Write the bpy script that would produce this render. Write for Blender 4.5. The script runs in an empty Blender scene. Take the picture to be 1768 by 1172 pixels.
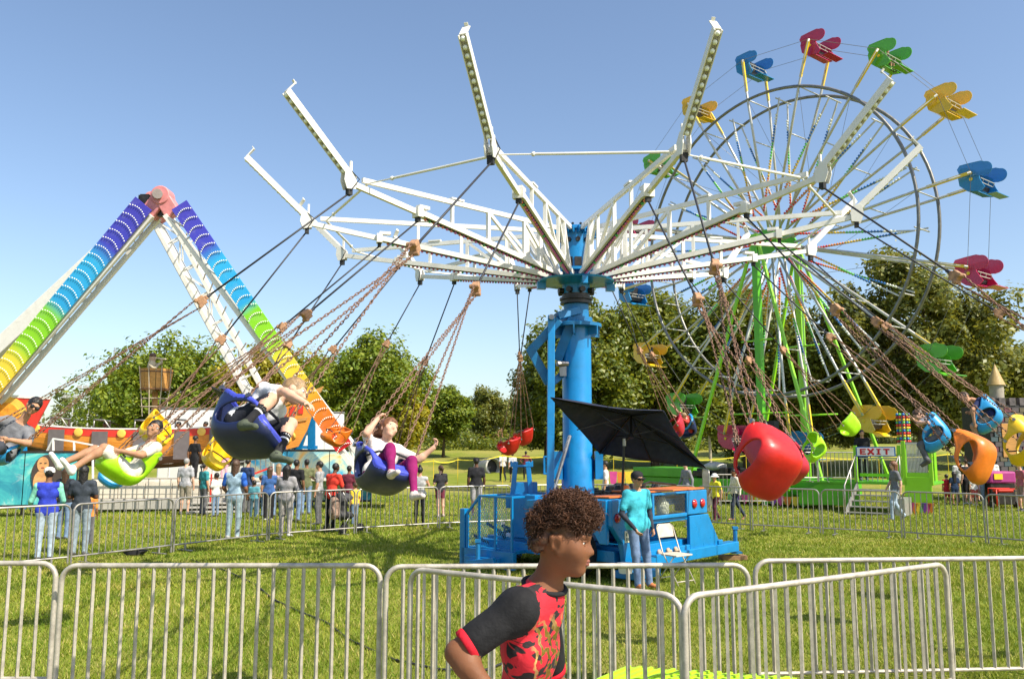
import bpy, math, random
import numpy as np
from mathutils import Vector, Matrix

# ------------------------------------------------------------------ camera, sky, sun, exposure
scene = bpy.context.scene
COL = scene.collection
FPX, HZ, EYE = 1450.0, 772.0, 2.12            # focal length in photo pixels, horizon row, eye height
TH = math.atan((HZ - 586.0) / FPX)
cam_d = bpy.data.cameras.new('camera'); cam = bpy.data.objects.new('camera', cam_d); COL.objects.link(cam)
cam_d.sensor_width = 36.0; cam_d.lens = 36.0 * FPX / 1768.0
cam_d.clip_start = 0.05; cam_d.clip_end = 3000
cam.location = (0, 0, EYE); cam.rotation_euler = (math.pi / 2 + TH, 0, 0)
cam_d.dof.use_dof = False
scene.camera = cam
TOSUN = Vector((0.70, -0.50, 0.98)).normalized()
world = bpy.data.worlds.new('World'); scene.world = world; world.use_nodes = True
wn = world.node_tree; wn.nodes.clear()
sky = wn.nodes.new('ShaderNodeTexSky'); sky.sky_type = 'NISHITA'; sky.sun_disc = False
sky.sun_elevation = math.asin(TOSUN.z); sky.sun_rotation = math.atan2(TOSUN.x, TOSUN.y)
sky.air_density = 1.0; sky.dust_density = 1.5; sky.ozone_density = 1.5; sky.altitude = 200
bgn = wn.nodes.new('ShaderNodeBackground'); bgn.inputs['Strength'].default_value = 0.132
won = wn.nodes.new('ShaderNodeOutputWorld')
wn.links.new(sky.outputs[0], bgn.inputs[0]); wn.links.new(bgn.outputs[0], won.inputs[0])
sun_d = bpy.data.lights.new('sun', 'SUN'); sun_d.energy = 5.0; sun_d.angle = math.radians(0.53); sun_d.color = (1.0, 0.92, 0.77)
sun = bpy.data.objects.new('sun', sun_d); COL.objects.link(sun)
sun.rotation_euler = (-TOSUN).to_track_quat('-Z', 'Y').to_euler()
sun.location = (20, -20, 40)
scene.view_settings.view_transform = 'Standard'
scene.view_settings.look = 'None'
scene.view_settings.exposure = 0.62
scene.view_settings.gamma = 1.0
scene.view_settings.use_curve_mapping = False
scene.render.engine = 'CYCLES'
scene.cycles.max_bounces = 6; scene.cycles.transparent_max_bounces = 8
random.seed(7); RNG = np.random.default_rng(7)

# ------------------------------------------------------------------ layout helpers
CF, SF = math.cos(TH), math.sin(TH)
def W(px, py, d):
    """point seen at photo pixel (px,py) at axial distance d"""
    xc = (px - 884) / FPX * d; yc = (586 - py) / FPX * d
    return Vector((xc, d * CF - yc * SF, EYE + d * SF + yc * CF))
def hill(x, y):
    t = min(max((y - 42) / 55.0, 0), 1); t = t * t * (3 - 2 * t)
    return 2.5 * t
def GX(px, y, z=None):
    """ground point at world distance y in the direction of photo column px"""
    if z is None: z = hill(0, y)
    dep = y * CF + (z - EYE) * SF
    return Vector(((px - 884) / FPX * dep, y, z))

# ------------------------------------------------------------------ materials
MATS = {}
def _nodes(name):
    m = bpy.data.materials.new(name); m.use_nodes = True
    nt = m.node_tree; b = nt.nodes['Principled BSDF']
    return m, nt, b
def mixrgb(nt, fac, a, b, mode='MIX'):
    n = nt.nodes.new('ShaderNodeMix'); n.data_type = 'RGBA'; n.blend_type = mode
    for s, v in (('Factor', fac),):
        if hasattr(v, 'is_linked'): nt.links.new(v, n.inputs[0])
        else: n.inputs[0].default_value = v
    for i, v in ((6, a), (7, b)):
        if hasattr(v, 'is_linked'): nt.links.new(v, n.inputs[i])
        else: n.inputs[i].default_value = (*v, 1) if len(v) == 3 else v
    return n.outputs[2]
def noise(nt, scale, detail=4, rough=.55, coord='Object', dist=0.0, stretch=None):
    tc = nt.nodes.new('ShaderNodeTexCoord'); n = nt.nodes.new('ShaderNodeTexNoise')
    n.inputs['Scale'].default_value = scale; n.inputs['Detail'].default_value = detail
    n.inputs['Roughness'].default_value = rough; n.inputs['Distortion'].default_value = dist
    src = tc.outputs[coord]
    if stretch:
        mp = nt.nodes.new('ShaderNodeMapping'); mp.inputs['Scale'].default_value = stretch
        nt.links.new(src, mp.inputs[0]); src = mp.outputs[0]
    nt.links.new(src, n.inputs['Vector'])
    return n.outputs['Fac']
def ramp(nt, fac, stops, interp='LINEAR'):
    r = nt.nodes.new('ShaderNodeValToRGB'); e = r.color_ramp; e.interpolation = interp
    while len(e.elements) < len(stops): e.elements.new(0.5)
    for el, (p, c) in zip(e.elements, stops):
        el.position = p; el.color = (*c, 1) if len(c) == 3 else c
    nt.links.new(fac, r.inputs[0]); return r.outputs[0]
def bump(nt, b, h, strength=.3, dist=.01):
    n = nt.nodes.new('ShaderNodeBump'); n.inputs['Strength'].default_value = strength; n.inputs['Distance'].default_value = dist
    nt.links.new(h, n.inputs['Height']); nt.links.new(n.outputs[0], b.inputs['Normal'])
def M(name, col, rough=.5, metal=0., var=.12, scale=6., dirt=0., dirtcol=(.10, .07, .04), bmp=0., bscale=40., spec=.5, coat=0.):
    if name in MATS: return MATS[name]
    m, nt, b = _nodes(name)
    lo = tuple(c * (1 - var) for c in col); hi = tuple(min(c * (1 + var), 1) for c in col)
    c = ramp(nt, noise(nt, scale), [(.3, lo), (.7, hi)])
    if dirt > 0:
        f = ramp(nt, noise(nt, scale * .6 + 1.7, 8, .7), [(.5, (0, 0, 0)), (.78, (dirt, dirt, dirt))])
        c = mixrgb(nt, f, c, dirtcol)
    nt.links.new(c, b.inputs['Base Color'])
    rr = ramp(nt, noise(nt, scale * 2.3), [(.3, (rough * .8,) * 3), (.7, (min(rough * 1.2, 1),) * 3)])
    nt.links.new(rr, b.inputs['Roughness'])
    b.inputs['Metallic'].default_value = metal; b.inputs['Specular IOR Level'].default_value = spec
    if coat: b.inputs['Coat Weight'].default_value = coat; b.inputs['Coat Roughness'].default_value = .12
    if bmp: bump(nt, b, noise(nt, bscale), bmp, .01)
    MATS[name] = m; return m
def cloth(col):
    k = 'cloth_%02x%02x%02x' % tuple(int(255 * min(c, 1)) for c in col)
    return M(k, col, .85, var=.28, scale=11, bmp=1., bscale=13, spec=.2, dirt=.25, dirtcol=tuple(c * .55 for c in col))
def skinm(col):
    k = 'skin_%02x%02x%02x' % tuple(int(255 * c) for c in col)
    if k in MATS: return MATS[k]
    m = M(k, col, .62, var=.12, scale=14, spec=.25); b = m.node_tree.nodes['Principled BSDF']
    b.inputs['Subsurface Weight'].default_value = .12; b.inputs['Subsurface Radius'].default_value = (.02, .008, .004)
    b.inputs['Subsurface Scale'].default_value = .4; bump(m.node_tree, b, noise(m.node_tree, 260, 3, .6), .12, .002)
    return m

# ------------------------------------------------------------------ mesh helpers
MW = {}
class MB:
    def __init__(s): s.v = []; s.f = []; s.m = []
    def add(s, vs, fs, mi=0):
        o = len(s.v); s.v.extend(tuple(v) for v in vs)
        for f in fs: s.f.append(tuple(i + o for i in f)); s.m.append(mi)
        return s
    def box(s, c, sz, rot=None, mi=0):
        c = Vector(c); hx, hy, hz = (x / 2 for x in sz)
        vs = [Vector((x, y, z)) for z in (-hz, hz) for y in (-hy, hy) for x in (-hx, hx)]
        if rot is not None: vs = [rot @ v for v in vs]
        return s.add([v + c for v in vs], [(0, 2, 3, 1), (4, 5, 7, 6), (0, 1, 5, 4), (2, 6, 7, 3), (0, 4, 6, 2), (1, 3, 7, 5)], mi)
    def bar(s, a, b, w, h=None, up=(0, 0, 1), mi=0):
        """rectangular beam a->b, w across, h along 'up'"""
        a = Vector(a); b = Vector(b); h = w if h is None else h
        d = (b - a).normalized(); u = Vector(up)
        if abs(d.dot(u)) > .98: u = Vector((1, 0, 0)) if abs(d.x) < .9 else Vector((0, 1, 0))
        x = d.cross(u).normalized(); u = x.cross(d).normalized()
        vs = []
        for p in (a, b):
            for i, j in ((-1, -1), (1, -1), (1, 1), (-1, 1)): vs.append(p + x * (w / 2 * i) + u * (h / 2 * j))
        return s.add(vs, [(0, 1, 2, 3)[::-1], (4, 5, 6, 7), (0, 1, 5, 4), (1, 2, 6, 5), (2, 3, 7, 6), (3, 0, 4, 7)], mi)
    def tube(s, pts, r, n=8, closed=False, mi=0):
        pts = [Vector(p) for p in pts]; k = len(pts); rs = r if isinstance(r, (list, tuple)) else [r] * k
        vs = []; fs = []; ref = None
        for i, p in enumerate(pts):
            if closed: t = pts[(i + 1) % k] - pts[i - 1]
            else: t = pts[min(i + 1, k - 1)] - pts[max(i - 1, 0)]
            t = t.normalized() if t.length > 1e-9 else Vector((0, 0, 1))
            if ref is None:
                ref = Vector((0, 0, 1)) if abs(t.z) < .9 else Vector((1, 0, 0))
            x = ref - t * ref.dot(t)
            if x.length < 1e-6: x = t.orthogonal()
            x.normalize(); y = t.cross(x); ref = x
            for j in range(n):
                a = 2 * math.pi * j / n; vs.append(p + (x * math.cos(a) + y * math.sin(a)) * rs[i])
        for i in range(k if closed else k - 1):
            for j in range(n):
                a, b = i * n + j, i * n + (j + 1) % n; i2 = (i + 1) % k
                fs.append((a, b, i2 * n + (j + 1) % n, i2 * n + j))
        if not closed: fs.append(tuple(range(n))[::-1]); fs.append(tuple((k - 1) * n + j for j in range(n)))
        return s.add(vs, fs, mi)
    def lathe(s, prof, c=(0, 0, 0), n=20, axis=None, mi=0):
        c = Vector(c); q = Matrix.Identity(3) if axis is None else Vector((0, 0, 1)).rotation_difference(Vector(axis)).to_matrix()
        vs = []; fs = []; k = len(prof)
        for r, z in prof:
            for j in range(n):
                a = 2 * math.pi * j / n; vs.append(q @ Vector((r * math.cos(a), r * math.sin(a), z)) + c)
        for i in range(k - 1):
            for j in range(n):
                fs.append((i * n + j, i * n + (j + 1) % n, (i + 1) * n + (j + 1) % n, (i + 1) * n + j))
        if prof[0][0] > 1e-4: fs.append(tuple(range(n))[::-1])
        if prof[-1][0] > 1e-4: fs.append(tuple((k - 1) * n + j for j in range(n)))
        return s.add(vs, fs, mi)
    def prism(s, poly, O, X, Y, N, t, mi=0):
        """polygon (2-D) in plane O,X,Y extruded by t along N, centred"""
        O, X, Y, N = Vector(O), Vector(X), Vector(Y), Vector(N); n = len(poly)
        vs = [O + X * a + Y * b - N * (t / 2) for a, b in poly] + [O + X * a + Y * b + N * (t / 2) for a, b in poly]
        fs = [tuple(range(n))[::-1], tuple(range(n, 2 * n))] + [(i, (i + 1) % n, n + (i + 1) % n, n + i) for i in range(n)]
        return s.add(vs, fs, mi)
    def ball(s, c, r, n=8, mi=0):
        c = Vector(c); r3 = r if isinstance(r, (tuple, list)) else (r, r, r); k = max(n // 2, 3)
        vs = [c + Vector((0, 0, r3[2]))]; fs = []
        for i in range(1, k):
            for j in range(n):
                a, b = math.pi * i / k, 2 * math.pi * j / n
                vs.append(c + Vector((r3[0] * math.sin(a) * math.cos(b), r3[1] * math.sin(a) * math.sin(b), r3[2] * math.cos(a))))
        vs.append(c - Vector((0, 0, r3[2])))
        for j in range(n): fs.append((0, 1 + j, 1 + (j + 1) % n))
        for i in range(k - 2):
            for j in range(n): fs.append((1 + i * n + j, 1 + (i + 1) * n + j, 1 + (i + 1) * n + (j + 1) % n, 1 + i * n + (j + 1) % n))
        l = len(vs) - 1; o = 1 + (k - 2) * n
        for j in range(n): fs.append((l, o + (j + 1) % n, o + j))
        return s.add(vs, fs, mi)
    def mesh(s, name, inv=None):
        me = bpy.data.meshes.new(name); vs = s.v
        if inv is not None: vs = [tuple(inv @ Vector(v)) for v in vs]
        me.from_pydata(vs, [], s.f)
        if any(s.m): me.polygons.foreach_set('material_index', s.m)
        me.update(); return me
    def split(s):
        par = list(range(len(s.v)))
        def find(a):
            while par[a] != a: par[a] = par[par[a]]; a = par[a]
            return a
        for f in s.f:
            r = find(f[0])
            for i in f[1:]: par[find(i)] = r
        out = {}
        for f, mi in zip(s.f, s.m):
            m, mp = out.setdefault(find(f[0]), (MB(), {}))
            for i in f:
                if i not in mp: mp[i] = len(m.v); m.v.append(s.v[i])
            m.f.append(tuple(mp[i] for i in f)); m.m.append(mi)
        return [m for m, _ in out.values()]
    def each(s, name, mats, parent=None, **kw):
        """every connected piece becomes an object of its own"""
        return [m.build(name, mats, parent, **kw) for m in s.split()]
    def build(s, name, mats, parent=None, smooth=False, world=True, bevel=0.):
        inv = MW[parent.name].inverted() if (parent is not None and world) else None
        me = s.mesh(name, inv)
        return ob(name, me, mats, parent, smooth, bevel)
def ob(name, me, mats=None, parent=None, smooth=False, bevel=0.):
    o = bpy.data.objects.new(name, me); COL.objects.link(o)
    if parent is not None: o.parent = parent; MW[o.name] = MW[parent.name]
    else: MW[o.name] = Matrix.Identity(4)
    if mats is not None and len(me.materials) == 0:
        for m in (mats if isinstance(mats, (list, tuple)) else [mats]): me.materials.append(m)
    if smooth:
        me.polygons.foreach_set('use_smooth', [True] * len(me.polygons))
        if smooth == 'auto':
            try: me.set_sharp_from_angle(angle=math.radians(38))
            except Exception: pass
    if bevel:
        b = o.modifiers.new('bevel', 'BEVEL'); b.width = bevel; b.segments = 2; b.limit_method = 'ANGLE'
    return o
def recolor(o, *mats):
    """materials on the object, not on the shared mesh"""
    for i, m in enumerate(mats):
        o.material_slots[i].link = 'OBJECT'; o.material_slots[i].material = m
def tag(o, label=None, cat=None, group=None, kind=None):
    if label: o['label'] = label
    if cat: o['category'] = cat
    if group: o['group'] = group
    if kind: o['kind'] = kind
    return o
def thing(name, label, cat, mat=None, group=None):
    """Empty at the thing's base that parents its parts"""
    o = bpy.data.objects.new(name, None); COL.objects.link(o)
    if mat is None: mat = Matrix.Identity(4)
    if isinstance(mat, (Vector, tuple, list)): mat = Matrix.Translation(Vector(mat))
    o.matrix_basis = mat; MW[o.name] = mat.copy(); o.empty_display_size = .2
    return tag(o, label, cat, group)
def npmesh(name, V, F, mats=None, mi=None):
    """fast mesh from numpy arrays, F is (n,3) or (n,4)"""
    me = bpy.data.meshes.new(name); k = F.shape[1]
    me.vertices.add(len(V)); me.vertices.foreach_set('co', np.ascontiguousarray(V, dtype=np.float32).ravel())
    me.loops.add(F.size); me.loops.foreach_set('vertex_index', np.ascontiguousarray(F, dtype=np.int32).ravel())
    me.polygons.add(len(F)); me.polygons.foreach_set('loop_start', np.arange(0, F.size, k, dtype=np.int32))
    me.polygons.foreach_set('loop_total', np.full(len(F), k, dtype=np.int32))
    if mats:
        for m in mats: me.materials.append(m)
    if mi is not None: me.polygons.foreach_set('material_index', np.ascontiguousarray(mi, dtype=np.int32))
    me.update(calc_edges=True); return me
def frame(O, X, Y, Z):
    m = Matrix.Identity(4)
    for i, a in enumerate((X, Y, Z)):
        for j in range(3): m[j][i] = a[j]
    for j in range(3): m[j][3] = O[j]
    return m
def rotz(a): return Matrix.Rotation(a, 4, 'Z')
def lerp(a, b, t): return Vector(a) * (1 - t) + Vector(b) * t

# ------------------------------------------------------------------ distance fields (moulded and living shapes)
def surface_nets(F, org, vox):
    s = F < 0; n = F.shape
    cs = np.zeros((n[0] - 1, n[1] - 1, n[2] - 1), dtype=np.int8)
    for a in (0, 1):
        for b in (0, 1):
            for c in (0, 1): cs += s[a:n[0] - 1 + a, b:n[1] - 1 + b, c:n[2] - 1 + c]
    act = (cs > 0) & (cs < 8); idx = np.argwhere(act); num = np.full(cs.shape, -1, dtype=np.int64); num[act] = np.arange(len(idx))
    acc = np.zeros((len(idx), 3)); cnt = np.zeros(len(idx)); I, J, K = idx.T
    cor = [(a, b, c) for a in (0, 1) for b in (0, 1) for c in (0, 1)]
    for p in cor:
        for ax in range(3):
            if p[ax]: continue
            q = list(p); q[ax] = 1
            f0 = F[I + p[0], J + p[1], K + p[2]]; f1 = F[I + q[0], J + q[1], K + q[2]]
            ch = (f0 < 0) != (f1 < 0); t = np.where(ch, f0 / np.where(ch, f0 - f1, 1), 0)
            for k in range(3): acc[:, k] += np.where(ch, p[k] + (t if k == ax else 0), 0)
            cnt += ch
    V = (idx + acc / cnt[:, None]) * vox + org
    Q = []
    for ax in range(3):
        a0 = [slice(None)] * 3; a1 = [slice(None)] * 3; a0[ax] = slice(0, -1); a1[ax] = slice(1, None)
        s0, s1 = s[tuple(a0)], s[tuple(a1)]
        e = np.argwhere(s0 != s1); b, c = (ax + 1) % 3, (ax + 2) % 3
        ok = (e[:, b] > 0) & (e[:, c] > 0) & (e[:, b] < n[b] - 1) & (e[:, c] < n[c] - 1); e = e[ok]
        fl = s0[tuple(e.T)]
        def cell(db, dc):
            g = e.copy(); g[:, b] -= db; g[:, c] -= dc; return num[tuple(g.T)]
        q = np.stack([cell(1, 1), cell(0, 1), cell(0, 0), cell(1, 0)], 1)
        q[~fl] = q[~fl][:, ::-1]; Q.append(q)
    return V, np.concatenate(Q)
class SDF:
    """blend of tapered capsules and ellipsoids; every primitive carries a label used as material slot"""
    def __init__(s): s.p = []
    def cap(s, a, b, ra, rb, lab=0, k=.02, flat=None): s.p.append(('c', np.array(a, float), np.array(b, float), ra, rb, lab, k, flat)); return s
    def ell(s, c, r, lab=0, k=.02, R=None): s.p.append(('e', np.array(c, float), np.array(r, float), None if R is None else np.array(R, float), None, lab, k, None)); return s
    def sub(s, c, r, k=.01): s.p.append(('s', np.array(c, float), np.array(r, float), None, None, -1, k, None)); return s
    def mesh(s, name, vox, mats, noisef=None):
        lo = []; hi = []
        for t in s.p:
            if t[0] == 'c': m = max(t[3], t[4]); lo += [t[1] - m, t[2] - m]; hi += [t[1] + m, t[2] + m]
            elif t[0] == 'e': m = max(t[2]); lo.append(t[1] - m); hi.append(t[1] + m)
        lo = np.min(lo, 0) - 3 * vox - .02; hi = np.max(hi, 0) + 3 * vox + .02
        n = np.ceil((hi - lo) / vox).astype(int) + 1
        F = np.full(n, .12); B = np.full(n, 9.); L = np.zeros(n, dtype=np.int16)
        for t in s.p:
            if t[0] == 'c': m = max(t[3], t[4]) + .07; a = np.minimum(t[1], t[2]) - m; b = np.maximum(t[1], t[2]) + m
            else: m = max(t[2]) + .07; a = t[1] - m; b = t[1] + m
            i0 = np.clip(np.floor((a - lo) / vox).astype(int), 0, n); i1 = np.clip(np.ceil((b - lo) / vox).astype(int) + 1, 0, n)
            if np.any(i1 <= i0): continue
            sl = tuple(slice(x, y) for x, y in zip(i0, i1))
            g = np.stack(np.meshgrid(*[lo[k] + np.arange(i0[k], i1[k]) * vox for k in range(3)], indexing='ij'), -1)
            if t[0] == 'c':
                ba = t[2] - t[1]; q = g - t[1]
                if t[7] is not None:
                    ax, fac = t[7]; ax = np.array(ax, float); q = q + (q @ ax)[..., None] * ax * (fac - 1); ba = ba + (ba @ ax) * ax * (fac - 1)
                h = np.clip((q @ ba) / max(ba @ ba, 1e-9), 0, 1)
                d = np.linalg.norm(q - h[..., None] * ba, axis=-1) - (t[3] + (t[4] - t[3]) * h)
            else:
                q = g - t[1]
                if t[3] is not None: q = q @ t[3]
                r = t[2]; k0 = np.linalg.norm(q / r, axis=-1); k1 = np.linalg.norm(q / (r * r), axis=-1)
                d = k0 * (k0 - 1) / np.maximum(k1, 1e-6)
            k = t[6]; f = F[sl]
            if t[0] == 's':
                h = np.clip(.5 - .5 * (f + d) / k, 0, 1); F[sl] = f * (1 - h) - d * h + k * h * (1 - h)
            else:
                h = np.clip(.5 + .5 * (f - d) / k, 0, 1); F[sl] = f * (1 - h) + d * h - k * h * (1 - h)
                bb = B[sl]; w = d < bb; bb[w] = d[w]; L[sl][w] = t[5]
        if noisef is not None:
            g = np.stack(np.meshgrid(*[lo[k] + np.arange(n[k]) * vox for k in range(3)], indexing='ij'), -1); F = noisef(g, F)
        V, Q = surface_nets(F, lo, vox)
        c = V[Q].mean(1); ii = np.clip(np.round((c - lo) / vox).astype(int), 0, n - 1); mi = L[tuple(ii.T)]
        me = npmesh(name, V, Q, mats, np.maximum(mi, 0))
        me.polygons.foreach_set('use_smooth', np.ones(len(Q), dtype=bool)); return me
# ------------------------------------------------------------------ ground
def grass_ground_mat():
    m, nt, b = _nodes('grass_ground')
    big = noise(nt, .16, 5, .6); mid = noise(nt, 1.4, 6, .65); fine = noise(nt, 26, 5, .7)
    c = ramp(nt, mid, [(.28, (.13, .18, .018)), (.5, (.205, .24, .028)), (.74, (.30, .29, .055))])
    c = mixrgb(nt, ramp(nt, big, [(.42, (0, 0, 0)), (.62, (.75, .75, .75))]), c, (.37, .31, .09))
    c = mixrgb(nt, ramp(nt, fine, [(.35, (0, 0, 0)), (.7, (.55, .55, .55))]), c, (.10, .14, .018))
    nt.links.new(c, b.inputs['Base Color']); b.inputs['Roughness'].default_value = .9; b.inputs['Specular IOR Level'].default_value = .15
    bump(nt, b, fine, .9, .03); return m
def grid_ground():
    ys = np.concatenate([np.arange(-30, 42, 2.0), np.arange(42, 110, 2.5), np.array([115, 130, 160, 220, 320, 500, 900, 1500.])])
    xs = np.concatenate([-np.array([1500, 900, 500, 300, 200, 140.]), np.arange(-100, 101, 4.0), np.array([140, 200, 300, 500, 900, 1500.])])
    X, Y = np.meshgrid(xs, ys); t = np.clip((Y - 42) / 55, 0, 1); Z = 2.5 * t * t * (3 - 2 * t)
    Z = Z + np.where(Y > 45, .12 * np.sin(X * .11 + Y * .05) * t, 0)
    V = np.stack([X, Y, Z], -1).reshape(-1, 3); nx = len(xs)
    i, j = np.meshgrid(np.arange(len(ys) - 1), np.arange(nx - 1), indexing='ij'); a = (i * nx + j).ravel()
    return npmesh('ground', V, np.stack([a, a + 1, a + nx + 1, a + nx], 1), [grass_ground_mat()])
g = ob('ground', grid_ground()); tag(g, 'mown green lawn of the fairground rising gently to the trees', 'lawn', kind='structure')
g.data.polygons.foreach_set('use_smooth', [True] * len(g.data.polygons))
def blades():
    P = []
    for y0, y1, n in ((4.2, 7, 2200), (7, 10, 1900), (10, 14, 1350), (14, 19, 900), (19, 26, 560), (26, 38, 230)):
        wid = 1.32 * y1 + 1.5; cnt = int((y1 - y0) * wid * n)
        P.append(np.stack([RNG.uniform(-wid / 2, wid / 2, cnt), RNG.uniform(y0, y1, cnt)], 1))
    P = np.concatenate(P); n = len(P); far = np.clip(P[:, 1] / 9, 1, 3.2)
    tuft = .5 + .5 * np.sin(P[:, 0] * 2.3 + np.sin(P[:, 1] * 1.7) * 2) * np.sin(P[:, 1] * 2.9 + np.sin(P[:, 0] * 1.3) * 2)
    P += RNG.normal(0, .02, P.shape)
    h = RNG.uniform(.022, .066, n) * (.65 + .95 * tuft) * (1 + .12 * (far - 1)); w = RNG.uniform(.0035, .007, n) * far
    a = RNG.uniform(0, 2 * np.pi, n); l = RNG.uniform(.2, 1.1, n); b = RNG.uniform(0, 2 * np.pi, n)
    base = np.stack([P[:, 0], P[:, 1], np.full(n, -.004)], 1); dx = np.stack([np.cos(a) * w, np.sin(a) * w, np.zeros(n)], 1)
    tip = base + np.stack([np.cos(b) * h * l, np.sin(b) * h * l, h], 1)
    V = np.stack([base - dx, base + dx, tip], 1).reshape(-1, 3)
    m, nt, bs = _nodes('grass_blades')
    gi = nt.nodes.new('ShaderNodeNewGeometry'); r = gi.outputs['Random Per Island']
    c1 = ramp(nt, r, [(0, (.105, .175, .014)), (.4, (.215, .29, .024)), (.75, (.34, .375, .045)), (.91, (.47, .42, .12)), (1, (.56, .47, .20))])
    c2 = ramp(nt, noise(nt, .55, 6, .65), [(.3, (.55, .72, .45)), (.5, (.96, 1.0, .9)), (.68, (1.28, 1.08, 1.1))])
    nt.links.new(mixrgb(nt, 1.0, c1, c2, 'MULTIPLY'), bs.inputs['Base Color']); bs.inputs['Roughness'].default_value = .6; bs.inputs['Specular IOR Level'].default_value = .25
    bs.inputs['Subsurface Weight'].default_value = 0
    tr = nt.nodes.new('ShaderNodeBsdfTranslucent'); tr.inputs[0].default_value = (.24, .30, .02, 1); mx = nt.nodes.new('ShaderNodeMixShader'); mx.inputs[0].default_value = .3
    nt.links.new(bs.outputs[0], mx.inputs[1]); nt.links.new(tr.outputs[0], mx.inputs[2]); nt.links.new(mx.outputs[0], nt.nodes['Material Output'].inputs[0])
    return npmesh('grass_blades', V, np.arange(3 * n).reshape(-1, 3), [m])
tag(ob('grass_blades', blades()), 'short yellow-green grass blades covering the lawn', 'grass', kind='stuff')

# ------------------------------------------------------------------ trees
def leaf_mat(key, lo, mid, hi):
    m, nt, bs = _nodes('leaves_' + key)
    gi = nt.nodes.new('ShaderNodeNewGeometry')
    c = ramp(nt, gi.outputs['Random Per Island'], [(0, lo), (.5, mid), (1, hi)])
    c2 = ramp(nt, noise(nt, .55, 4), [(.3, (.7, .8, .75)), (.7, (1.15, 1.05, .9))])
    nt.links.new(mixrgb(nt, 1.0, c, c2, 'MULTIPLY'), bs.inputs['Base Color']); bs.inputs['Roughness'].default_value = .45; bs.inputs['Specular IOR Level'].default_value = .35
    tr = nt.nodes.new('ShaderNodeBsdfTranslucent'); tr.inputs[0].default_value = (hi[0] * 1.6, hi[1] * 1.5, hi[2] * .6, 1)
    mx = nt.nodes.new('ShaderNodeMixShader'); mx.inputs[0].default_value = .28
    nt.links.new(bs.outputs[0], mx.inputs[1]); nt.links.new(tr.outputs[0], mx.inputs[2]); nt.links.new(mx.outputs[0], nt.nodes['Material Output'].inputs[0])
    return m
LM = {'green': leaf_mat('green', (.07, .125, .014), (.155, .225, .022), (.26, .30, .035)),
      'yellow': leaf_mat('yellow', (.15, .17, .014), (.29, .28, .024), (.42, .35, .036)),
      'dark': leaf_mat('dark', (.045, .08, .011), (.11, .15, .018), (.22, .235, .034)),
      'olive': leaf_mat('olive', (.06, .085, .018), (.13, .155, .030), (.24, .235, .06)),
      'brown': leaf_mat('brown', (.09, .06, .02), (.17, .11, .035), (.26, .17, .06)),
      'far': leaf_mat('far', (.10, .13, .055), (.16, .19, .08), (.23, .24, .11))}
bark = M('bark', (.13, .095, .065), .95, var=.35, scale=5, bmp=1., bscale=9)
bark_pale = M('bark_pale', (.34, .29, .22), .95, var=.3, scale=5, bmp=1., bscale=9)
def leaves_at(C, R, n, size, rs, flat=.8):
    """n leaf rhombs around clump centres C with radii R"""
    k = rs.integers(0, len(C), n); u = rs.normal(size=(n, 3)); u /= np.linalg.norm(u, axis=1)[:, None]
    rad = rs.uniform(.35, 1.05, n) ** .6
    # leaves sit in small sprays that share a direction
    k, u, rad = k[:n // 7 + 1].repeat(7)[:n], u[:n // 7 + 1].repeat(7, 0)[:n], rad[:n // 7 + 1].repeat(7)[:n]
    p = C[k] + u * (R[k] * rad)[:, None] * np.array([1, 1, flat]) + rs.normal(size=(n, 3)) * size * 1.25
    nrm = u * .7 + rs.normal(size=(n, 3)) * .42 + np.array([0, 0, .55]); nrm /= np.linalg.norm(nrm, axis=1)[:, None]
    t = np.cross(nrm, rs.normal(size=(n, 3))); t /= np.linalg.norm(t, axis=1)[:, None]; b = np.cross(nrm, t)
    s = size * rs.uniform(.6, 1.35, n)[:, None]
    V = np.stack([p - t * s, p - b * s * .55 + nrm * s * .12, p + t * s, p + b * s * .55 + nrm * s * .12], 1).reshape(-1, 3)
    return V, np.arange(4 * n).reshape(-1, 4)
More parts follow.
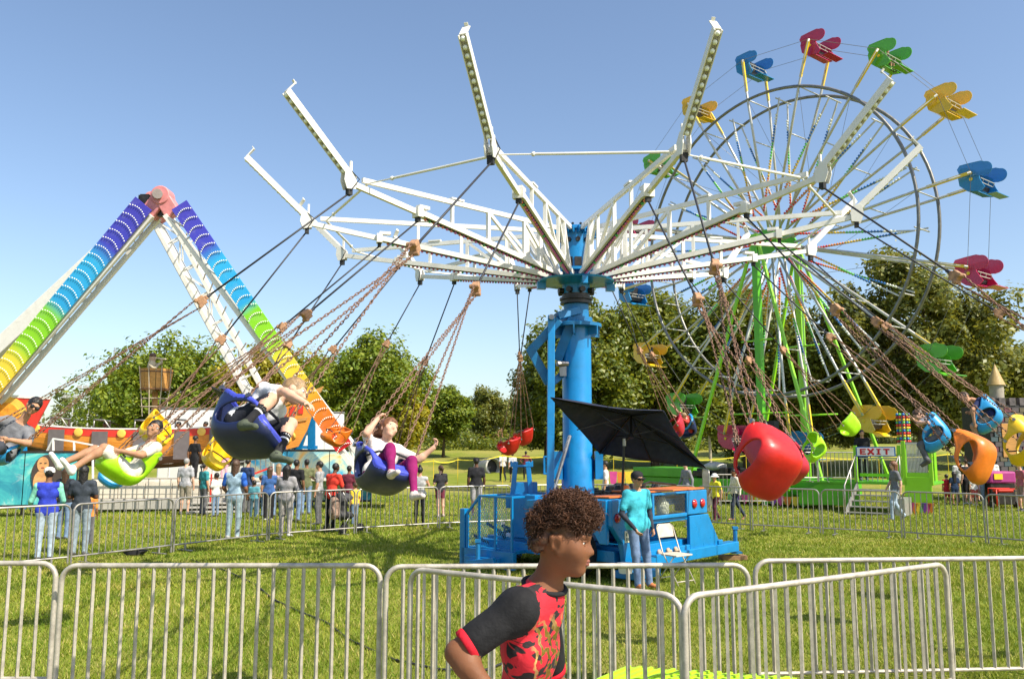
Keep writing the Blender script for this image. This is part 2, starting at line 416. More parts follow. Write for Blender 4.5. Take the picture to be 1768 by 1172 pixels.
def tree(name, label, base, H, Wd, key='green', seed=0, n=9000, clear=.12, lsize=.16, nclump=70, open_=0., pale=False, shape='round', cat='tree', group='trees behind the fairground', cr=None):
    Wd *= 1.2; nclump = int(nclump * 1.35); rs = np.random.default_rng(seed); base = Vector(base); root = thing(name, label, cat, base, group)
    ch = H * (1 - clear); cz = H * clear + ch * .5
    C = []; tries = 0
    while len(C) < nclump and tries < nclump * 60:
        tries += 1
        q = rs.normal(size=3); q /= np.linalg.norm(q); q *= rs.uniform(.25, 1) ** .45
        wz = 1 - (.22 * max(q[2], 0) if shape == 'round' else .55 * max(q[2] + .25, 0)) - .16 * max(-q[2], 0)
        ang = math.atan2(q[1], q[0]); lob = 1 + .16 * math.sin(3 * ang + seed) + .12 * math.sin(5 * ang + 2.1 * seed + 4 * q[2])
        p = np.array([q[0] * Wd * .42 * wz * lob, q[1] * Wd * .42 * wz * lob, cz + q[2] * ch * .44])
        if open_ and rs.random() < open_ and np.linalg.norm(q) < .55: continue
        C.append(p)
    C = np.array(C); R = rs.uniform(.6, 1.25, len(C)) * (cr if cr else Wd * .122)
    V, F = leaves_at(C, R, int(n * 2.2), lsize, rs)
    mb = MB(); top = H * .8; tr = max(.018 * H, .09); lean = rs.normal(0, .02 * H, 2); pts = []
    for i in range(7):
        t = i / 6; pts.append((lean[0] * t + .05 * math.sin(4 * t + seed), lean[1] * t, top * t - .15))
    mb.tube(pts, [tr * (1.35 if i == 0 else 1) * (1 - .8 * i / 6) + .02 for i in range(7)], 8)
    order = np.argsort(C[:, 2]); pick = order[::max(len(C) // 26, 1)]
    for ci in pick:
        c = C[ci]; h0 = max(min(c[2] - .25 * np.hypot(c[0], c[1]) - .4, top * .95), H * clear * .8 + .2); t = h0 / top
        a = Vector((lean[0] * t, lean[1] * t, h0)); b_ = Vector(c); mid = lerp(a, b_, .5) + Vector((0, 0, -.06 * (b_ - a).length))
        r0 = tr * (1 - .75 * t) * .5; mb.tube([a, mid, b_], [r0, r0 * .6, .02], 5)
        for k in range(2):
            e = b_ + Vector(rs.normal(0, .5, 3) * R[ci]); mb.tube([mid, lerp(mid, e, .6), e], [r0 * .45, r0 * .3, .012], 4)
    mb.build('trunk', bark_pale if pale else bark, root, smooth=True, world=False)
    ob('crown', npmesh('crown', V, F, [LM[key]]), None, root)
    return root
def ty(px, y): return GX(px, y)
def th(pytop, y):   # height of a tree whose top shows at row pytop
    base = hill(0, y); return EYE + (HZ - pytop) / FPX * y * 1.0 - base
tree('maple_tree', 'broad green tree behind the crow\'s nest, left of the fairground', ty(300, 68), th(588, 68), 13.6, 'green', 1, 15000, .06, .17, 110)
tree('maple_tree', 'yellow-green tree just right of the crow\'s nest, behind the rainbow leg', ty(468, 66), th(585, 66), 8.6, 'yellow', 2, 11000, .06, .16, 80)
tree('maple_tree', 'tall round sunlit tree behind the girl on the swing', ty(637, 60), th(572, 60), 8.2, 'green', 3, 15000, .10, .15, 110)
tree('maple_tree', 'small yellowish tree at the foot of the tall round one', ty(690, 58), th(655, 58), 3.6, 'yellow', 31, 4500, .12, .13, 40)
tree('maple_tree', 'lone round tree with bare trunk on the grass slope', ty(766, 70), th(664, 70), 4.3, 'green', 4, 7500, .22, .14, 60)
tree('maple_tree', 'olive tree right of the lone round tree', ty(838, 86), th(668, 86), 4.6, 'olive', 5, 6500, .14, .15, 55)
tree('maple_tree', 'distant tree beside the brick building', ty(893, 96), th(682, 96), 4.6, 'olive', 6, 5000, .10, .16, 45)
tree('maple_tree', 'dark tree rising right behind the blue tower', ty(1012, 58), th(505, 58), 8.8, 'dark', 7, 16000, .04, .17, 120)
tree('maple_tree', 'big sunlit tree between the tower and the ferris wheel', ty(1130, 62), th(488, 62), 10.2, 'dark', 8, 19000, .05, .17, 140)
tree('maple_tree', 'dark full tree behind the ferris wheel columns', ty(1290, 60), th(478, 60), 10.5, 'dark', 9, 19000, .07, .17, 140)
tree('bush', 'brownish wispy bush between the lime columns', ty(1412, 64), th(608, 64), 3.4, 'brown', 10, 3200, .10, .09, 40, cat='bush')
tree('cottonwood_tree', 'tall open olive tree with airy crown right of the ferris wheel', ty(1592, 55), th(412, 55), 11.6, 'olive', 11, 24000, .10, .17, 125, .2, cr=1.05)
tree('cottonwood_tree', 'lower olive tree behind the exit platform', ty(1480, 60), th(560, 60), 6.0, 'olive', 12, 9000, .06, .16, 70)
tree('maple_tree', 'green tree left of the tall round one, between rainbow leg and crown', ty(560, 74), th(600, 74), 7.0, 'green', 21, 9000, .06, .16, 70)
tree('maple_tree', 'broad dark tree filling the gap left of the blue tower', ty(945, 64), th(560, 64), 5.6, 'dark', 22, 9000, .04, .16, 70)
tree('maple_tree', 'dark tree behind the right lime column of the wheel', ty(1385, 70), th(560, 70), 6.5, 'dark', 23, 9000, .05, .17, 70)
tree('cottonwood_tree', 'olive tree at right, lower than the airy one beside it', ty(1690, 60), th(520, 60), 7.4, 'olive', 24, 14000, .06, .16, 70, .3)
tree('maple_tree', 'dark low tree at far left below the crow\'s nest', ty(205, 76), th(640, 76), 5.0, 'green', 25, 6000, .05, .16, 50)
tree('young_tree', 'slim young tree with pale trunk on the grass left of the ferris wheel', ty(1226, 48), th(668, 48), 2.4, 'dark', 13, 2600, .45, .12, 26, pale=True)
tree('cottonwood_tree', 'far tree at the right edge behind the castle', ty(1760, 66), th(575, 66), 7.0, 'olive', 14, 11000, .08, .17, 70)
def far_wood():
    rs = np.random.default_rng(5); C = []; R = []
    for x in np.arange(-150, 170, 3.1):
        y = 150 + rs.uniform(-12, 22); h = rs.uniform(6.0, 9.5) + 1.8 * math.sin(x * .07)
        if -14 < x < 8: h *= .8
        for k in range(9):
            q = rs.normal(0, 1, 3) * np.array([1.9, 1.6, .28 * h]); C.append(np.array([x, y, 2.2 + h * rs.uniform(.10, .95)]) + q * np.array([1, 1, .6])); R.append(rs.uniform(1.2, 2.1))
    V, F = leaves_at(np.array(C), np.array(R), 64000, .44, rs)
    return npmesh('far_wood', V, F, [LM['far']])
def undergrowth():
    rs = np.random.default_rng(12); C = []; R = []
    for px in np.arange(560, 1480, 3.2):
        y = 84 + rs.uniform(-5, 8); p = GX(px, y); h = rs.uniform(.5, 1.5) + .5 * math.sin(px * .05)
        C.append(np.array([p.x, y, p.z + h * .5])); R.append(.5 + h * .5)
    V, F = leaves_at(np.array(C), np.array(R), 22000, .17, rs); return npmesh('undergrowth', V, F, [LM['dark']])
tag(ob('undergrowth', undergrowth()), 'low dark undergrowth along the foot of the far trees', 'undergrowth', kind='stuff')
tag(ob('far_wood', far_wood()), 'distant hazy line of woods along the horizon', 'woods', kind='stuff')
# ------------------------------------------------------------------ crowd barriers
galv = M('galvanised_steel', (.37, .35, .32), .42, .65, var=.22, scale=7, dirt=.35, dirtcol=(.16, .13, .10))
galv_near = M('galvanised_steel_worn', (.50, .455, .385), .5, .35, var=.25, scale=11, dirt=.55, dirtcol=(.17, .14, .11), bmp=.15, bscale=60)
BAR = {}
def barrier(p0, p1, label, H=1.12, nbar=None, near=False, group='steel crowd barriers', r=.019):
    p0 = Vector(p0); p1 = Vector(p1); d = p1 - p0; L = d.length; d.normalize()
    root = thing('crowd_barrier', label, 'barrier', frame(p0, d, Vector((0, 0, 1)).cross(d), Vector((0, 0, 1))), group)
    mt = galv_near if near else galv; R = .13; zb = .16; pts = [(0.0, 0, .02)]
    for i in range(7):
        a = math.pi * i / 12; pts.append((R - R * math.cos(a), 0, H - R + R * math.sin(a)))
    for i in range(7):
        a = math.pi * i / 12; pts.append((L - R + R * math.sin(a), 0, H - R + R * math.cos(a)))
    pts.append((L, 0, .02))
    MB().tube(pts, r * (1.2 if near else 1), 10 if near else 8).build('frame', mt, root, smooth='auto', world=False)
    MB().tube([(r * .6, 0, zb), (L - r * .6, 0, zb)], r * .85, 8).build('bottom_rail', mt, root, smooth='auto', world=False)
    for x in (.28, L - .28):
        MB().box((x, 0, .03), (.05, .42, .02)).bar((x, 0, .03), (x, 0, zb), .03).build('foot', mt, root, world=False)
    k = ('n' if near else 'f', round(H, 2))
    if k not in BAR:
        b = MB().tube([(0, 0, zb + .005), (0, 0, H - r * .7)], .0165 if near else .0105, 4); BAR[k] = b.mesh('bar'); BAR[k].materials.append(mt)
    nbar = nbar or max(int(round((L - .16) / .128)), 3)
    for i in range(nbar):
        o = ob('bar', BAR[k], None, root); o.location = (.5 * (L - (L - .16) * (nbar - 1) / nbar) + (L - .16) * i / nbar, 0, 0)
    return root
def near_pt(px, pytop, H=1.12):
    """ground point under a barrier top that shows at (px,pytop)"""
    a = W(px, pytop, 1.0) - Vector((0, 0, EYE)); t = (H - EYE) / a.z; p = a * t; return Vector((p.x, p.y, 0))
barrier(near_pt(-400, 972), near_pt(98, 972), 'near barrier cut off at the left edge of the photo', near=True)
barrier(near_pt(108, 976), near_pt(657, 976), 'full near barrier at bottom left with its cable behind', near=True)
barrier(near_pt(667, 978), near_pt(1291, 975), 'near barrier running behind the boy in the red shirt', near=True)
barrier(near_pt(1303, 968), near_pt(1890, 962), 'near barrier running off the right edge of the photo', near=True)
barrier(near_pt(709, 982), near_pt(1176, 1029), 'angled barrier nearest the boy, left half of the V', near=True)
barrier(near_pt(1181, 1030), near_pt(1632, 973), 'angled barrier right half of the V over the lime plate', near=True)
def ring(posts, labels):
    for (a, b), l in zip(zip(posts[:-1], posts[1:]), labels):
        d = (b - a); s = d.normalized() * .03
        barrier(a + s, b - s, l, H=1.09)
lp = [GX(-75, 14.2), GX(119, 15.55), GX(297, 17.4), GX(462, 19.6), GX(613, 21.1), GX(757, 22.4), GX(884, 23.3), GX(990, 23.8), GX(1090, 23.6), GX(1205, 22.9), GX(1298, 21.9), GX(1419, 21.0), GX(1560, 20.0), GX(1705, 18.9), GX(1862, 17.4)]
ring(lp, ['ring barrier at far left in front of the person with the white cap', 'ring barrier behind the lime seat swinger, second from the left',
          'ring barrier below the yellow seat at left', 'ring barrier in front of the denim vest', 'ring barrier in front of the red shirt and stroller',
          'ring barrier below the girl on the swing', 'ring barrier in front of the man in black with cap', 'ring barrier behind the blue cage of the trailer',
          'ring barrier hidden behind the trailer deck', 'ring barrier just behind the operator', 'ring barrier in front of the yellow shirt',
          'ring barrier under the big red seat', 'ring barrier in front of the exit stairs', 'ring barrier in front of the lime platform at right', 'ring barrier cut by the right edge'])

# ------------------------------------------------------------------ swing ride: trailer, tower, arms
blue = M('ride_blue_paint', (.004, .205, .50), .32, var=.12, scale=2.2, dirt=.45, dirtcol=(.012, .075, .16), coat=.2)
blue_d = M('ride_blue_worn', (.006, .16, .38), .45, var=.2, scale=4, dirt=.5, dirtcol=(.03, .05, .08))
white = M('ride_white_paint', (.74, .72, .67), .40, var=.06, scale=3, dirt=.30, dirtcol=(.30, .27, .22))
black = M('black_rubber', (.018, .018, .02), .7, var=.3)
steel = M('bare_steel', (.30, .29, .28), .35, .9, var=.2)
grease = M('greasy_steel', (.05, .045, .04), .4, .7, var=.4)
red_l = M('red_lens', (.45, .012, .015), .15, var=.1, coat=.5)
bulb_w = M('frosted_bulb', (.80, .82, .74), .25, var=.05)
bulb_p = M('pink_bulb', (.62, .14, .42), .3, var=.1)
bulb_r = M('coral_bulb', (.75, .22, .14), .3, var=.1)
bulb_g = M('green_bulb', (.06, .42, .12), .3, var=.1)
orange_p = M('orange_paint', (.62, .16, .03), .45, dirt=.3)
XC, YC = 1.20, 15.5; CC = Vector((XC, YC, 0)); RA, HA = 4.95, 6.08
ride = thing('swing_ride', 'chair swing ride with blue tower, blue trailer base and white arms', 'swing ride', CC)
def Z(py, d): return W(1008, py, d).z
mb = MB()
mb.lathe([(.30, .9), (.30, 1.9), (.27, 1.95), (.27, Z(553, 15.8))], CC, 28)
mb.build('tower_column', blue, ride, smooth='auto')
mb = MB()
z0 = Z(553, 15.8)
mb.lathe([(.47, z0 - .16), (.47, z0 - .10), (.30, z0 - .06), (.30, z0 + .02)], CC, 20)
for k in range(6):
    a = math.radians(60 * k + 20); o = CC + Vector((math.cos(a) * .37, math.sin(a) * .37, z0 - .24)); mb.box(o, (.2, .03, .16), Matrix.Rotation(a, 3, 'Z'))
mb.lathe([(.235, z0), (.235, Z(528, 15.8))], CC, 20)
mb.build('tower_flange', blue_d, ride, smooth='auto')
zr = Z(527, 15.8); mb = MB()
mb.lathe([(.30, zr), (.30, zr + .035), (.27, zr + .04), (.27, zr + .07), (.31, zr + .075), (.31, zr + .12), (.26, zr + .125), (.26, zr + .19)], CC, 24)
for k in range(8):
    a = math.pi * k / 4 + .3; mb.lathe([(.055, -.05), (.055, .05)], CC + Vector((math.cos(a) * .30, math.sin(a) * .30, zr + .24)), 10, (math.cos(a), math.sin(a), 0))
mb.build('slewing_ring', grease, ride, smooth='auto')
zp = Z(492, 15.8); mb = MB()
mb.lathe([(.26, zr + .19), (.26, zp - .02), (.70, zp + .03), (.72, zp + .06), (.30, zp + .075), (.30, zp + .20), (.44, zp + .21), (.44, zp + .26), (.30, zp + .27), (.295, zp + .98), (.36, zp + 1.0), (.36, zp + 1.06), (.2, zp + 1.08)], CC, 24)
for k in range(4):
    a = math.pi / 2 * k + .15; u = Vector((math.cos(a), math.sin(a), 0)); mb.box(CC + u * .66 + Vector((0, 0, zp - .04)), (.16, .10, .14), Matrix.Rotation(a, 3, 'Z'))
for k in range(12):
    a = math.pi / 6 * k + math.radians(-17.5 - 90); u = Vector((math.cos(a), math.sin(a), 0))
    for s in (-1, 1):
        n = Vector((-u.y, u.x, 0)) * .055 * s; mb.box(CC + u * .40 + n + Vector((0, 0, zp + .12)), (.22, .015, .13), Matrix.Rotation(a, 3, 'Z')); mb.box(CC + u * .36 + n + Vector((0, 0, zp + .98)), (.16, .015, .13), Matrix.Rotation(a, 3, 'Z'))
mb.build('hub', blue, ride, smooth='auto')
mb = MB()
for k in range(14):
    a = 2 * math.pi * k / 14; mb.ball(CC + Vector((math.cos(a) * .33, math.sin(a) * .33, zp + 1.09)), .028, 6)
for k in range(5):
    a = -2.6 + .55 * k; mb.box(CC + Vector((math.cos(a) * .31, math.sin(a) * .31, zp + .38)), (.03, .13, .17), Matrix.Rotation(a, 3, 'Z'))
    mb.lathe([(.045, -.03), (.045, .03)], CC + Vector((math.cos(a) * .30, math.sin(a) * .30, zp + .80)), 10, (math.cos(a), math.sin(a), 0))
mb.build('hub_fittings', grease, ride, smooth='auto')
# one arm in its own frame: +X outwards
zb0, zt0 = zp + .12, zp + 1.0
def arm_mesh():
    m = MB(); f = lambda r, z: Vector((r, 0, z))
    zb = lambda r: zb0 + (HA - .03 - zb0) * (r - .42) / (RA - .42)
    zt = lambda r: zt0 + (HA + .06 - zt0) * (r - .40) / (RA * .95 - .40)
    for s in (-1, 1):
        m.bar(f(.42, zb0) + Vector((0, .045 * s, 0)), f(RA * .74, zb(RA * .74)) + Vector((0, .045 * s, 0)), .05, .085)
    m.bar(f(RA * .70, zb(RA * .70)), f(RA, HA - .03), .06, .085)
    m.bar(f(.40, zt0), f(RA * .95, HA + .05), .055, .075)
    for r, w in ((RA * .19, .075), (RA * .27, .05), (RA * .44, .058), (RA * .60, .05)):
        m.bar(f(r, zb(r) + .03), f(r, zt(r) - .03), w, w, (1, 0, 0))
    m.bar(f(RA * .19, zt(RA * .19) - .03), f(.47, zb0 + .05), .055, .07); m.bar(f(RA * .44, zt(RA * .44) - .02), f(RA * .27, zb(RA * .27) + .02), .045, .055)
    m.bar(f(RA * .27, zt(RA * .27)), f(RA * .13, zb(RA * .13) + .04), .04, .05)
    m.box(f(RA * .74, zb(RA * .74) + .0), (.10, .17, .16)); m.box(f(RA * .72, zb(RA * .74) + .10), (.20, .11, .05)); m.box(f(RA * .58, zt(RA * .58) + .055), (.26, .08, .03))
    for s in (-1, 1):
        m.prism([(-.10, -.13), (.05, -.15), (.10, -.02), (.08, .14), (.0, .17), (-.11, .05)], f(RA, HA) + Vector((0, .055 * s, 0)), (1, 0, 0), (0, 0, 1), (0, 1, 0), .014)
    m.bar(f(RA - .04, HA - .12), f(RA - .04, HA + .30), .035, .035)
    return m.mesh('arm')
def rod_mesh():
    m = MB(); a = Vector((RA + .02, 0, HA + .10)); b = Vector((RA + 1.05, 0, HA + 1.08)); d = (b - a).normalized(); n = Vector((-d.z, 0, d.x))
    for s in (-1, 1): m.bar(a + Vector((0, .05 * s, 0)), b + Vector((0, .05 * s, 0)), .012, .10, n)
    m.bar(a + n * .045, b + n * .045, .088, .012, n)
    m.bar(b, b + n * .20 + d * .02, .10, .015, d); m.bar(b + n * .20, b + n * .21 + d * .07, .05, .012, n)
    return m.mesh('light_rod'), a, b, d, n
def bulbs(pts, r, n=6):
    m = MB()
    for p in pts: m.ball(p, r, n)
    return m
armm = arm_mesh(); rodm, ra_, rb_, rd_, rn_ = rod_mesh()
rodb = bulbs([lerp(ra_, rb_, (i + .6) / 13) - rn_ * .035 for i in range(13)], .036, 8).mesh('bulb_row')
def strip(t0, t1, n):
    pts = []
    for i in range(n):
        r = RA * (t0 + (t1 - t0) * i / (n - 1)); z = zb0 + (HA - .03 - zb0) * (r - .42) / (RA - .42); pts.append(Vector((r, 0, z - .065)))
    return pts
sp = strip(.12, .71, 34); m_ = MB()
for i, p in enumerate(sp): m_.ball(p, .026, 6, 2 if i % 13 == 6 else (1 if i > 22 and i % 2 else 0))
m_.bar(sp[0] + Vector((0, 0, .02)), sp[-1] + Vector((0, 0, .02)), .05, .02, mi=3)
stripm = m_.mesh('bulb_strip')
for me_ in (armm, rodm): me_.materials.append(white)
rodb.materials.append(bulb_w)
for mt in (bulb_p, bulb_r, bulb_g, black): stripm.materials.append(mt)
hangm = MB(); zi = zb0 + (HA - .03 - zb0) * (RA * .74 - .42) / (RA - .42)
hangm.box((RA - .02, 0, HA - .17), (.07, .09, .12)).tube([(RA, .05, HA + .15), (RA - .14, .09, HA + .02), (RA - .02, .06, HA - .16)], .009, 5)
hangm = hangm.mesh('hanger'); hangm.materials.append(black); hang2 = MB().box((RA * .74, 0, zi - .10), (.06, .08, .10)).mesh('hanger'); hang2.materials.append(black)
PHI = [-17.5 + 30 * i for i in range(12)]
def arm_dir(ph): a = math.radians(ph); return Vector((math.sin(a), -math.cos(a), 0))
for ph in PHI:
    a = ob('arm', armm, None, ride); a.rotation_euler = (0, 0, math.radians(ph - 90))
    for nm, me in (('light_rod', rodm), ('bulb_row', rodb), ('bulb_strip', stripm), ('hanger', hangm), ('hanger', hang2)):
        c = ob(nm, me, None, a)
        if 'bulb' in nm: c['kind'] = 'stuff'; me.polygons.foreach_set('use_smooth', [True] * len(me.polygons))
for i, ph in enumerate(PHI):
    a = CC + arm_dir(ph) * RA * .93 + Vector((0, 0, HA + .02)); b = CC + arm_dir(PHI[(i + 1) % 12] if i < 11 else PHI[0] + 360) * RA * .93 + Vector((0, 0, HA + .02))
    MB().tube([lerp(a, b, .01), lerp(a, b, .2)], .012, 6).tube([lerp(a, b, .2), lerp(a, b, .99)], .021, 8).ball(lerp(a, b, .2), .035, 8).build('tie_rod', white, ride, smooth='auto')
# folding linkage and side tube on the left of the column
def TW(px, py, d): return W(px, py, d)
mb = MB(); dl = 15.3
mb.bar(TW(952, 545, dl), TW(950, 852, dl - .6), .15, .13, (1, 0, 0)); mb.build('lift_tube', blue, ride, bevel=.012)
mb = MB()
mb.bar(TW(966, 552, dl), TW(916, 606, dl), .16, .10, (0, 1, 0)); mb.bar(TW(914, 600, dl), TW(948, 662, dl), .16, .13, (0, 1, 0))
mb.bar(TW(990, 548, dl + .1), TW(962, 622, dl + .2), .18, .12, (0, 1, 0)); mb.bar(TW(950, 664, dl), TW(978, 640, dl + .1), .12, .05, (0, 1, 0))
mb.bar(TW(962, 546, dl), TW(1000, 536, dl + .2), .14, .13, (0, 1, 0))
mb.each('linkage', blue_d, ride, bevel=.01)
mb = MB(); mb.tube([TW(956, 846, 14.7), TW(984, 752, 15.1)], .035, 8).tube([TW(962, 628, dl - .1), TW(980, 628, dl)], .05, 8).box(TW(972, 640, dl), (.12, .1, .2))
mb.lathe([(.05, -.08), (.05, .08)], TW(952, 548, dl - .08), 10, (0, 1, 0)); mb.each('hydraulic_ram', steel, ride, smooth='auto')
mb = MB(); zc = 1.35
for k, (s, w) in enumerate(((-.37, .16), (.37, .14))): mb.box(CC + Vector((s, -.12, zc + .45)), (w, .22, .5))
mb.lathe([(.36, .95), (.36, 1.12), (.31, 1.15)], CC, 20); mb.box(CC + Vector((.40, -.12, 1.95)), (.06, .10, .22)); mb.tube([CC + Vector((-.42, -.2, 1.65)), CC + Vector((-.62, -.2, 1.65)), CC + Vector((-.62, -.2, 1.95)), CC + Vector((-.40, -.2, 1.95))], .025, 6)
mb.each('tower_socket', blue, ride, smooth='auto')
# trailer: K is the corner nearest the camera, u runs left along its side, v right along its rear
K = Vector((1.50, 13.30, 0)); UA = Vector((-.74, .67, 0)).normalized(); VB = Vector((.67, .74, 0)).normalized(); UP = Vector((0, 0, 1))
def TP(u, v, z): return K + UA * u + VB * v + UP * z
TR = Matrix((UA, VB, UP)).transposed()
def tbox(m, u0, u1, v0, v1, z0, z1, mi=0): return m.box(TP((u0 + u1) / 2, (v0 + v1) / 2, (z0 + z1) / 2), (abs(u1 - u0), abs(v1 - v0), abs(z1 - z0)), TR, mi)
mb = MB()
tbox(mb, .15, 3.2, .35, .55, .30, .48); tbox(mb, .15, 3.2, 2.6, 2.8, .30, .48); tbox(mb, .1, 3.15, .56, 2.59, .40, .52)
tbox(mb, .2, 1.75, .06, 2.9, 1.12, 1.24); tbox(mb, 1.76, 2.0, .3, 2.7, .53, 1.30); tbox(mb, .9, 2.4, 1.0, 2.3, .53, 1.118)
tbox(mb, 2.0, 2.5, .5, 1.3, .53, 1.26)
mb.build('trailer_frame', blue, ride, bevel=.012)
# left cage with mesh sides
mb = MB(); tbox(mb, 2.0, 3.26, .0, .09, .04, .34); tbox(mb, 3.18, 3.3, .0, .12, .02, 1.02); tbox(mb, 2.02, 3.18, .1, 1.6, .30, .36); tbox(mb, 3.2, 3.28, .12, 1.6, .04, .34)
for u, zt in ((3.14, .95), (2.85, 1.24), (2.45, 1.24), (2.06, 1.24)): tbox(mb, u - .02, u + .02, .02, .06, .34, zt)
mb.bar(TP(3.16, .04, .93), TP(2.83, .04, 1.26), .04); mb.bar(TP(2.85, .04, 1.26), TP(2.04, .04, 1.26), .04)
for u in (2.85, 2.06): mb.bar(TP(u, .04, 1.26), TP(u, 1.5, 1.26), .035); mb.bar(TP(u, 1.5, .34), TP(u, 1.5, 1.26), .035)
mb.bar(TP(2.85, 1.5, 1.26), TP(2.06, 1.5, 1.26), .035); mb.bar(TP(3.18, 1.5, .95), TP(2.85, 1.5, 1.26), .035)
mb.build('cage_frame', blue, ride, bevel=.006)
def expanded(m, O, A, B, la, lb, s=.045, w=.005, zmax=None):
    n = int((la + lb) / s)
    for i in range(-n, n):
        for sg in (1, -1):
            # diagonal wires of slope sg clipped to the rectangle (and to zmax(u))
            a0 = i * s; t0 = max(0, (-a0) if sg > 0 else (a0 - la)); 
            p = [];
            for t in np.linspace(0, lb, 9):
                a = a0 + sg * t * .6
                if 0 <= a <= la and (zmax is None or t <= zmax(a)): p.append((a, t))
            if len(p) >= 2: m.bar(O + A * p[0][0] + B * p[0][1], O + A * p[-1][0] + B * p[-1][1], w, w * .6, A.cross(B))
    return m
mb = MB(); expanded(mb, TP(2.06, .04, .36), UA, UP, 1.1, .88, zmax=lambda a: .88 if a < .79 else .88 - (a - .79) * 1.0)
expanded(mb, TP(2.06, 1.5, .36), UA, UP, 1.1, .88); mb.each('cage_mesh', blue, ride)
mb = MB(); rs = random.Random(3)
for k in range(14):
    a = TP(rs.uniform(2.2, 3.0), rs.uniform(.25, 1.3), rs.uniform(.38, .6)); mb.bar(a, a + Vector((rs.uniform(-.5, .5), rs.uniform(-.3, .3), rs.uniform(0, .25))), .03, .05)
mb.each('cage_contents', grease, ride)
# rear: sloping corner fender with lamps, mesh box, shelf and outrigger
mb = MB()
mb.prism([(.02, 1.30), (.95, 1.30), (.95, .12), (.42, .12), (.30, .62), (.02, .90)], TP(0, 0, 0), VB, UP, UA, .10)
mb.prism([(-.02, 1.30), (.5, 1.30), (.5, 1.16), (.12, .62), (-.02, .62)], TP(.05, .02, 0), UA, UP, VB, .08)
tbox(mb, .06, .9, .06, .95, 1.24, 1.31); tbox(mb, -.30, .12, .30, 1.0, .08, .20); tbox(mb, -.16, .10, .55, 1.5, .20, .38)
mb.build('fender', blue, ride, bevel=.015)
mb = MB()
tbox(mb, -.05, .0, 2.28, 2.98, .95, 1.36); tbox(mb, -.05, .0, 1.22, 2.28, .93, .99); tbox(mb, -.05, .0, 1.22, 2.28, 1.32, 1.36); tbox(mb, -.05, .0, 1.18, 1.24, .93, 1.36)
tbox(mb, .02, .6, 2.92, 2.98, .95, 1.34); tbox(mb, .0, .62, 1.0, 2.98, .86, .93)
mb.prism([(2.35, .93), (3.0, .93), (3.42, .36), (3.42, .26), (2.35, .26)], TP(-.02, 0, 0), VB, UP, UA, .07)
tbox(mb, -.05, .02, 1.0, 2.35, .20, .44); tbox(mb, .5, .56, 1.0, 2.35, .3, .86); tbox(mb, .03, .49, 1.0, 2.34, .40, .43)
tbox(mb, -.10, .12, 1.5, 4.05, .18, .36); tbox(mb, -.09, .11, 3.3, 3.45, .36, .44)
mb.build('rear_cabinet', blue, ride, bevel=.012)
mb = MB(); expanded(mb, TP(-.02, 1.25, .98), VB, UP, 1.02, .35, .05, .006); mb.build('mesh_panel', steel, ride)
mb = MB(); tbox(mb, -.02, .62, .95, 2.95, 1.37, 1.40); tbox(mb, .05, .5, .1, .9, 1.32, 1.35); mb.build('deck_edge', orange_p, ride, bevel=.01)
def lamp(v, z, u, mt, r=.075):
    m = MB(); m.lathe([(r, 0), (r * .95, .02), (r * .5, .034), (0, .038)], TP(u, v, z), 18, -UA); return m.build('tail_lamp', mt, ride, smooth=True)
lamp(.16, 1.02, -.052, red_l); lamp(.42, 1.02, -.052, black); lamp(2.52, 1.13, -.052, red_l, .08); lamp(2.80, 1.13, -.052, red_l, .08)
mb = MB(); mb.box(TP(-.056, .52, .72), (.01, .34, .18), TR); mb.build('number_plate', M('plate_cream', (.62, .60, .46), .5, dirt=.6, scale=22, dirtcol=(.12, .16, .10)), ride)
mb = MB()
for k in range(5):
    for j in range(2): mb.box(TP(-.063, .40 + .055 * k, .68 + .075 * j), (.004, .030, .05), TR)
mb.build('plate_marks', M('plate_ink', (.10, .14, .10), .6), ride)
mb = MB(); n_ = 22; c_ = TP(.9, .24, .43)
mb.lathe([(.20, -.12), (.40, -.13), (.43, -.09), (.43, .09), (.40, .13), (.20, .12)], c_, n_, VB); mb.build('tyre', black, ride, smooth='auto')
mb = MB(); mb.lathe([(0.0, -.10), (.2, -.10), (.215, -.12), (.215, .1)], c_, n_, VB); mb.build('wheel_rim', M('rim_white', (.6, .6, .58), .4, dirt=.3), ride, smooth='auto')
mb = MB(); c_ = TP(.9, 2.7, .43); mb.lathe([(.20, -.12), (.40, -.13), (.43, -.09), (.43, .09), (.40, .13), (.20, .12)], c_, n_, VB); mb.build('tyre', black, ride, smooth='auto')
def jack(p, h):
    m = MB(); m.tube([p + UP * .06, p + UP * h], .028, 8).box(p + UP * .045, (.2, .2, .03)).tube([p + UP * (h * .45), p + UP * (h + .08)], .042, 8).box(p + UP * (h + .08), (.1, .1, .05)); return m.build('jack', blue_d, ride, smooth='auto')
jack(TP(0, 4.1, .10), .42); jack(TP(-.2, .62, 0), .30); jack(TP(2.7, -.14, 0), .42); jack(TP(3.2, 1.4, 0), .3)
mb = MB(); tbox(mb, 2.3, 3.1, -.08, .0, .06, .22); mb.bar(TP(2.3, -.14, .2), TP(2.95, -.14, .1), .10, .1); mb.build('outrigger', blue, ride, bevel=.01)
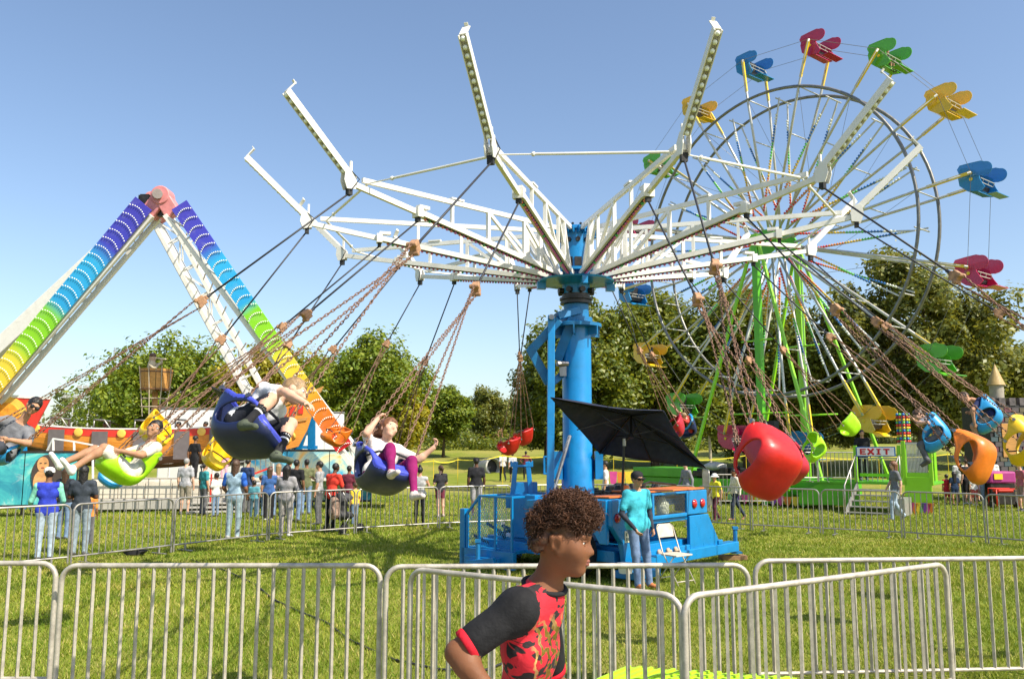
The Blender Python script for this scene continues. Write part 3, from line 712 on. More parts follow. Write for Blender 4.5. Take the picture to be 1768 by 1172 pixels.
# boom rest behind the cage and loose machinery on the deck
mb = MB(); p = GX(901, 15.7) ; 
for s in (-1, 1): mb.bar(p + Vector((.17 * s, 0, 1.25)), p + Vector((.11 * s, 0, 1.86)), .09, .09, (0, 1, 0))
mb.prism([(-.21, .0), (.21, .0), (.21, .12), (.10, .04), (-.10, .04), (-.21, .12)], p + Vector((0, 0, 1.76)), (1, 0, 0), (0, 0, 1), (0, 1, 0), .10)
mb.box(p + Vector((.08, .15, 1.34)), (.42, .3, .28)); mb.box(p + Vector((-.02, .05, 1.15)), (.55, .4, .25)); mb.box(p + Vector((.75, .2, 1.22)), (.5, .3, .16)); mb.box(p + Vector((.62, .0, 1.34)), (.08, .08, .2))
mb.build('boom_rest', blue, ride, bevel=.012)
mb = MB(); rs = random.Random(8)
for k in range(22):
    q = TP(rs.uniform(.65, 1.6), rs.uniform(.9, 2.7), 1.245); s_ = rs.uniform(.04, .13); mb.lathe([(s_, 0), (s_, rs.uniform(.05, .2)), (s_ * .5, rs.uniform(.2, .24))], q, 9) if k % 2 else mb.box(q + UP * .06, (s_ * 1.5, s_, rs.uniform(.08, .16)), TR)
mb.tube([TP(.3, 1.2, 1.45), TP(.4, 1.8, 1.52), TP(.3, 2.5, 1.45)], .02, 6); mb.each('deck_machinery', grease, ride)
# things standing on or by the trailer
mb = MB(); q = TP(.18, .75, 1.352); mb.lathe([(.05, 0), (.055, .10), (.045, .13), (.05, .15)], q, 12); tag(mb.build('tin', orange_p, None, smooth='auto'), 'small orange tin on the trailer deck beside the umbrella pole', 'tin')
mb = MB(); q = TP(-.2, .15, .203) ; mb.lathe([(.10, 0), (.13, .14), (.138, .15), (.12, .15), (.11, .13)], q + UP * .0, 16); tag(mb.build('bucket', M('white_plastic', (.75, .74, .70), .4, dirt=.2), None, smooth='auto'), 'white plastic tub on the low blue step by the boy\'s chin', 'tub')
mb = MB(); q = TP(.10, 1.72, .995); mb.lathe([(.10, 0), (.11, .03), (.11, .17), (.05, .25), (.04, .28), (.0, .28)], q, 14); tag(mb.build('jug', M('jug_plastic', (.62, .66, .52), .3), None, smooth='auto'), 'pale plastic jug behind the wire mesh panel', 'jug')
for k, v in enumerate((1.34, 1.62, 1.86)):
    t = thing('work_shoe', ['tan shoe on the blue ledge behind the chair, left one', 'tan shoe on the blue ledge behind the chair, middle one', 'tan shoe on the blue ledge behind the chair, right one'][k], 'shoe', frame(TP(-.075, v, .36), VB, -UA, UP), 'shoes on the ledge')
    s = SDF().cap((-.05, 0, .03), (.05, 0, .03), .03, .026, 0, .01).cap((-.05, 0, .05), (-.03, 0, .07), .028, .026, 0, .01).sub((-.045, 0, .105), (.025, .02, .03), .008)
    ob('upper', s.mesh('upper', .008, [M('tan_leather', (.55, .38, .27), .7)]), None, t); MB().box((0, 0, .006), (.15, .055, .012)).build('sole', black, t, world=False)
wood = M('timber_block', (.23, .13, .06), .85, var=.3, scale=9, bmp=.5)
mb = MB(); q = TP(0, 4.1, 0); mb.box(q + Vector((-.06, 0, .05)), (.5, .22, .09), Matrix.Rotation(.1, 3, 'Z')); tag(mb.build('wooden_block', wood, None, bevel=.008), 'brown timber packing under the right jack of the trailer', 'block')
# ------------------------------------------------------------------ people
SK = {'fair': (.62, .37, .26), 'tan': (.47, .25, .15), 'olive': (.38, .20, .115), 'brown': (.20, .095, .05), 'dark': (.11, .052, .03)}
HAIR = {'black': (.012, .010, .009), 'brown': (.07, .035, .018), 'blond': (.27, .17, .08), 'auburn': (.17, .07, .03), 'grey': (.3, .29, .28)}
eye_m = M('eye_dark', (.015, .010, .008), .2, var=.05); eye_w = M('eye_white', (.62, .58, .54), .25, var=.03); lip_cache = {}
BASE = dict(pelvis=(0, 0, .535), waist=(0, .004, .61), chest=(0, .008, .725), neck=(0, .012, .835), head=(0, -.006, .930),
            sL=(.105, .008, .800), eL=(.135, .014, .640), wL=(.142, -.018, .495), hL=(.052, 0, .515), kL=(.058, -.008, .285), aL=(.060, .012, .045), tL=(.068, -.075, .018),
            sR=(-.105, .008, .800), eR=(-.135, .014, .640), wR=(-.142, -.018, .495), hR=(-.052, 0, .515), kR=(-.058, -.008, .285), aR=(-.060, .012, .045), tR=(-.068, -.075, .018))
def hand(S, w, d, pn, s, lab, curl=.5, side=1, fine=False):
    """palm and five bent fingers; w wrist, d direction, pn palm normal"""
    d = Vector(d).normalized(); pn = Vector(pn); pn = (pn - d * pn.dot(d)).normalized(); x = d.cross(pn).normalized() * side
    w = Vector(w); kn = w + d * .075 * s
    S.cap(w, kn, .024 * s, .026 * s, lab, .012, (pn, 1.5))
    for i, (o, l) in enumerate(((-.028, .068), (-.009, .078), (.010, .074), (.028, .058))):
        a = kn + x * o * s - d * .006 * s; r = .0088 * s
        b = a + (d * math.cos(curl * .8) + pn * math.sin(curl * .8)).normalized() * l * .5 * s
        c = b + (d * math.cos(curl * 2.0) + pn * math.sin(curl * 2.0)).normalized() * l * .52 * s
        S.cap(a, b, r * 1.08, r, lab, .004); S.cap(b, c, r, r * .8, lab, .004)
    t0 = w + d * .022 * s - x * .020 * s; t1 = t0 + (d * .6 - x * .8 + pn * .25).normalized() * .034 * s; t2 = t1 + (d * .9 - x * .25 + pn * .35).normalized() * .032 * s
    S.cap(t0, t1, .0125 * s, .0105 * s, lab, .006); S.cap(t1, t2, .0105 * s, .008 * s, lab, .005)
def headframe(hf, hu):
    f = Vector(hf).normalized(); u = Vector(hu); u = (u - f * u.dot(f)).normalized(); r = f.cross(u)
    return Matrix((r, f, u)).transposed()
def head_sdf(S, c, Rm, s, lab, fine=False):
    c = Vector(c); q = lambda x, f, u: c + Rm @ (Vector((x, f, u)) * s); Rn = [[Rm[i][j] for j in range(3)] for i in range(3)]
    S.ell(q(0, -.012, .022), [.073 * s, .094 * s, .090 * s], lab, .02, Rn)
    if fine == 'hero':
        S.ell(q(0, .022, -.026), [.060 * s, .062 * s, .076 * s], lab, .04, Rn); S.ell(q(0, .046, -.055), [.040 * s, .042 * s, .045 * s], lab, .03, Rn)
        S.ell(q(0, .068, -.090), [.022 * s, .018 * s, .016 * s], lab, .025, Rn); S.ell(q(0, .080, -.050), [.026 * s, .016 * s, .020 * s], lab, .012, Rn)
        S.cap(q(0, .084, .020), q(0, .104, -.018), .008 * s, .0105 * s, lab, .014); S.ell(q(0, .106, -.022), [.012 * s, .012 * s, .010 * s], lab, .006, Rn)
        for e in (-1, 1):
            S.ell(q(.013 * e, .096, -.026), [.009 * s, .010 * s, .008 * s], lab, .006, Rn)
            S.cap(q(.012 * e, .090, .033), q(.046 * e, .078, .034), .010 * s, .009 * s, lab, .016); S.ell(q(.040 * e, .058, -.018), [.026 * s, .026 * s, .024 * s], lab, .035, Rn)
            S.sub(q(.032 * e, .103, .012), [.020 * s, .016 * s, .011 * s], .014)
            # ear: rim, lobe and hollow
            S.cap(q(.070 * e, .012, -.020), q(.080 * e, .004, .022), .008 * s, .010 * s, lab, .008); S.cap(q(.080 * e, .004, .022), q(.084 * e, -.022, .020), .010 * s, .010 * s, lab, .006)
            S.cap(q(.084 * e, -.022, .020), q(.078 * e, -.018, -.016), .010 * s, .008 * s, lab, .006); S.ell(q(.073 * e, .002, -.030), [.007 * s, .011 * s, .012 * s], lab, .006, Rn); S.ell(q(.072 * e, -.008, .0), [.006 * s, .018 * s, .024 * s], lab, .004, Rn)
        return
    S.ell(q(0, .026, -.030), [.056 * s, .064 * s, .078 * s], lab, .03, Rn)
    S.ell(q(0, .066, -.086), [.022 * s, .02 * s, .018 * s], lab, .02, Rn)
    S.cap(q(0, .086, .010), q(0, .104, -.022), .008 * s, .0125 * s, lab, .012); S.ell(q(0, .076, -.052), [.026 * s, .018 * s, .012 * s], lab, .01, Rn)
    for e in (-1, 1):
        S.ell(q(.074 * e, -.006, -.008), [.010 * s, .022 * s, .030 * s], lab, .008, Rn); S.cap(q(.018 * e, .090, .030), q(.048 * e, .076, .030), .009 * s, .008 * s, lab, .014)
        S.ell(q(.042 * e, .064, -.026), [.022 * s, .02 * s, .018 * s], lab, .02, Rn)
        if fine: S.sub(q(.033 * e, .100, .012), [.016 * s, .014 * s, .010 * s], .012)
def eyes(parent, c, Rm, s, sunglasses=False, fine=False):
    c = Vector(c); q = lambda x, f, u: c + Rm @ (Vector((x, f, u)) * s); m = MB()
    if sunglasses:
        for e in (-1, 1): m.ball(q(.034 * e, .093, .010), .026 * s, 8); m.bar(q(.062 * e, .075, .014), q(.078 * e, -.01, .012), .006, .010)
        m.bar(q(-.06, .098, .016), q(.06, .098, .016), .010, .012)
        return m.build('sunglasses', black, parent, smooth=True, world=False)
    for e in (-1, 1):
        if fine:
            m.ball(q(.032 * e, .0735, .011), .0145 * s, 12, 1); m.ball(q(.0325 * e, .0812, .0105), .0082 * s, 10, 0)
        else: m.ball(q(.033 * e, .084, .011), (.011 * s,) * 3, 6, 0)
    return m.each('eye', [eye_m, eye_w], parent, smooth=True, world=False)
def hair_sdf(c, Rm, s, style, vox, mat, drop=None):
    c = Vector(c); q = lambda x, f, u: c + Rm @ (Vector((x, f, u)) * s); Rn = [[Rm[i][j] for j in range(3)] for i in range(3)]
    S = SDF(); t = {'short': .008, 'buzz': .003, 'long': .014, 'pony': .010, 'bun': .012, 'dread': .016, 'curly': .03}[style]
    S.ell(q(0, -.016, .030), [(.075 + t) * s, (.094 + t) * s, (.090 + t) * s], 0, .01, Rn)
    dn = Vector(drop) if drop is not None else Vector((0, 0, -1))
    if style == 'long':
        for e in (-.045, 0, .045): S.cap(q(e, -.075, .02), q(e * .9, -.09, -.02) + dn * .33 * s, .048 * s, .022 * s, 0, .03)
        for e in (-1, 1): S.cap(q(.07 * e, -.03, .02), q(.072 * e, -.03, -.02) + dn * .2 * s, .026 * s, .014 * s, 0, .02)
    if style == 'pony': S.cap(q(0, -.10, .05), q(0, -.15, .0), .035 * s, .04 * s, 0, .02); S.cap(q(0, -.15, .0), q(0, -.12, 0) + dn * .2 * s, .036 * s, .01 * s, 0, .02)
    if style == 'bun': S.ell(q(0, -.05, .15), [.045 * s] * 3, 0, .015)
    if style == 'dread':
        rs = random.Random(4)
        for i in range(14):
            a = math.pi * (.15 + .7 * i / 13) + math.pi; x, f = math.cos(a) * .085, math.sin(a) * .10; S.cap(q(x, f, .04), q(x * 1.05, f * 1.05, -.02) + dn * (.14 + .12 * rs.random()) * s, .017 * s, .010 * s, 0, .006)
    # cut the face free
    S.sub(q(0, .095, -.045), [.068 * s, .085 * s, .105 * s], .008); S.sub(q(0, .06, -.10), [.085 * s, .085 * s, .06 * s], .01)
    for e in (-1, 1):
        if style not in ('long', 'dread'): S.sub(q(.085 * e, .0, -.03), [.03 * s, .04 * s, .045 * s], .008)
    if style in ('short', 'buzz'): S.sub(q(0, -.10, -.115), [.10 * s, .08 * s, .06 * s], .01)
    fr = 90 / s
    def nf(g, F): return F + .0035 * s * (np.sin(g[..., 0] * fr + 2 * np.sin(g[..., 2] * fr * .5)) * np.sin(g[..., 1] * fr * .9 + g[..., 2] * fr * .3))
    return S.mesh('hair', vox, [mat], nf)
def build_person(root, J, s, top, bottom, skin, hair, style='short', shoes=(.1, .1, .1), sleeve='short', legs='long', socks=None, fwd=(0, -1, 0), hf=(0, -1, 0), hu=(0, 0, 1),
                 hs=1.0, vox=.025, fine=False, fat=1.0, hand_dir=None, curl=.5, palmn=None, hat=None, sunglasses=False, drop=None, sleevecol=None, dress=False, undersleeve=None, topmat=None, noeyes=False, headless_hair=False):
    """one continuous body mesh; hair, hat and eyes are its children"""
    S = SDF(); V = lambda k: Vector(J[k]); fw = Vector(fwd).normalized()
    SKN, TOP, BOT, SHO, SOC, SLV = range(6)
    fl = (fw, 1.38); side = (V('sL') - V('sR')).normalized()
    ch, wa, pe = V('chest'), V('waist'), V('pelvis')
    S.cap(ch + side * .075 * s, ch - side * .075 * s, .122 * s * fat, .122 * s * fat, TOP, .05, fl)
    S.cap(V('sL') - side * .02 * s, V('sR') + side * .02 * s, .066 * s, .066 * s, TOP, .05)
    S.cap(wa + side * .055 * s, wa - side * .055 * s, .108 * s * fat, .108 * s * fat, TOP, .05, fl); S.cap(ch, wa, .12 * s * fat, .11 * s * fat, TOP, .05, fl)
    S.cap(V('hL') + side * .005 * s, V('hR') - side * .005 * s, .100 * s, .100 * s, BOT, .04, (fw, 1.18))
    S.cap(wa, pe + (wa - pe) * .05, .112 * s * fat, .128 * s * fat, TOP, .04, (fw, 1.2))
    tu = (wa - pe).normalized() * .055 * s; S.cap(V('hL') + tu + side * .006 * s, V('hR') + tu - side * .006 * s, .108 * s * fat, .108 * s * fat, TOP, .02, (fw, 1.16))
    nk = V('neck'); hd = V('head')
    S.cap(ch + (nk - ch) * .6, nk + (hd - nk) * .45, .062 * s, .050 * s * (hs * .5 + .5), SKN, .02)
    S.cap(ch + (nk - ch) * .5, ch + (nk - ch) * .74, .092 * s, .072 * s, TOP, .03)
    for e in 'LR': S.cap(ch + (nk - ch) * .72, V('s' + e), .056 * s, .058 * s, TOP, .04)
    for e, sd in (('L', 1), ('R', -1)):
        sh, el, wr = V('s' + e), V('e' + e), V('w' + e)
        if sleeve == 'long': S.cap(sh, el, .062 * s, .050 * s, SLV if sleevecol else TOP, .03); S.cap(el, wr + (el - wr) * .06, .050 * s, .037 * s, SLV if sleevecol else TOP, .015)
        elif sleeve == 'short':
            mid = sh + (el - sh) * .68; S.cap(sh, mid, .064 * s, .060 * s, SLV if sleevecol else TOP, .03)
        elif sleeve == 'none': S.cap(sh, sh + (el - sh) * .12, .055 * s, .05 * s, TOP, .02)
        us = SLV if undersleeve else SKN
        S.cap(sh, el, .049 * s, .041 * s, us, .015); S.cap(el, wr, .041 * s, .028 * s, us, .012); S.ell(el + (wr - el) * .22, [.043 * s] * 3, us, .02)
        hdv = Vector(hand_dir[e]) if hand_dir and e in hand_dir else (wr - el).normalized() + Vector((0, 0, -.1))
        pn = Vector(palmn[e]) if palmn and e in palmn else side * (-sd) + fw * .2
        if hdv.normalized().cross(pn.normalized()).length < .2: pn = fw * -1
        hand(S, wr, hdv, pn, s, SKN, curl, -1 if e == 'L' else 1)
        hp, kn, an, to = V('h' + e), V('k' + e), V('a' + e), V('t' + e)
        if legs == 'long': S.cap(hp, kn, .088 * s, .066 * s, BOT, .03); S.cap(kn, an, .066 * s, .050 * s, BOT, .03)
        elif legs == 'short': S.cap(hp, hp + (kn - hp) * .88, .092 * s, .080 * s, BOT, .03)
        elif legs == 'mini': S.cap(hp, hp + (kn - hp) * .5, .092 * s, .084 * s, BOT, .03)
        elif legs == 'tight': S.cap(hp, kn, .080 * s, .056 * s, BOT, .03); S.cap(kn, an, .056 * s, .038 * s, BOT, .02); S.ell(kn + (an - kn) * .25 - fw * .012 * s, [.058 * s, .058 * s, .075 * s], BOT, .03)
        if legs not in ('long', 'tight'): S.cap(hp, kn, .078 * s, .055 * s, SKN, .02); S.cap(kn, an, .052 * s, .034 * s, SKN, .02); S.ell(kn + (an - kn) * .26 - fw * .01 * s, [.054 * s] * 3, SKN, .03)
        if socks: S.cap(kn + (an - kn) * socks[1], an, .046 * s, .038 * s, SOC, .01)
        fd = (to - an).normalized(); up_ = (kn - an).normalized()
        S.cap(an + up_ * .02 * s, an - fd * .02 * s - up_ * .02 * s, .040 * s, .042 * s, SHO, .02); S.cap(an - fd * .025 * s - up_ * .02 * s, to, .040 * s, .033 * s, SHO, .02, (up_, 1.15))
    if dress: S.cap(pe + Vector((0, 0, .02)), lerp(pe, lerp(V('kL'), V('kR'), .5), .9), .13 * s, .19 * s, BOT, .03)
    Rm = headframe(hf, hu); head_sdf(S, hd, Rm, s * hs, SKN, fine)
    tm = topmat or cloth(top)
    mats = [skinm(skin), tm, cloth(bottom), cloth(shoes), cloth(socks[0]) if socks else cloth(shoes), cloth(sleevecol or undersleeve) if (sleevecol or undersleeve) else tm]
    body = ob('body', S.mesh('body', vox, mats), None, root)
    if not noeyes: eyes(root, hd, Rm, s * hs, sunglasses, fine)
    if style != 'bald' and not headless_hair: ob('hair', hair_sdf(hd, Rm, s * hs, style, vox * .62, M('hair_%s' % hair, HAIR[hair], .5, var=.35, scale=40, bmp=.6, bscale=70), drop), None, root)
    if hat:
        kind, hc = hat; q = lambda x, f, u: hd + Rm @ (Vector((x, f, u)) * s * hs); m = MB(); prof = [(.097, .0), (.097, .04), (.085, .075), (.05, .10), (0, .106)]
        sc = s * hs; ax = Rm @ Vector((0, 0, 1)); m.lathe([(r * sc, z * sc) for r, z in prof], q(0, -.012, .028), 16, ax)
        if kind == 'cap':
            m.prism([(math.cos(a) * .078 * sc, (math.sin(a) * .085 + .06) * sc) for a in np.linspace(-.2, math.pi + .2, 12)], q(0, .02, .034), Rm @ Vector((1, 0, 0)), Rm @ Vector((0, .98, -.15)), Rm @ Vector((0, .15, .98)), .010 * sc)
        else: m.lathe([(.095 * sc, .012 * sc), (.15 * sc, -.018 * sc), (.152 * sc, -.012 * sc), (.095 * sc, .022 * sc)], q(0, -.012, .03), 18, ax)
        m.build('hat', cloth(hc), root, smooth='auto', world=False)
    return body
def J_of(H, pose=None):
    J = {k: Vector(v) * H for k, v in BASE.items()}
    for k, v in (pose or {}).items(): J[k] = Vector(v) * H
    return J
def person(label, loc, face, H, top, bottom, skin='brown', hair='black', style='short', pose=None, hs=1.0, group='visitors on the grass', lean=None, **kw):
    """face: 0 looks at the camera, 90 to the right, 180 away, -90 to the left"""
    root = thing('person', label, 'person', Matrix.Translation(Vector(loc)) @ rotz(math.radians(face)), group)
    J = J_of(H, pose)
    if lean:
        for k in ('waist', 'chest', 'neck', 'head', 'sL', 'eL', 'wL', 'sR', 'eR', 'wR'):
            t = J[k].z - J['pelvis'].z; J[k] = J[k] + Vector(lean) * max(t, -.2)
    build_person(root, J, H / 1.75, top, bottom, SK[skin], hair, style, hs=hs, **kw)
    return root
WALK = dict(kL=(.055, -.075, .30), aL=(.058, -.085, .045), tL=(.06, -.17, .03), kR=(-.055, .01, .285), aR=(-.058, .15, .085), tR=(-.06, .09, .02),
            eL=(.135, .055, .65), wL=(.14, .04, .50), eR=(-.135, -.02, .645), wR=(-.14, -.095, .52))
FOLD = dict(eL=(.14, -.01, .65), wL=(.05, -.10, .67), eR=(-.14, -.01, .65), wR=(-.05, -.10, .66))
PHONE = dict(eR=(-.14, -.03, .65), wR=(-.07, -.13, .73))
# ------------------------------------------------------------------ swing chairs
def seat_mesh():
    vox = .0125; x = np.arange(-.36, .36, vox); y = np.arange(-.44, .56, vox); z = np.arange(-.08, .70, vox)
    g = np.stack(np.meshgrid(x, y, z, indexing='ij'), -1); X, Y, Z_ = g[..., 0], g[..., 1], g[..., 2]
    def smax(a, b, k=.03): h = np.clip(.5 - .5 * (a - b) / k, 0, 1); return a * (1 - h) + b * h + k * h * (1 - h)
    yc = .02 - .10 * np.clip(Z_ - .15, 0, 1)                      # the back leans rearwards
    ry = .30 + np.where(Y > 0, .12 * np.clip((.22 - Z_) / .2, 0, 1), 0)
    q = np.abs(np.stack([X / (.255 + .05 * np.clip(Z_, 0, .6)), (Y - yc) / ry, (Z_ - .36) / .37], -1))
    d = (((q[..., 0] ** 3.6 + q[..., 1] ** 3.0) ** (1 / 3.3)) ** 3.2 + q[..., 2] ** 3.2) ** (1 / 3.2) - 1; d = d * .27
    ey = [-.42, -.25, -.16, -.04, .10, .22, .32, .44]; ez = [.60, .60, .53, .44, .415, .33, .15, .07]
    shell = np.abs(d) - .0165; edge = np.interp(Y, ey, ez)
    shell = smax(shell, (Z_ - edge) * .8, .02)
    hole = np.minimum((1 - np.sqrt(((Y - .02) / .215) ** 2 + ((Z_ - .235) / .132) ** 2)) * .12, np.abs(X) - .15)
    shell = smax(shell, hole, .02)
    rim = np.sqrt(d ** 2 + ((Z_ - edge) * .75) ** 2) - .022
    F = np.minimum(shell, np.where(Z_ < .62, rim, 1))
    F[0] = F[-1] = .1; F[:, 0] = F[:, -1] = .1; F[:, :, 0] = F[:, :, -1] = .1
    V, Q = surface_nets(F, np.array([x[0], y[0], z[0]]), vox)
    c = V[Q].mean(1); sl = (np.interp(c[:, 1] + .02, ey, ez) - np.interp(c[:, 1] - .02, ey, ez)) / .04; mi = (np.abs(c[:, 2] - np.interp(c[:, 1], ey, ez)) / np.sqrt(1 + sl * sl) < .026).astype(np.int32)
    V[:, 2] -= .19; V *= .78
    me = npmesh('seat_shell', V, Q, [None, None], mi); me.polygons.foreach_set('use_smooth', np.ones(len(Q), dtype=bool)); return me
SEAT = seat_mesh()
def plastic(name, c, rough=.40): return M('plastic_' + name, c, rough, var=.16, scale=7, dirt=.40, dirtcol=tuple(x * .4 + .006 for x in c), coat=.0, bmp=.12, bscale=30)
PL = {'navy': plastic('navy', (.010, .018, .075)), 'rimblue': plastic('rim_blue', (.055, .075, .50)), 'red': plastic('red', (.52, .012, .010)), 'orange': plastic('orange', (.68, .17, .012)),
      'yellow': plastic('yellow', (.80, .50, .012)), 'lime': plastic('lime', (.36, .74, .012)), 'blue': plastic('sky_blue', (.02, .28, .62)), 'dkred': plastic('dark_red', (.42, .012, .03))}
rust = M('rusty_chain', (.235, .135, .09), .7, .35, var=.4, scale=30, dirt=.5, dirtcol=(.10, .05, .03))
cable_m = M('cable_sleeve', (.022, .022, .028), .55, var=.3, scale=20)
blockm = M('spreader_block', (.40, .22, .12), .8, var=.4, scale=18, dirt=.6, dirtcol=(.14, .07, .04), bmp=.6)
strapm = M('black_strap', (.02, .02, .022), .7)
def chain_mesh(L=2.6, pitch=.044):
    m = MB(); n = int(L / pitch)
    for i in range(n):
        z = (i + .5) * L / n; a = pitch * .74; b = pitch * .24; pts = []
        for k in range(8):
            t = 2 * math.pi * k / 8; u = math.cos(t) * b; v = math.sin(t) * a
            pts.append((u, 0, z + v) if i % 2 else (0, u, z + v))
        m.tube(pts, .0045, 4, closed=True)
    me = m.mesh('chain'); me.materials.append(rust); me.polygons.foreach_set('use_smooth', [True] * len(me.polygons)); return me
CHAIN = chain_mesh(); CHAINF = None
def chain_far():
    m = MB(); n = 46; pts = []; rs_ = []
    for i in range(n): pts.append((.004 * (-1) ** i, .004 * (-1) ** (i // 2), 2.6 * i / (n - 1))); rs_.append(.008 if i % 2 else .0125)
    me = m.tube(pts, rs_, 5).mesh('chain'); me.materials.append(rust); return me
CHAINF = chain_far()
def align(a, b, L=2.6):
    a = Vector(a); b = Vector(b); d = b - a; l = d.length; z = d / l; x = z.orthogonal().normalized(); y = z.cross(x)
    m = frame(a, x, y, z * (l / L)); return m
SW = {}
def swing(i, which, color, label, pos=None, yaw=0., tilt=0., rim=None, board=False, upmix=0., sc=(1, 1, 1)):
    ph = PHI[i]; u = arm_dir(ph); node = CC + (u * RA + Vector((0, 0, HA - .22)) if which == 'outer' else u * RA * .74 + Vector((0, 0, zi - .14)))
    if pos is None:
        w = arm_dir(ph - 8); S0 = CC + (w * 9.2 + Vector((0, 0, 2.2)) if which == 'outer' else w * 7.3 + Vector((0, 0, 1.95)))
    else: S0 = W(*pos)
    up = (node - S0).normalized(); up = (up * (1 - upmix) + Vector((0, 0, 1)) * upmix).normalized()
    rad = (S0 - CC); rad.z = 0; rad.normalize(); tan = Vector((-rad.y, rad.x, 0))     # the ride turns anticlockwise
    f = tan - up * tan.dot(up); f.normalize(); f = Matrix.Rotation(math.radians(yaw), 3, up) @ f
    up = Matrix.Rotation(math.radians(tilt), 3, f.cross(up)) @ up; f = Matrix.Rotation(math.radians(tilt), 3, f.cross(up)) @ f
    r = f.cross(up).normalized(); f = up.cross(r).normalized()
    Mx = frame(S0, r, f, up); root = thing('swing_chair', label, 'swing seat', Mx, 'seats of the chair swing')
    o = ob('seat_shell', SEAT, None, root); o.scale = sc; recolor(o, PL[color], PL[rim or color])
    near = S0.y < 13
    axis = (node - S0).normalized(); bl = S0 + axis * max((node - S0).length * .54, 2.4); inv = Mx.inverted()
    side = axis.cross(tan).normalized()
    bm = MB(); bm.box((0, 0, 0), (.135, .085, .12)).box((0, 0, .075), (.07, .05, .05)).lathe([(.03, -.06), (.03, .06)], (.05, 0, -.05), 8, (0, 1, 0)).lathe([(.03, -.06), (.03, .06)], (-.05, 0, -.05), 8, (0, 1, 0))
    bo = ob('spreader_block', bm.mesh('spreader_block'), blockm, root); bo.matrix_local = inv @ frame(bl, side, axis.cross(side).normalized(), axis); b = bo.modifiers.new('bevel', 'BEVEL'); b.width = .012; b.segments = 2
    MB().tube([bl + axis * .08, node], .014, 7).tube([bl + axis * .02, bl + axis * .16], .022, 7).build('cable', cable_m, root, smooth=True)
    for lx, ly, lz in ((.225, .08, .17), (-.225, .08, .17), (.21, -.21, .28), (-.21, -.21, .28)):
        a = Mx @ Vector((lx, ly, lz)); top_ = bl - axis * .06 + side * (.06 if lx > 0 else -.06)
        c = ob('chain', CHAIN if near else CHAINF, None, root); c.matrix_local = inv @ align(a, top_)
    m = MB()
    for lx, ly, lz in ((.222, .08, .15), (-.222, .08, .15), (.21, -.21, .26), (-.21, -.21, .26)): m.lathe([(.022, -.012), (.022, .012)], (lx, ly, lz), 8, (1, 0, 0)); m.tube([(lx, ly, lz - .02), (lx * 1.02, ly, lz + .05)], .008, 5)
    m.each('shackle', steel, root, smooth='auto', world=False)
    m = MB(); m.tube([(-.22, .14, .06), (-.14, .20, .10), (0, .22, .11), (.14, .20, .10), (.22, .14, .06)], .011, 6); m.build('lap_strap', strapm, root, smooth=True, world=False)
    if board: MB().box((0, -.33, .315), (.30, .14, .010), Matrix.Rotation(-.45, 3, 'X')).build('back_flap', strapm, root, world=False)
    SW[(i, which)] = (root, Mx); return root
swing(0, 'outer', 'navy', 'big dark blue swing seat holding the boy in white shirt and striped socks', (425, 748, 5.9), rim='rimblue', board=True, upmix=.30, yaw=-4, sc=(1, 1, .82))
swing(0, 'inner', 'navy', 'dark blue swing seat holding the girl in magenta leggings', (662, 818, 6.7), rim='rimblue', board=True, upmix=.60, yaw=-46, sc=(1, 1, .86))
swing(1, 'outer', 'red', 'large empty red swing seat nearest the camera at right', (1332, 804, 6.9), yaw=116, upmix=.12, tilt=-24, sc=(1.18, .95, .76))
swing(1, 'inner', 'dkred', 'empty dark red swing seat hidden behind the large red one', (1345, 800, 8.6), yaw=20)
swing(2, 'outer', 'orange', 'orange swing seat out of view past the right edge', yaw=10)
swing(2, 'inner', 'orange', 'empty orange swing seat tilted on its side at right', (1690, 790, 9.6), yaw=100, tilt=-30, sc=(1.1, 1, .8))
swing(3, 'outer', 'yellow', 'yellow swing seat out past the right edge of the photo')
swing(3, 'inner', 'yellow', 'yellow swing seat cut off by the right edge', (1772, 768, 11.2), yaw=80)
swing(4, 'outer', 'blue', 'blue swing seat with child in navy shirt, near the castle', (1708, 722, 14.6), yaw=75)
swing(4, 'inner', 'blue', 'blue swing seat seen from behind over the lime platform', (1618, 754, 14.2), yaw=80)
swing(5, 'outer', 'lime', 'lime swing seat hanging left of the exit sign, higher one', (1468, 738, 19.6), yaw=-15)
swing(5, 'inner', 'lime', 'lime swing seat seen from behind beside the big red seat', (1408, 777, 18.6), yaw=70)
swing(6, 'outer', 'navy', 'far blue swing seat with a child raising both hands', (1188, 742, 22.0), rim='blue', yaw=20)
swing(6, 'inner', 'dkred', 'far dark red swing seat just behind the umbrella', (1166, 742, 20.8))
swing(7, 'outer', 'red', 'far red swing seat, right one of the pair left of the tower', (903, 756, 22.2), yaw=-60)
swing(7, 'inner', 'red', 'far red swing seat, left one of the pair left of the tower', (877, 772, 20.8), yaw=-60)
swing(8, 'outer', 'orange', 'orange swing seat in front of the red end of the rainbow leg', (577, 756, 18.6), yaw=-20)
swing(8, 'inner', 'orange', 'orange swing seat hidden behind the girl', (668, 800, 18.6))
swing(9, 'outer', 'yellow', 'yellow swing seat under the boy\'s shoe', (370, 790, 14.6), yaw=30, tilt=-25)
swing(9, 'inner', 'yellow', 'yellow swing seat hidden behind the boy in white', (440, 770, 16.6))
swing(10, 'outer', 'blue', 'light blue swing seat showing through the hole of the lime seat', (196, 822, 13.6))
swing(10, 'inner', 'yellow', 'yellow swing seat behind the dark haired boy\'s head', (266, 748, 13.4), yaw=30, tilt=15)
swing(11, 'outer', 'blue', 'light blue swing seat with the bearded man at the left edge', (-4, 776, 10.6), upmix=.4, yaw=-20)
swing(11, 'inner', 'lime', 'lime swing seat with the dark haired boy in tie-dye shirt', (214, 808, 9.6), yaw=-88, tilt=0, upmix=.35)
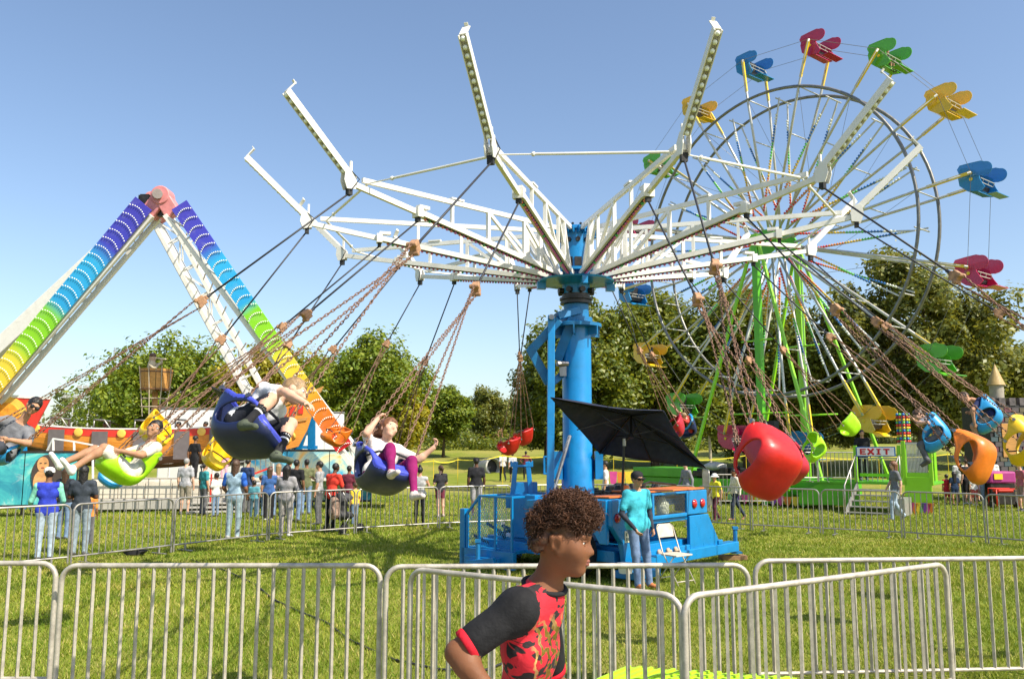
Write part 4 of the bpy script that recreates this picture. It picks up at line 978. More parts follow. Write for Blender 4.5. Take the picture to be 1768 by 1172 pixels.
# ---- riders (built in the frame of their seat: x right, y forward, z up)
SEATED = dict(pelvis=(0, -.08, -.03), waist=(0, -.13, .08), chest=(0, -.13, .25), neck=(0, -.10, .40), head=(0, -.06, .54), sL=(-.15, -.12, .35), sR=(.15, -.12, .35),
              eL=(-.24, -.04, .24), eR=(.24, -.04, .24), wL=(-.26, .12, .36), wR=(.26, .12, .36), hL=(-.085, -.06, -.04), hR=(.085, -.06, -.04), kL=(-.11, .34, .07), kR=(.11, .34, .07),
              aL=(-.11, .46, -.22), aR=(.11, .46, -.22), tL=(-.11, .60, -.22), tR=(.11, .60, -.22))
def rider(key, label, s, top, bottom, skin, hair, style, pose=None, hf=(0, 1, 0), hu=(0, 0, 1), scale=1.0, **kw):
    Mx = SW[key][1]; root = thing('person', label, 'person', Mx, 'riders on the chair swing')
    J = {k: Vector(v) * scale for k, v in SEATED.items()}
    for k, v in (pose or {}).items(): J[k] = Vector(v)
    build_person(root, J, s, top, bottom, SK[skin], hair, style, fwd=kw.pop('fwd', (0, 1, 0)), hf=hf, hu=hu, **kw)
    return root
def stripes(root, J, s, e, ts, mat):
    for t in ts:
        a = lerp(J['k' + e], J['a' + e], t); d = (Vector(J['a' + e]) - Vector(J['k' + e])).normalized(); MB().lathe([(.047 * s, -.007), (.049 * s, -.006), (.049 * s, .006), (.047 * s, .007)], a, 14, d).build('sock_stripe', mat, root, smooth=True, world=False)
bp = dict(pelvis=(0, -.10, -.02), waist=(0, -.05, .08), chest=(.0, .04, .19), neck=(.0, .13, .275), head=(-.02, .215, .345), sL=(-.125, .06, .26), sR=(.125, .08, .245),
          eL=(-.22, -.08, .36), wL=(-.20, -.16, .52), eR=(.17, .33, .16), wR=(.14, .53, .06), hL=(-.08, -.07, -.01), hR=(.08, -.07, -.01),
          kL=(-.08, .27, .09), aL=(-.06, .30, -.22), tL=(-.05, .44, -.27), kR=(.15, .23, .12), aR=(.20, .16, -.15), tR=(.23, .29, -.20))
bp = {k: (v[0], v[1], v[2] + .05) for k, v in bp.items()}
b_ = rider((0, 'outer'), 'boy in white shirt and black striped socks reaching forward from the dark blue seat', .74, (.70, .70, .72), (.02, .022, .03), 'fair', 'blond', 'short', bp, hf=(-.42, .90, -.12), hu=(0, .22, .97), hs=1.2,
      vox=.0095, fine=True, legs='short', socks=((.02, .02, .022), .32), shoes=(.085, .10, .07), hand_dir={'L': (.1, .1, 1), 'R': (.1, .8, -.45)}, curl=.35, palmn={'L': (0, 1, 0), 'R': (-.3, 0, -1)})
sw = M('sock_white', (.75, .75, .75), .9)
for e in 'LR': stripes(b_, bp, .74, e, (.40, .52), sw)
gp = dict(pelvis=(0, -.10, -.03), waist=(0, -.11, .06), chest=(.0, -.09, .18), neck=(.0, -.05, .285), head=(.01, -.01, .385), sL=(-.125, -.08, .25), sR=(.125, -.08, .25),
          eR=(.21, .04, .28), wR=(.14, .05, .42), eL=(-.25, .08, .16), wL=(-.33, .17, .26), hL=(-.075, -.06, -.01), hR=(.075, -.06, -.01),
          kL=(-.12, .26, .07), aL=(-.15, .33, -.22), tL=(-.17, .45, -.25), kR=(.07, .25, .13), aR=(.06, .34, -.10), tR=(.06, .46, -.12))
rider((0, 'inner'), 'laughing girl in white top and magenta leggings holding the swing chain', .70, (.72, .68, .66), (.22, .012, .10), 'fair', 'auburn', 'long', gp, hf=(-.12, 1, .08), hu=(-.12, -.05, 1), hs=1.16,
      vox=.0095, fine=True, legs='tight', shoes=(.62, .55, .50), hand_dir={'L': (-.2, .2, .8), 'R': (-.5, .1, .8)}, curl=.9, drop=(.2, -.8, -.3))
cp = dict(head=(-.04, -.02, .54), eL=(-.27, .02, .16), wL=(-.20, .20, .10), eR=(.26, .02, .16), wR=(.16, .22, .12), kL=(-.11, .36, .04), aL=(-.13, .52, -.33), tL=(-.13, .66, -.30), kR=(.12, .36, .02), aR=(.13, .57, -.30), tR=(.13, .71, -.26))
rider((11, 'inner'), 'dark haired boy in pale tie-dye shirt and cream shorts leaning in the lime seat', .94, (.66, .62, .50), (.68, .64, .56), 'olive', 'black', 'short', cp, hf=(-.85, .45, -.05), vox=.011, fine=True, legs='short', shoes=(.72, .70, .66), hs=1.06, curl=.7,
      topmat=None)
mp = dict(head=(-.04, -.02, .66), eL=(-.28, .06, .24), wL=(-.16, .26, .20), eR=(.27, .06, .24), wR=(.14, .28, .20))
rider((11, 'outer'), 'bearded man with sunglasses and grey shirt at the left edge', 1.02, (.17, .175, .19), (.05, .055, .07), 'tan', 'black', 'short', mp, hf=(-.5, .85, -.1), hu=(0, 0, 1), vox=.013, fine=True, sunglasses=True)
up_ = dict(eL=(-.2, .05, .50), wL=(-.26, .12, .68), eR=(.2, .05, .50), wR=(.26, .12, .68))
rider((4, 'inner'), 'child in grey shirt with arms out, seen from behind in the blue seat', .80, (.16, .16, .18), (.12, .12, .13), 'fair', 'brown', 'short', dict(eL=(-.30, .05, .30), wL=(-.42, -.02, .22), eR=(.28, .0, .34), wR=(.16, .05, .50)), scale=.85, vox=.015, hs=1.1, hf=(-.3, .9, 0))
rider((4, 'outer'), 'child in navy shirt leaning out of the blue seat by the castle', .80, (.025, .035, .10), (.25, .22, .18), 'tan', 'brown', 'short', dict(head=(-.10, .02, .50), eL=(-.26, .10, .24), wL=(-.20, .24, .06)), scale=.85, vox=.015, hs=1.1, hf=(-.6, .7, -.2), legs='short')
rider((6, 'outer'), 'far child in red with both hands raised on the swing', .72, (.50, .05, .04), (.05, .06, .2), 'fair', 'blond', 'short', up_, scale=.8, vox=.018, hs=1.12)
# ------------------------------------------------------------------ umbrella, chair, operator, cable, plates
navyfab = M('navy_canvas', (.012, .017, .045), .8, var=.15, scale=4, bmp=.3, bscale=50)
um = thing('patio_umbrella', 'navy square patio umbrella tilted over the trailer', 'umbrella', W(1072, 868, 13.6))
P4 = [W(950, 686, 12.9), W(1146, 709, 13.0), W(1219, 808, 14.3), W(1035, 783, 14.5)]
ctr = sum(P4, Vector()) / 4; nrm = (P4[1] - P4[0]).cross(P4[3] - P4[0]).normalized(); nrm = nrm if nrm.z > 0 else -nrm
apex = ctr + nrm * .34
def canopy():
    N = 10; V = []; F = []
    for k in range(4):
        a, b = P4[k], P4[(k + 1) % 4]
        for i in range(N + 1):
            for j in range(N + 1):
                t = i / N; e = lerp(a, b, j / N); sag = .05 * math.sin(math.pi * j / N) * t; V.append(lerp(apex, e, t) + nrm * (.05 * math.sin(math.pi * t)) - nrm * sag * .7 + (ctr - e).normalized() * sag)
        o = k * (N + 1) ** 2
        for i in range(N):
            for j in range(N): F.append((o + i * (N + 1) + j, o + i * (N + 1) + j + 1, o + (i + 1) * (N + 1) + j + 1, o + (i + 1) * (N + 1) + j))
    m = MB(); m.add(V, F); return m
c = canopy().build('canopy', navyfab, um, smooth='auto'); sd = c.modifiers.new('thick', 'SOLIDIFY'); sd.thickness = .006
m = MB(); 
for k in range(4):
    a = apex + nrm * .05; b = lerp(apex, P4[k], .2) + nrm * .09; b2 = lerp(apex, P4[(k + 1) % 4], .2) + nrm * .09; m.add([a, b, b2], [(0, 1, 2)])
v_ = m.build('vent_flap', navyfab, um); v_.modifiers.new('thick', 'SOLIDIFY').thickness = .006
ribm = M('dark_bronze_metal', (.03, .028, .03), .4, .6)
base_p = W(1072, 868, 13.6); hub_p = apex - nrm * .06
for k in range(8):
    e = P4[k // 2] if k % 2 == 0 else (P4[k // 2] + P4[(k // 2 + 1) % 4]) / 2
    m = MB(); m.bar(lerp(apex, e, .03) - nrm * .012, lerp(apex, e, .99) - nrm * (.012 if k % 2 == 0 else .05), .014, .018); r_ = m.build('rib', ribm, um)
    MB().bar(lerp(apex, e, .5) - nrm * .03, hub_p - nrm * .30, .010, .012).build('strut', ribm, r_)
m = MB(); tp = W(1078, 760, 13.7); m.tube([base_p - Vector((0, 0, .3)), lerp(base_p, tp, .9), tp], .021, 10).tube([tp, hub_p - nrm * .33, apex], .020, 10).lathe([(.045, -.03), (.045, .03)], hub_p - nrm * .32, 12, nrm); m.build('pole', ribm, um, smooth='auto')
m = MB(); m.tube([tp - Vector((0, 0, .09)), tp + Vector((0, 0, .03))], .032, 10); m.build('tilt_joint', steel, um, smooth='auto')

op = GX(1103, 13.15)
person('ride operator in turquoise shirt, black cap and sunglasses leaning on the blue trailer', op, 28, 1.76, (.055, .42, .52), (.13, .19, .31), 'tan', 'black', 'short', hat=('cap', (.02, .02, .024)), sunglasses=True, fat=1.16, vox=.014, undersleeve=(.035, .04, .055),
       shoes=(.50, .18, .07), pose=dict(eL=(.15, .03, .645), wL=(.135, -.035, .50), eR=(-.155, .02, .635), wR=(-.10, -.10, .51), kR=(-.062, -.05, .29), aR=(-.07, -.085, .045), tR=(-.085, -.17, .02), head=(-.008, -.02, .925), aL=(.07, -.06, .045), tL=(.09, -.145, .02), kL=(.066, -.03, .285)), group='ride operators')
# folding chair
chm = M('folding_chair_metal', (.52, .47, .38), .4, .2, dirt=.2); chs = M('folding_chair_seat', (.60, .52, .42), .5, dirt=.25)
cp_ = GX(1168, 13.55); ch = thing('folding_chair', 'beige folding metal chair standing beside the operator', 'chair', Matrix.Translation(cp_) @ rotz(math.radians(38)))
for s in (-1, 1):
    MB().tube([(.20 * s, -.22, .0), (.20 * s, .10, .50), (.19 * s, .22, .86)], .011, 6).build('front_leg', chm, ch, smooth=True, world=False)
    MB().tube([(.17 * s, .26, .0), (.17 * s, -.12, .44)], .011, 6).build('rear_leg', chm, ch, smooth=True, world=False)
MB().tube([(-.19, .22, .86), (-.14, .24, .90), (.14, .24, .90), (.19, .22, .86)], .011, 6).build('top_rail', chm, ch, smooth=True, world=False)
MB().tube([(-.2, -.18, .06), (.2, -.18, .06)], .009, 6).build('stretcher', chm, ch, smooth=True, world=False); MB().tube([(-.17, .20, .08), (.17, .20, .08)], .009, 6).build('stretcher', chm, ch, smooth=True, world=False)
m = MB(); m.prism([(-.19, -.18), (.19, -.18), (.19, .14), (.12, .2), (-.12, .2), (-.19, .14)], (0, 0, .45), (1, 0, 0), (0, 1, 0), (0, 0, 1), .025); m.build('seat', chs, ch, world=False, bevel=.008)
m = MB(); m.prism([(-.185, 0), (.185, 0), (.175, .16), (.12, .2), (-.12, .2), (-.175, .16)], (0, .195, .70), (1, 0, 0), (0, .15, .98), (0, .98, -.15), .018); m.build('backrest', chs, ch, world=False, bevel=.008)
# power cable in the grass
pts = []
for px, y in ((330, 16.3), (348, 15.6), (390, 14.9), (440, 13.3), (475, 12.2), (520, 11.3), (560, 10.6), (600, 9.7), (640, 9.2), (690, 8.75), (760, 8.4), (840, 8.3), (905, 8.9), (930, 11.0), (925, 13.6)):
    p = GX(px, y); pts.append(p + Vector((.05 * math.sin(px), .05 * math.cos(px * 1.7), .018)))
tag(MB().tube(pts, .013, 6).build('power_cable', black, None, smooth=True), 'black power cable snaking through the grass to the trailer', 'cable')
m = MB(); p = GX(232, 17.0); rs = random.Random(2)
for k in range(7): m.tube([p + Vector((.16 * math.cos(a + k) * (1 + .1 * k), .10 * math.sin(a + k), .03 + .012 * k)) for a in np.linspace(0, 5.5, 12)], .014, 5)
tag(m.build('cable_coil', black, None, smooth=True), 'tangled black cable bundle at the foot of the left ring barrier', 'cable')
# lime tread plate behind the V of barriers, and the platform the boy runs on
limeplate = M('lime_tread_plate', (.40, .66, .03), .45, var=.08, scale=4, dirt=.2, dirtcol=(.25, .38, .05)); limeplate2 = limeplate
pl = thing('tread_platform', 'lime green ribbed metal step plate at bottom right of the boy', 'platform', (1.2, 6.3, 0))
Q4 = [Vector((.86, 6.70, .455)), Vector((2.08, 6.39, .455)), Vector((1.35, 5.86, .455)), Vector((.46, 6.15, .455))]
m = MB(); top_ = Q4; bot = [q - Vector((0, 0, .03)) for q in Q4]; m.add(top_ + bot, [(0, 3, 2, 1), (4, 5, 6, 7), (0, 1, 5, 4), (1, 2, 6, 5), (2, 3, 7, 6), (3, 0, 4, 7)]); m.build('plate', limeplate, pl)
for k in range(15):
    t = (k + .5) / 15; MB().bar(lerp(Q4[0], Q4[1], t) + Vector((0, 0, .006)), lerp(Q4[3], Q4[2], t) + Vector((0, 0, .006)), .024, .016).build('rib', limeplate, pl)
for q in Q4: MB().bar(lerp(q, sum(Q4, Vector()) / 4, .08) - Vector((0, 0, .03)), lerp(q, sum(Q4, Vector()) / 4, .08) * 1 - Vector((0, 0, .455)), .05).build('leg', galv, pl)
deck = thing('walkway_deck', 'metal walkway in front of the fence that the boy runs along', 'platform', (0, 2, 0))
for k in range(6): MB().box((-2.5 + k * 1.0, 1.6, .53), (.985, 3.0, .05)).build('deck_panel', galv, deck)
for x in (-2.8, 0, 2.8):
    for y in (.2, 3.0): MB().bar((x, y, 0), (x, y, .505), .06).build('leg', galv, deck)
# ------------------------------------------------------------------ ferris wheel
FA = math.radians(52); FC = Vector((10.64, 33.0, 10.2)); AX = Vector((math.sin(FA), math.cos(FA), 0)); TT = Vector((math.cos(FA), -math.sin(FA), 0)); RS, RR, FW = 7.9, 6.1, 1.5
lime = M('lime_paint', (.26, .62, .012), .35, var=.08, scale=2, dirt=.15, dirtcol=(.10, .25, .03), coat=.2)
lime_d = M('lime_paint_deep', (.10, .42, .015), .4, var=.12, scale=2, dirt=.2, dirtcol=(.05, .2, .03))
rimm = M('grey_rim_steel', (.20, .195, .18), .45, .6, var=.2); silv = M('silver_paint', (.55, .54, .50), .4, .3, var=.1, dirt=.2, dirtcol=(.2, .18, .15))
yelc = M('yellow_paint', (.80, .56, .02), .35, var=.08)
def wp(ang, r, a): return FC + (TT * math.sin(ang) + UP * math.cos(ang)) * r + AX * a
wheel = thing('ferris_wheel_ride', 'tall ferris wheel with lime columns, grey rims and coloured bulb spokes', 'ferris wheel', Vector((FC.x, FC.y, 0)))
for a in (-FW / 2, FW / 2):
    n = 96; m = MB()
    pts = [wp(2 * math.pi * i / n, RR, a) for i in range(n)]; m.tube(pts, .065, 6, closed=True); m.build('rim', rimm, wheel, smooth=True)
bc = [M('bulb_red', (.62, .03, .02), .3), M('bulb_orange', (.72, .22, .02), .3), M('bulb_yellow', (.75, .50, .03), .3), M('bulb_lime', (.12, .55, .10), .3), M('bulb_blue', (.02, .16, .50), .3), bulb_w]
A0 = math.radians(17)
def bulbline(a, b, seg, n, off):
    m = MB()
    for i in range(n):
        t = (i + .5) / n; ci = min(int(t * 5.6), 5); p = lerp(a, b, t) + off
        m.add([p + Vector((.06, 0, 0)), p + Vector((-.06, 0, 0)), p + Vector((0, .06, 0)), p + Vector((0, -.06, 0)), p + Vector((0, 0, .06)), p + Vector((0, 0, -.06))],
              [(0, 2, 4), (2, 1, 4), (1, 3, 4), (3, 0, 4), (2, 0, 5), (1, 2, 5), (3, 1, 5), (0, 3, 5)], ci)
    return m
for k in range(16):
    an = A0 + 2 * math.pi * k / 16
    for s in (-1, 1):
        a = s * FW / 2
        sp_ = MB().tube([wp(an, .55, a * .55), wp(an, RR, a), wp(an, RS, a)], [.055, .052, .045], 6).build('spoke', silv, wheel, smooth=True)
        q0, q1 = wp(an, RR + .35, a), wp(an, RS - .1, a); MB().bar(q0, q1, .095, .08, AX).build('spoke_sleeve', yelc, sp_)
    for r in (2.6, 4.3, RR): MB().tube([wp(an, r, -FW / 2 * (.55 + .45 * r / RR)), wp(an, r, FW / 2 * (.55 + .45 * r / RR))], .026, 5).build('cross_brace', silv, wheel, smooth=True)
    # light spokes: a V from the hub to the rim between two main spokes
    am = an + math.pi / 16
    for s in (-1, 1):
        p0 = wp(am - s * .16, 1.25, -FW * .42 * s); p1 = wp(am + s * .02, RR - .25, -FW * .30 * s)
        ls = MB().bar(p0, p1, .05, .05, AX).build('light_spoke', silv, wheel)
        bo = bulbline(p0, lerp(p0, p1, .86), 0, 34, -AX * .055).build('bulb_row', bc, ls, smooth=True); bo['kind'] = 'stuff'
    MB().tube([wp(am, RR - .25, -FW / 2 * .7), wp(am, RR - .25, FW / 2 * .7)], .03, 5).build('cross_brace', silv, wheel, smooth=True)
    an2 = an + 2 * math.pi / 16; m = MB()
    for s in (-1, 1): m.tube([wp(an, RS, s * FW / 2), wp(an2, RS, s * FW / 2)], .009, 4)
    m.build('stay_wire', rimm, wheel)
    m = MB(); m.tube([wp(an, RR, -FW / 2), wp(an2, 2.2, FW / 2 * .6)], .008, 4); m.build('stay_wire', rimm, wheel)
m = MB()
for s in (-1, 1): m.lathe([(.50, -.05), (.50, .05), (.3, .06), (.3, .14), (0, .14)], FC + AX * (FW * .45 * s), 20, AX)
m.lathe([(.16, -1.5), (.16, 1.5)], FC, 14, AX); m.build('hub', lime_d, wheel, smooth='auto')
# columns and legs
LG = {}
for s in (-1, 1):
    c0 = Vector((FC.x, FC.y, .9)) + AX * 1.42 * s; c1 = FC + AX * 1.42 * s
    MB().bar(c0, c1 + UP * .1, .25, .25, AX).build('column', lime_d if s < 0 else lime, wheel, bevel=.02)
    MB().box(c1, (.36, .34, .36), Matrix.Rotation(-FA, 3, 'Z')).build('bearing_block', lime, wheel, bevel=.03)
    for t in (-1, 1):
        b0 = c1 + TT * .15 * t - UP * .2; b1 = Vector((FC.x, FC.y, .25)) + AX * 2.3 * s + TT * 3.15 * t
        MB().bar(b0, b1, .115, .11, AX).build('leg', lime, wheel, bevel=.015)
    for z, w in ((3.4, 1.4), (6.2, .75)): MB().tube([Vector((FC.x, FC.y, z)) + AX * 1.5 * s - TT * w, Vector((FC.x, FC.y, z)) + AX * 1.5 * s + TT * w], .035, 6).build('brace', lime, wheel, smooth=True)
    LG[s] = c0
m = MB(); p = Vector((FC.x, FC.y, 2.75)) - AX * 1.75; m.lathe([(.22, -.12), (.22, .12), (.08, .13), (.08, .16)], p + TT * .45, 16, AX); m.box(p + TT * .35 + AX * .1, (.9, .3, .7), Matrix.Rotation(-FA, 3, 'Z')); m.build('drive_unit', black, wheel, smooth='auto')
m = MB(); m.lathe([(.13, 0), (.13, .04), (.05, .05), (0, .05)], p + TT * .45 - AX * .15, 14, -AX); m.build('drive_pulley', M('pulley_white', (.7, .7, .68), .4), wheel, smooth='auto')

# cars: x along the axle, y the way the riders face, z up
def rounded_ear():
    pts = [(-.66, -.06), (-.44, -.30), (.34, -.12)]
    for i in range(13): a = -1.2 + (math.pi * .62 + 1.2) * i / 12; pts.append((.34 + .25 * math.cos(a), .16 + .25 * math.sin(a)))
    pts += [(.10, .40), (-.26, .26), (-.62, .10)]; return pts
TUB = {}
def car_parts():
    d = {}; m = MB(); w = .56
    prof = [(-.56, .12), (-.54, -.22), (-.36, -.54), (.0, -.68), (.46, -.58), (.56, -.40), (.40, -.26), (.26, -.12), (.16, .06), (-.05, .14)]
    for s in (-1, 1): m.prism(prof, (w * s, 0, 0), (0, 1, 0), (0, 0, 1), (1, 0, 0), .05)
    back = [(-.54, .12), (-.52, -.22), (-.35, -.53), (.0, -.66), (.36, -.60)]
    for (a, b) in zip(back[:-1], back[1:]): m.bar((0, a[0] + .01, a[1]), (0, b[0] + .01, b[1]), 1.10, .03, (0, a[1] - b[1], b[0] - a[0]))
    d['tub'] = m
    m = MB(); m.box((0, -.06, -.40), (1.04, .50, .16)); m.box((0, -.36, -.08), (1.04, .12, .5), Matrix.Rotation(.2, 3, 'X')); d['seat'] = m
    m = MB(); m.bar((0, .44, -.57), (0, .70, -.64), 1.02, .03, (0, 0, 1)); m.bar((0, .68, -.64), (0, 1.0, -.50), 1.02, .025, (0, 0, 1)); d['footrest'] = m
    m = MB()
    for z in (-.10, -.24): m.tube([(-.54, .28, z), (.54, .28, z)], .018, 6)
    for x in (-.54, -.12, .3): m.tube([(x, .28, -.10), (x, .28, -.24)], .012, 5)
    d['lap_bar'] = m
    for s in (-1, 1):
        m = MB(); m.prism(rounded_ear(), ((w + .03) * s, 0, .10), (0, 1, 0), (0, 0, 1), (1, 0, 0), .02); d['ear%d' % s] = m
        m = MB(); e = [Vector(((w + .03) * s, a, b + .10)) for a, b in rounded_ear()[2:19]]; m.tube(e, .014, 5); d['trim%d' % s] = m
        m = MB(); m.lathe([(.07, -.04), (.07, .04)], ((w + .08) * s, -.12, 0), 12, (1, 0, 0)); m.ball(((w + .05) * s, -.02, -.22), (.012, .07, .07), 8); d['pivot%d' % s] = m
    for v in d.values(): v.v = [(x * .95, y * .86, z * .86) for x, y, z in v.v]
    return {k: v.mesh(k.rstrip('-1')) for k, v in d.items()}
CP = car_parts()
CCOL = {'red': (.46, .012, .075), 'green': (.10, .40, .015), 'yellow': (.72, .46, .012), 'blue': (.012, .20, .46)}
def tint(nm, c):
    k = 'acrylic_' + nm
    if k in MATS: return MATS[k]
    m, nt, b = _nodes(k); b.inputs['Base Color'].default_value = (*[min(x * 1.3 + .05, 1) for x in c], 1); b.inputs['Roughness'].default_value = .2
    t = nt.nodes.new('ShaderNodeBsdfTransparent'); t.inputs[0].default_value = (*[min(.35 + x, 1) for x in c], 1); x = nt.nodes.new('ShaderNodeMixShader'); x.inputs[0].default_value = .6
    nt.links.new(t.outputs[0], x.inputs[1]); nt.links.new(b.outputs[0], x.inputs[2]); nt.links.new(x.outputs[0], nt.nodes['Material Output'].inputs[0]); MATS[k] = m; return m
seatm = M('car_seat_dark', (.03, .03, .032), .6)
CARS = [('red', 'red ferris wheel car at the very top of the wheel'), ('green', 'green ferris wheel car just right of the top, with bare legs showing'), ('yellow', 'yellow ferris wheel car at upper right'),
        ('blue', 'blue ferris wheel car at the right side, upper of two'), ('red', 'red ferris wheel car at the right side against the tree'), ('green', 'green ferris wheel car at lower right in front of the tree'),
        ('yellow', 'yellow ferris wheel car near the exit sign'), ('blue', 'blue ferris wheel car at the bottom behind the big red swing seat'), ('red', 'red ferris wheel car low down behind the left lime leg'),
        ('green', 'green ferris wheel car with a small child, right of the umbrella'), ('yellow', 'yellow ferris wheel car left of the wheel in front of the dark tree'), ('blue', 'blue ferris wheel car just under the white arms beside the tower'),
        ('red', 'red ferris wheel car at the left seen through the white arms'), ('green', 'green ferris wheel car at the left with pink hatted rider'), ('yellow', 'yellow ferris wheel car at upper left behind a light rod'), ('blue', 'blue ferris wheel car just left of the top')]
CM = {}
for k, (cn, lab) in enumerate(CARS):
    an = A0 + 2 * math.pi * k / 16; pos = wp(an, RS, 0); swg = math.radians(random.uniform(-7, 7))
    Mx = frame(pos, -AX, TT, UP) @ Matrix.Rotation(swg - .30, 4, 'X')
    root = thing('ferris_wheel_car', lab, 'ferris car', Mx, 'cars of the ferris wheel'); CM[k] = Mx
    pm = M('car_' + cn, CCOL[cn], .3, var=.1, scale=4, coat=.3)
    for part, mt in (('tub', pm), ('seat', seatm), ('footrest', pm), ('lap_bar', silv), ('ear-1', tint(cn, CCOL[cn])), ('ear1', tint(cn, CCOL[cn])), ('trim-1', pm), ('trim1', pm), ('pivot-1', yelc), ('pivot1', yelc)):
        nm = {'ear': 'side_screen', 'tri': 'screen_edge', 'piv': 'pivot'}.get(part[:3], part)
        me = CP[part]
        if not me.materials: me.materials.append(None)
        o = ob(nm, me, None, root); recolor(o, mt)
def car_rider(k, x, label, top, bottom, skin, hair, style, s=.75, hat=None):
    Mx = CM[k] @ Matrix.Translation((x, -.12, -.34)); root = thing('person', label, 'person', Mx, 'riders on the ferris wheel')
    J = {a: Vector(v) * .85 for a, v in SEATED.items()}
    build_person(root, J, s, top, bottom, SK[skin], hair, style, fwd=(0, 1, 0), hf=(0, 1, 0), hs=1.1, vox=.026, hat=hat, legs='short')
car_rider(13, -.1, 'rider in pink hat in the green car at left of the wheel', (.6, .6, .6), (.1, .1, .15), 'fair', 'brown', 'short', hat=('cap', (.75, .05, .18)))
car_rider(9, .15, 'small child in white top in the low green ferris car', (.65, .6, .58), (.05, .05, .12), 'fair', 'auburn', 'short', .62)
car_rider(1, -.1, 'rider with bare legs in the green car right of the top', (.2, .25, .3), (.12, .12, .15), 'tan', 'brown', 'short')
# base trailer and platform
base = thing('ferris_wheel_trailer', 'lime green ferris wheel trailer base with platform and railings', 'ride base', Vector((FC.x, FC.y, 0)) - AX * 3)
BO = Vector((FC.x, FC.y, 0)); RZ = Matrix.Rotation(-FA, 3, 'Z')
def FP(t, a, z): return BO + TT * t + AX * a + UP * z
def fbox(m, t0, t1, a0, a1, z0, z1, mi=0): return m.box(FP((t0 + t1) / 2, (a0 + a1) / 2, (z0 + z1) / 2), (abs(t1 - t0), abs(a1 - a0), abs(z1 - z0)), RZ, mi)
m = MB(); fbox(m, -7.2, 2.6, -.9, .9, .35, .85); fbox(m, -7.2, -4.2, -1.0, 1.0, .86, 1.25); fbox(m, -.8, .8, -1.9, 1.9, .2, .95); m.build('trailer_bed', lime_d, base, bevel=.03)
m = MB(); fbox(m, -2.6, 2.6, -2.6, -1.2, .12, .26); fbox(m, -4.2, -2.7, -2.5, -2.35, .1, .2); m.build('sill_beam', lime, base, bevel=.02)
m = MB(); rs = random.Random(5)
for k in range(16): q = FP(rs.uniform(-4.0, -1.2), rs.uniform(-.7, .6), .86); m.box(q + UP * .18, (rs.uniform(.2, .7), rs.uniform(.2, .5), rs.uniform(.15, .55)), RZ)
m.each('engine_block', grease, base, bevel=.02)
m = MB(); m.ball(FP(-3.0, -.5, 1.35), (.5, .28, .18), 10); m.build('engine_cover', M('cover_grey', (.5, .48, .45), .5), base, smooth=True)
# exit platform seen at px 1490-1610
EP = GX(1480, 28.2); EX = (GX(1612, 26.9) - EP); EL = EX.length; EX.normalize(); EN = Vector((-EX.y, EX.x, 0)); ER = Matrix((EX, EN, UP)).transposed()
def ep(x, n, z): return EP + EX * x + EN * n + UP * z
def ebox(m, x0, x1, n0, n1, z0, z1, mi=0): return m.box(ep((x0 + x1) / 2, (n0 + n1) / 2, (z0 + z1) / 2), (abs(x1 - x0), abs(n1 - n0), abs(z1 - z0)), ER, mi)
plat = thing('exit_platform', 'lime green exit platform with white railings and EXIT sign', 'platform', EP)
xs = EL * .66
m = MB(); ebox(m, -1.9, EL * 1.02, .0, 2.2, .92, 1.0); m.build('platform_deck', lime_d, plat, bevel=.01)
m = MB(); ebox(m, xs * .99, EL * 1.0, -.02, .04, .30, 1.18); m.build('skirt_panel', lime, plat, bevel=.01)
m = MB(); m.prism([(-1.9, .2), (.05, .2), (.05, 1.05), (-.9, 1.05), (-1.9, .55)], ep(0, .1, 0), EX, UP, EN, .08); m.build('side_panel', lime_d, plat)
for x0, x1 in ((xs, EL * 1.0),):
    for x in (x0, x1): m = MB(); ebox(m, x - .06, x + .06, -.02, .08, .92, 2.32); m.build('lime_post', lime, plat, bevel=.01)
    m = MB(); ebox(m, x0 + .06, x1 - .06, .0, .06, 1.18, 1.32); m.build('lower_rail', lime, plat); m = MB(); ebox(m, x0 + .06, x1 - .06, .0, .06, 2.22, 2.28); m.build('top_rail', silv, plat)
    nb = 15
    for i in range(nb): x = x0 + .1 + (x1 - x0 - .2) * i / (nb - 1); MB().bar(ep(x, .03, 1.32), ep(x, .03, 2.23), .022).build('bar', silv, plat)
for x in (.02, xs - .14): m = MB(); ebox(m, x - .05, x + .05, .0, .1, .92, 2.18); m.build('sign_post', lime, plat)
for x in (.12, .28, .44, .60, .76, xs - .25): MB().bar(ep(x, .45, 1.0), ep(x, .45, 1.75), .022).build('bar', silv, plat)
m = MB(); ebox(m, .05, xs - .2, .42, .47, 1.16, 1.26); m.build('lower_rail', lime, plat); m = MB(); ebox(m, .05, xs - .2, .42, .47, 1.74, 1.78); m.build('top_rail', silv, plat)
